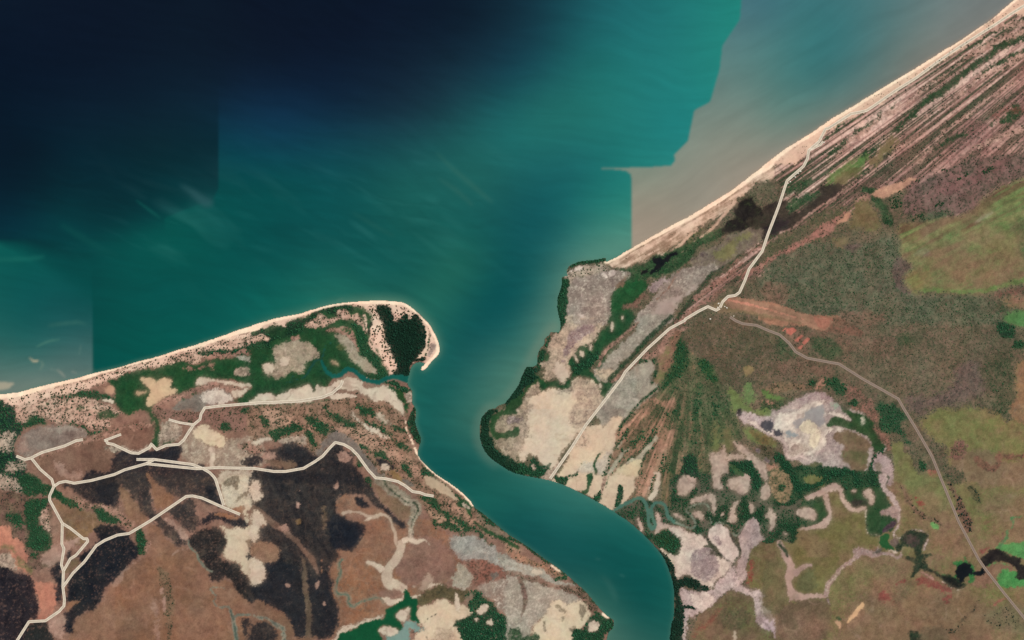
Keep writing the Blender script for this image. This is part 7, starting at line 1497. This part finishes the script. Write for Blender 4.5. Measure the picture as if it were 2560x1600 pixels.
CROWNS = [crown_mesh(40 + i, LEAFS[i % 2]) for i in range(6)]
TRUNK = trunk_mesh()
def tree(u, v, r, label, group, name='shrub', cat='shrub', k=None):
    e = bpy.data.objects.new(name, None)
    e.location = (wx(u), wy(v), float(height(u, v)))
    s = r * M
    e.scale = (s, s * (.8 + .4 * rng.random()), s * .9)
    e.rotation_euler = (0, 0, rng.random() * 6.28)
    e.empty_display_size = .1
    tag(link(e), label, cat, group)
    link(bpy.data.objects.new('trunk', TRUNK), e)
    link(bpy.data.objects.new('crown', CROWNS[rng.integers(0, 6) if k is None else k]), e)
# sand at the tip of the spit: positions read one by one
tip = '1375 375 1560 440 1600 490 1400 525 1415 565 1350 620 1440 665 1600 660 1680 600 1700 650 1830 570 1990 660 1350 750 1360 860 1540 680 1640 620 1570 700'
a = np.array([float(t) for t in tip.split()]).reshape(-1, 2) / 15.12 + np.array([900, 740])
for (u, v) in a: tree(u, v, 1.6 + 1.0 * rng.random(), 'dark shrub on the triangular sand patch at the tip of the spit', 'shrubs at the tip of the spit')
wedge = '500 340 430 400 380 500 530 720 650 870 520 880 820 1080 655 1130 720 1160 490 1230 580 1320 680 1320 745 1245 830 1280 830 1420 660 1440 480 1450 440 560 470 630 560 1370 600 1260 640 1180 700 1330 580 1440 520 1330'
a = np.array([float(t) for t in wedge.split()]).reshape(-1, 2) / 15.12 + np.array([900, 740])
for (u, v) in a: tree(u, v, 1.4 + 1.1 * rng.random(), 'dark shrub on the long sand wedge between the two swamps of the spit', 'shrubs on the sand wedge')
def along(tile, s, n, spread_px, rlo, rhi, label, group):
    p = pts(tile, s); d = np.r_[0, np.cumsum(np.linalg.norm(np.diff(p, axis=0), axis=1))]
    for _ in range(n):
        t = rng.random() * d[-1]
        u = np.interp(t, d, p[:, 0]) + (rng.random() - .5) * 4; v = np.interp(t, d, p[:, 1]) + (rng.random() ** 1.3) * spread_px
        if 1 < u < 2559: tree(u, v, rlo + (rhi - rlo) * rng.random() ** 2, label, group)
along('C', '1165 420 1200 520 1230 620 1260 720 1285 810', 26, 1, 1.2, 2.3, 'dark shrub on the long sand wedge between the two swamps of the spit', 'shrubs on the sand wedge')
along('A', '20 745 200 715 400 675 600 632 800 585 1000 525 1200 458', 90, 16, 1.0, 2.4, 'dark green shrub on the sand of the western beach dunes', 'shrubs on the western beach dunes')
along('A', '1250 440 1450 388 1700 315 1950 248 2200 165 2400 100', 60, 14, 1.0, 2.2, 'dark green shrub on the dunes between the western beach and the spit', 'shrubs on the dunes before the spit')
along('I', '1000 920 1300 745 1600 555 1900 380 2100 230 2300 90', 40, 10, .9, 1.8, 'small grey brown shrub on the dune strip beside the coast track', 'shrubs beside the coast track')
# clumps that can be pointed at
def clump(u, v, rx, ry, rot, n, label, group='isolated tree clumps on the inland ridges'):
    e = bpy.data.objects.new('tree_clump', None)
    e.location = (wx(u), wy(v), float(height(u, v)))
    tag(link(e), label, 'tree clump', group)
    for i in range(n):
        a = rng.random() * 6.28; d = math.sqrt(rng.random())
        x, y = math.cos(a) * d * rx, math.sin(a) * d * ry
        x, y = x * math.cos(rot) - y * math.sin(rot), x * math.sin(rot) + y * math.cos(rot)
        s = (1.5 + rng.random()) * M
        for nm, me in (('trunk', TRUNK), ('crown', GREENC[rng.integers(0, 3)])):
            o = bpy.data.objects.new(nm, me)
            o.location = (x * M, y * M, 0); o.scale = (s, s, s * .9); o.rotation_euler = (0, 0, rng.random() * 6.28)
            link(o, e)
GREENC = [crown_mesh(80 + i, LEAFS[2]) for i in range(3)]
for u, v, rx, ry, rot, n, lb in ((2240, 507, 17, 17, 0, 46, 'largest dark green tree clump left of the green floodplain'), (2469, 425, 17, 7, .5, 26, 'elongated dark green tree clump near the eastern edge above the floodplain'), (2362, 426, 7, 4, 0, 8, 'small dark tree clump on the inland ridges, first right of the bare sand patch'),
                                 (2398, 448, 6, 5, .3, 8, 'small round tree clump on the pink inland ridges, left of two'), (2415, 436, 5, 5, 0, 7, 'small round tree clump on the pink inland ridges, right of two'), (2295, 451, 5, 4, 0, 6, 'small tree clump just above the bare pink sand patch'),
                                 (2296, 543, 19, 6, .45, 22, 'long tree clump at the upper left corner of the green floodplain'), (2350, 510, 13, 5, .5, 14, 'tree clump on the ridge above the green floodplain'), (2216, 554, 8, 9, 0, 12, 'tree clump on the left margin of the green floodplain'), (2247, 482, 6, 5, 0, 7, 'small tree clump touching the top of the largest one')):
    clump(u, v, rx, ry, rot, n, lb)

# ---------------------------------------------------------------- houses of the outstation
wall_m = flat_material('house_wall', (196, 188, 172), 3, .06)
roof_m = flat_material('roof_sheet', (228, 220, 204), 4, .04, .6)
dark_m = flat_material('door_paint', (92, 84, 76), 1, .1)
def box_mesh(name, x0, x1, y0, y1, z0, z1, mat):
    co = [(x, y, z) for z in (z0, z1) for y in (y0, y1) for x in (x0, x1)]
    me = bpy.data.meshes.new(name)
    me.from_pydata(co, [], [(0, 2, 3, 1), (4, 5, 7, 6), (0, 1, 5, 4), (2, 6, 7, 3), (1, 3, 7, 5), (0, 4, 6, 2)])
    me.materials.append(mat)
    return me
def house(u, v, L, W, rot, label):
    L *= .8; W *= .8
    e = bpy.data.objects.new('house', None)
    e.location = (wx(u), wy(v), float(height(u, v)) + .2)
    e.rotation_euler = (0, 0, rot)
    tag(link(e), label, 'house', 'small pale roofed houses')
    a, b = L / 2, W / 2
    link(bpy.data.objects.new('wall', box_mesh('wall', -a, a, -b, b, -1.2, 2.8, wall_m)), e)
    o = .9; r = 1.6
    co = [(-a - o, -b - o, 2.75), (a + o, -b - o, 2.75), (a + o, b + o, 2.75), (-a - o, b + o, 2.75), (-a - o, 0, 2.75 + r), (a + o, 0, 2.75 + r)]
    me = bpy.data.meshes.new('roof'); me.from_pydata(co, [], [(0, 1, 5, 4), (2, 3, 4, 5), (0, 4, 3), (1, 2, 5), (0, 3, 2, 1)]); me.materials.append(roof_m)
    link(bpy.data.objects.new('roof', me), e)
    link(bpy.data.objects.new('door', box_mesh('door', -.5, .5, -b - .06, -b + .02, -.2, 1.95, dark_m)), e)
    for x in (-a * .55, a * .55):
        link(bpy.data.objects.new('window', box_mesh('window', x - .7, x + .7, -b - .05, -b + .02, .8, 1.9, dark_m)), e)
for u, v, L, W, rot, lb in ((1796.5, 758.6, 19, 12, .6, 'pale roofed house left of the coast track at the settlement, the northernmost there'), (1794.2, 768.5, 15, 9, -.9, 'pale roofed house just left of the junction at the settlement'), (1811.8, 766.3, 14, 8, -.1, 'long pale roofed house right of the junction at the settlement'),
                            (1817.0, 769.6, 17, 10, -.6, 'slanted pale roofed house at the western end of the airstrip'), (1775.7, 797.3, 15, 13, .1, 'square pale roofed house standing alone south of the settlement'), (1834.3, 790.0, 10, 8, .2, 'small house near the start of the south eastern road'),
                            (2001.5, 428.3, 15, 12, .1, 'square white roofed house, the farthest right beside the coast track'), (1995.4, 433.5, 15, 7, 0, 'narrow white roofed house beside the coast track, second from the right'), (1987.8, 442.6, 18, 9, -.6, 'slanted white roofed house beside the coast track, third from the right'),
                            (1975.6, 454.3, 14, 11, .2, 'white roofed house at the bend of the coast track'), (1970.2, 458.2, 10, 8, .2, 'smallest white roofed house at the bend of the coast track'), (2060.2, 356.0, 14, 10, .1, 'white roofed house at the end of the short spur track')):
    house(u, v, L, W, rot, lb)
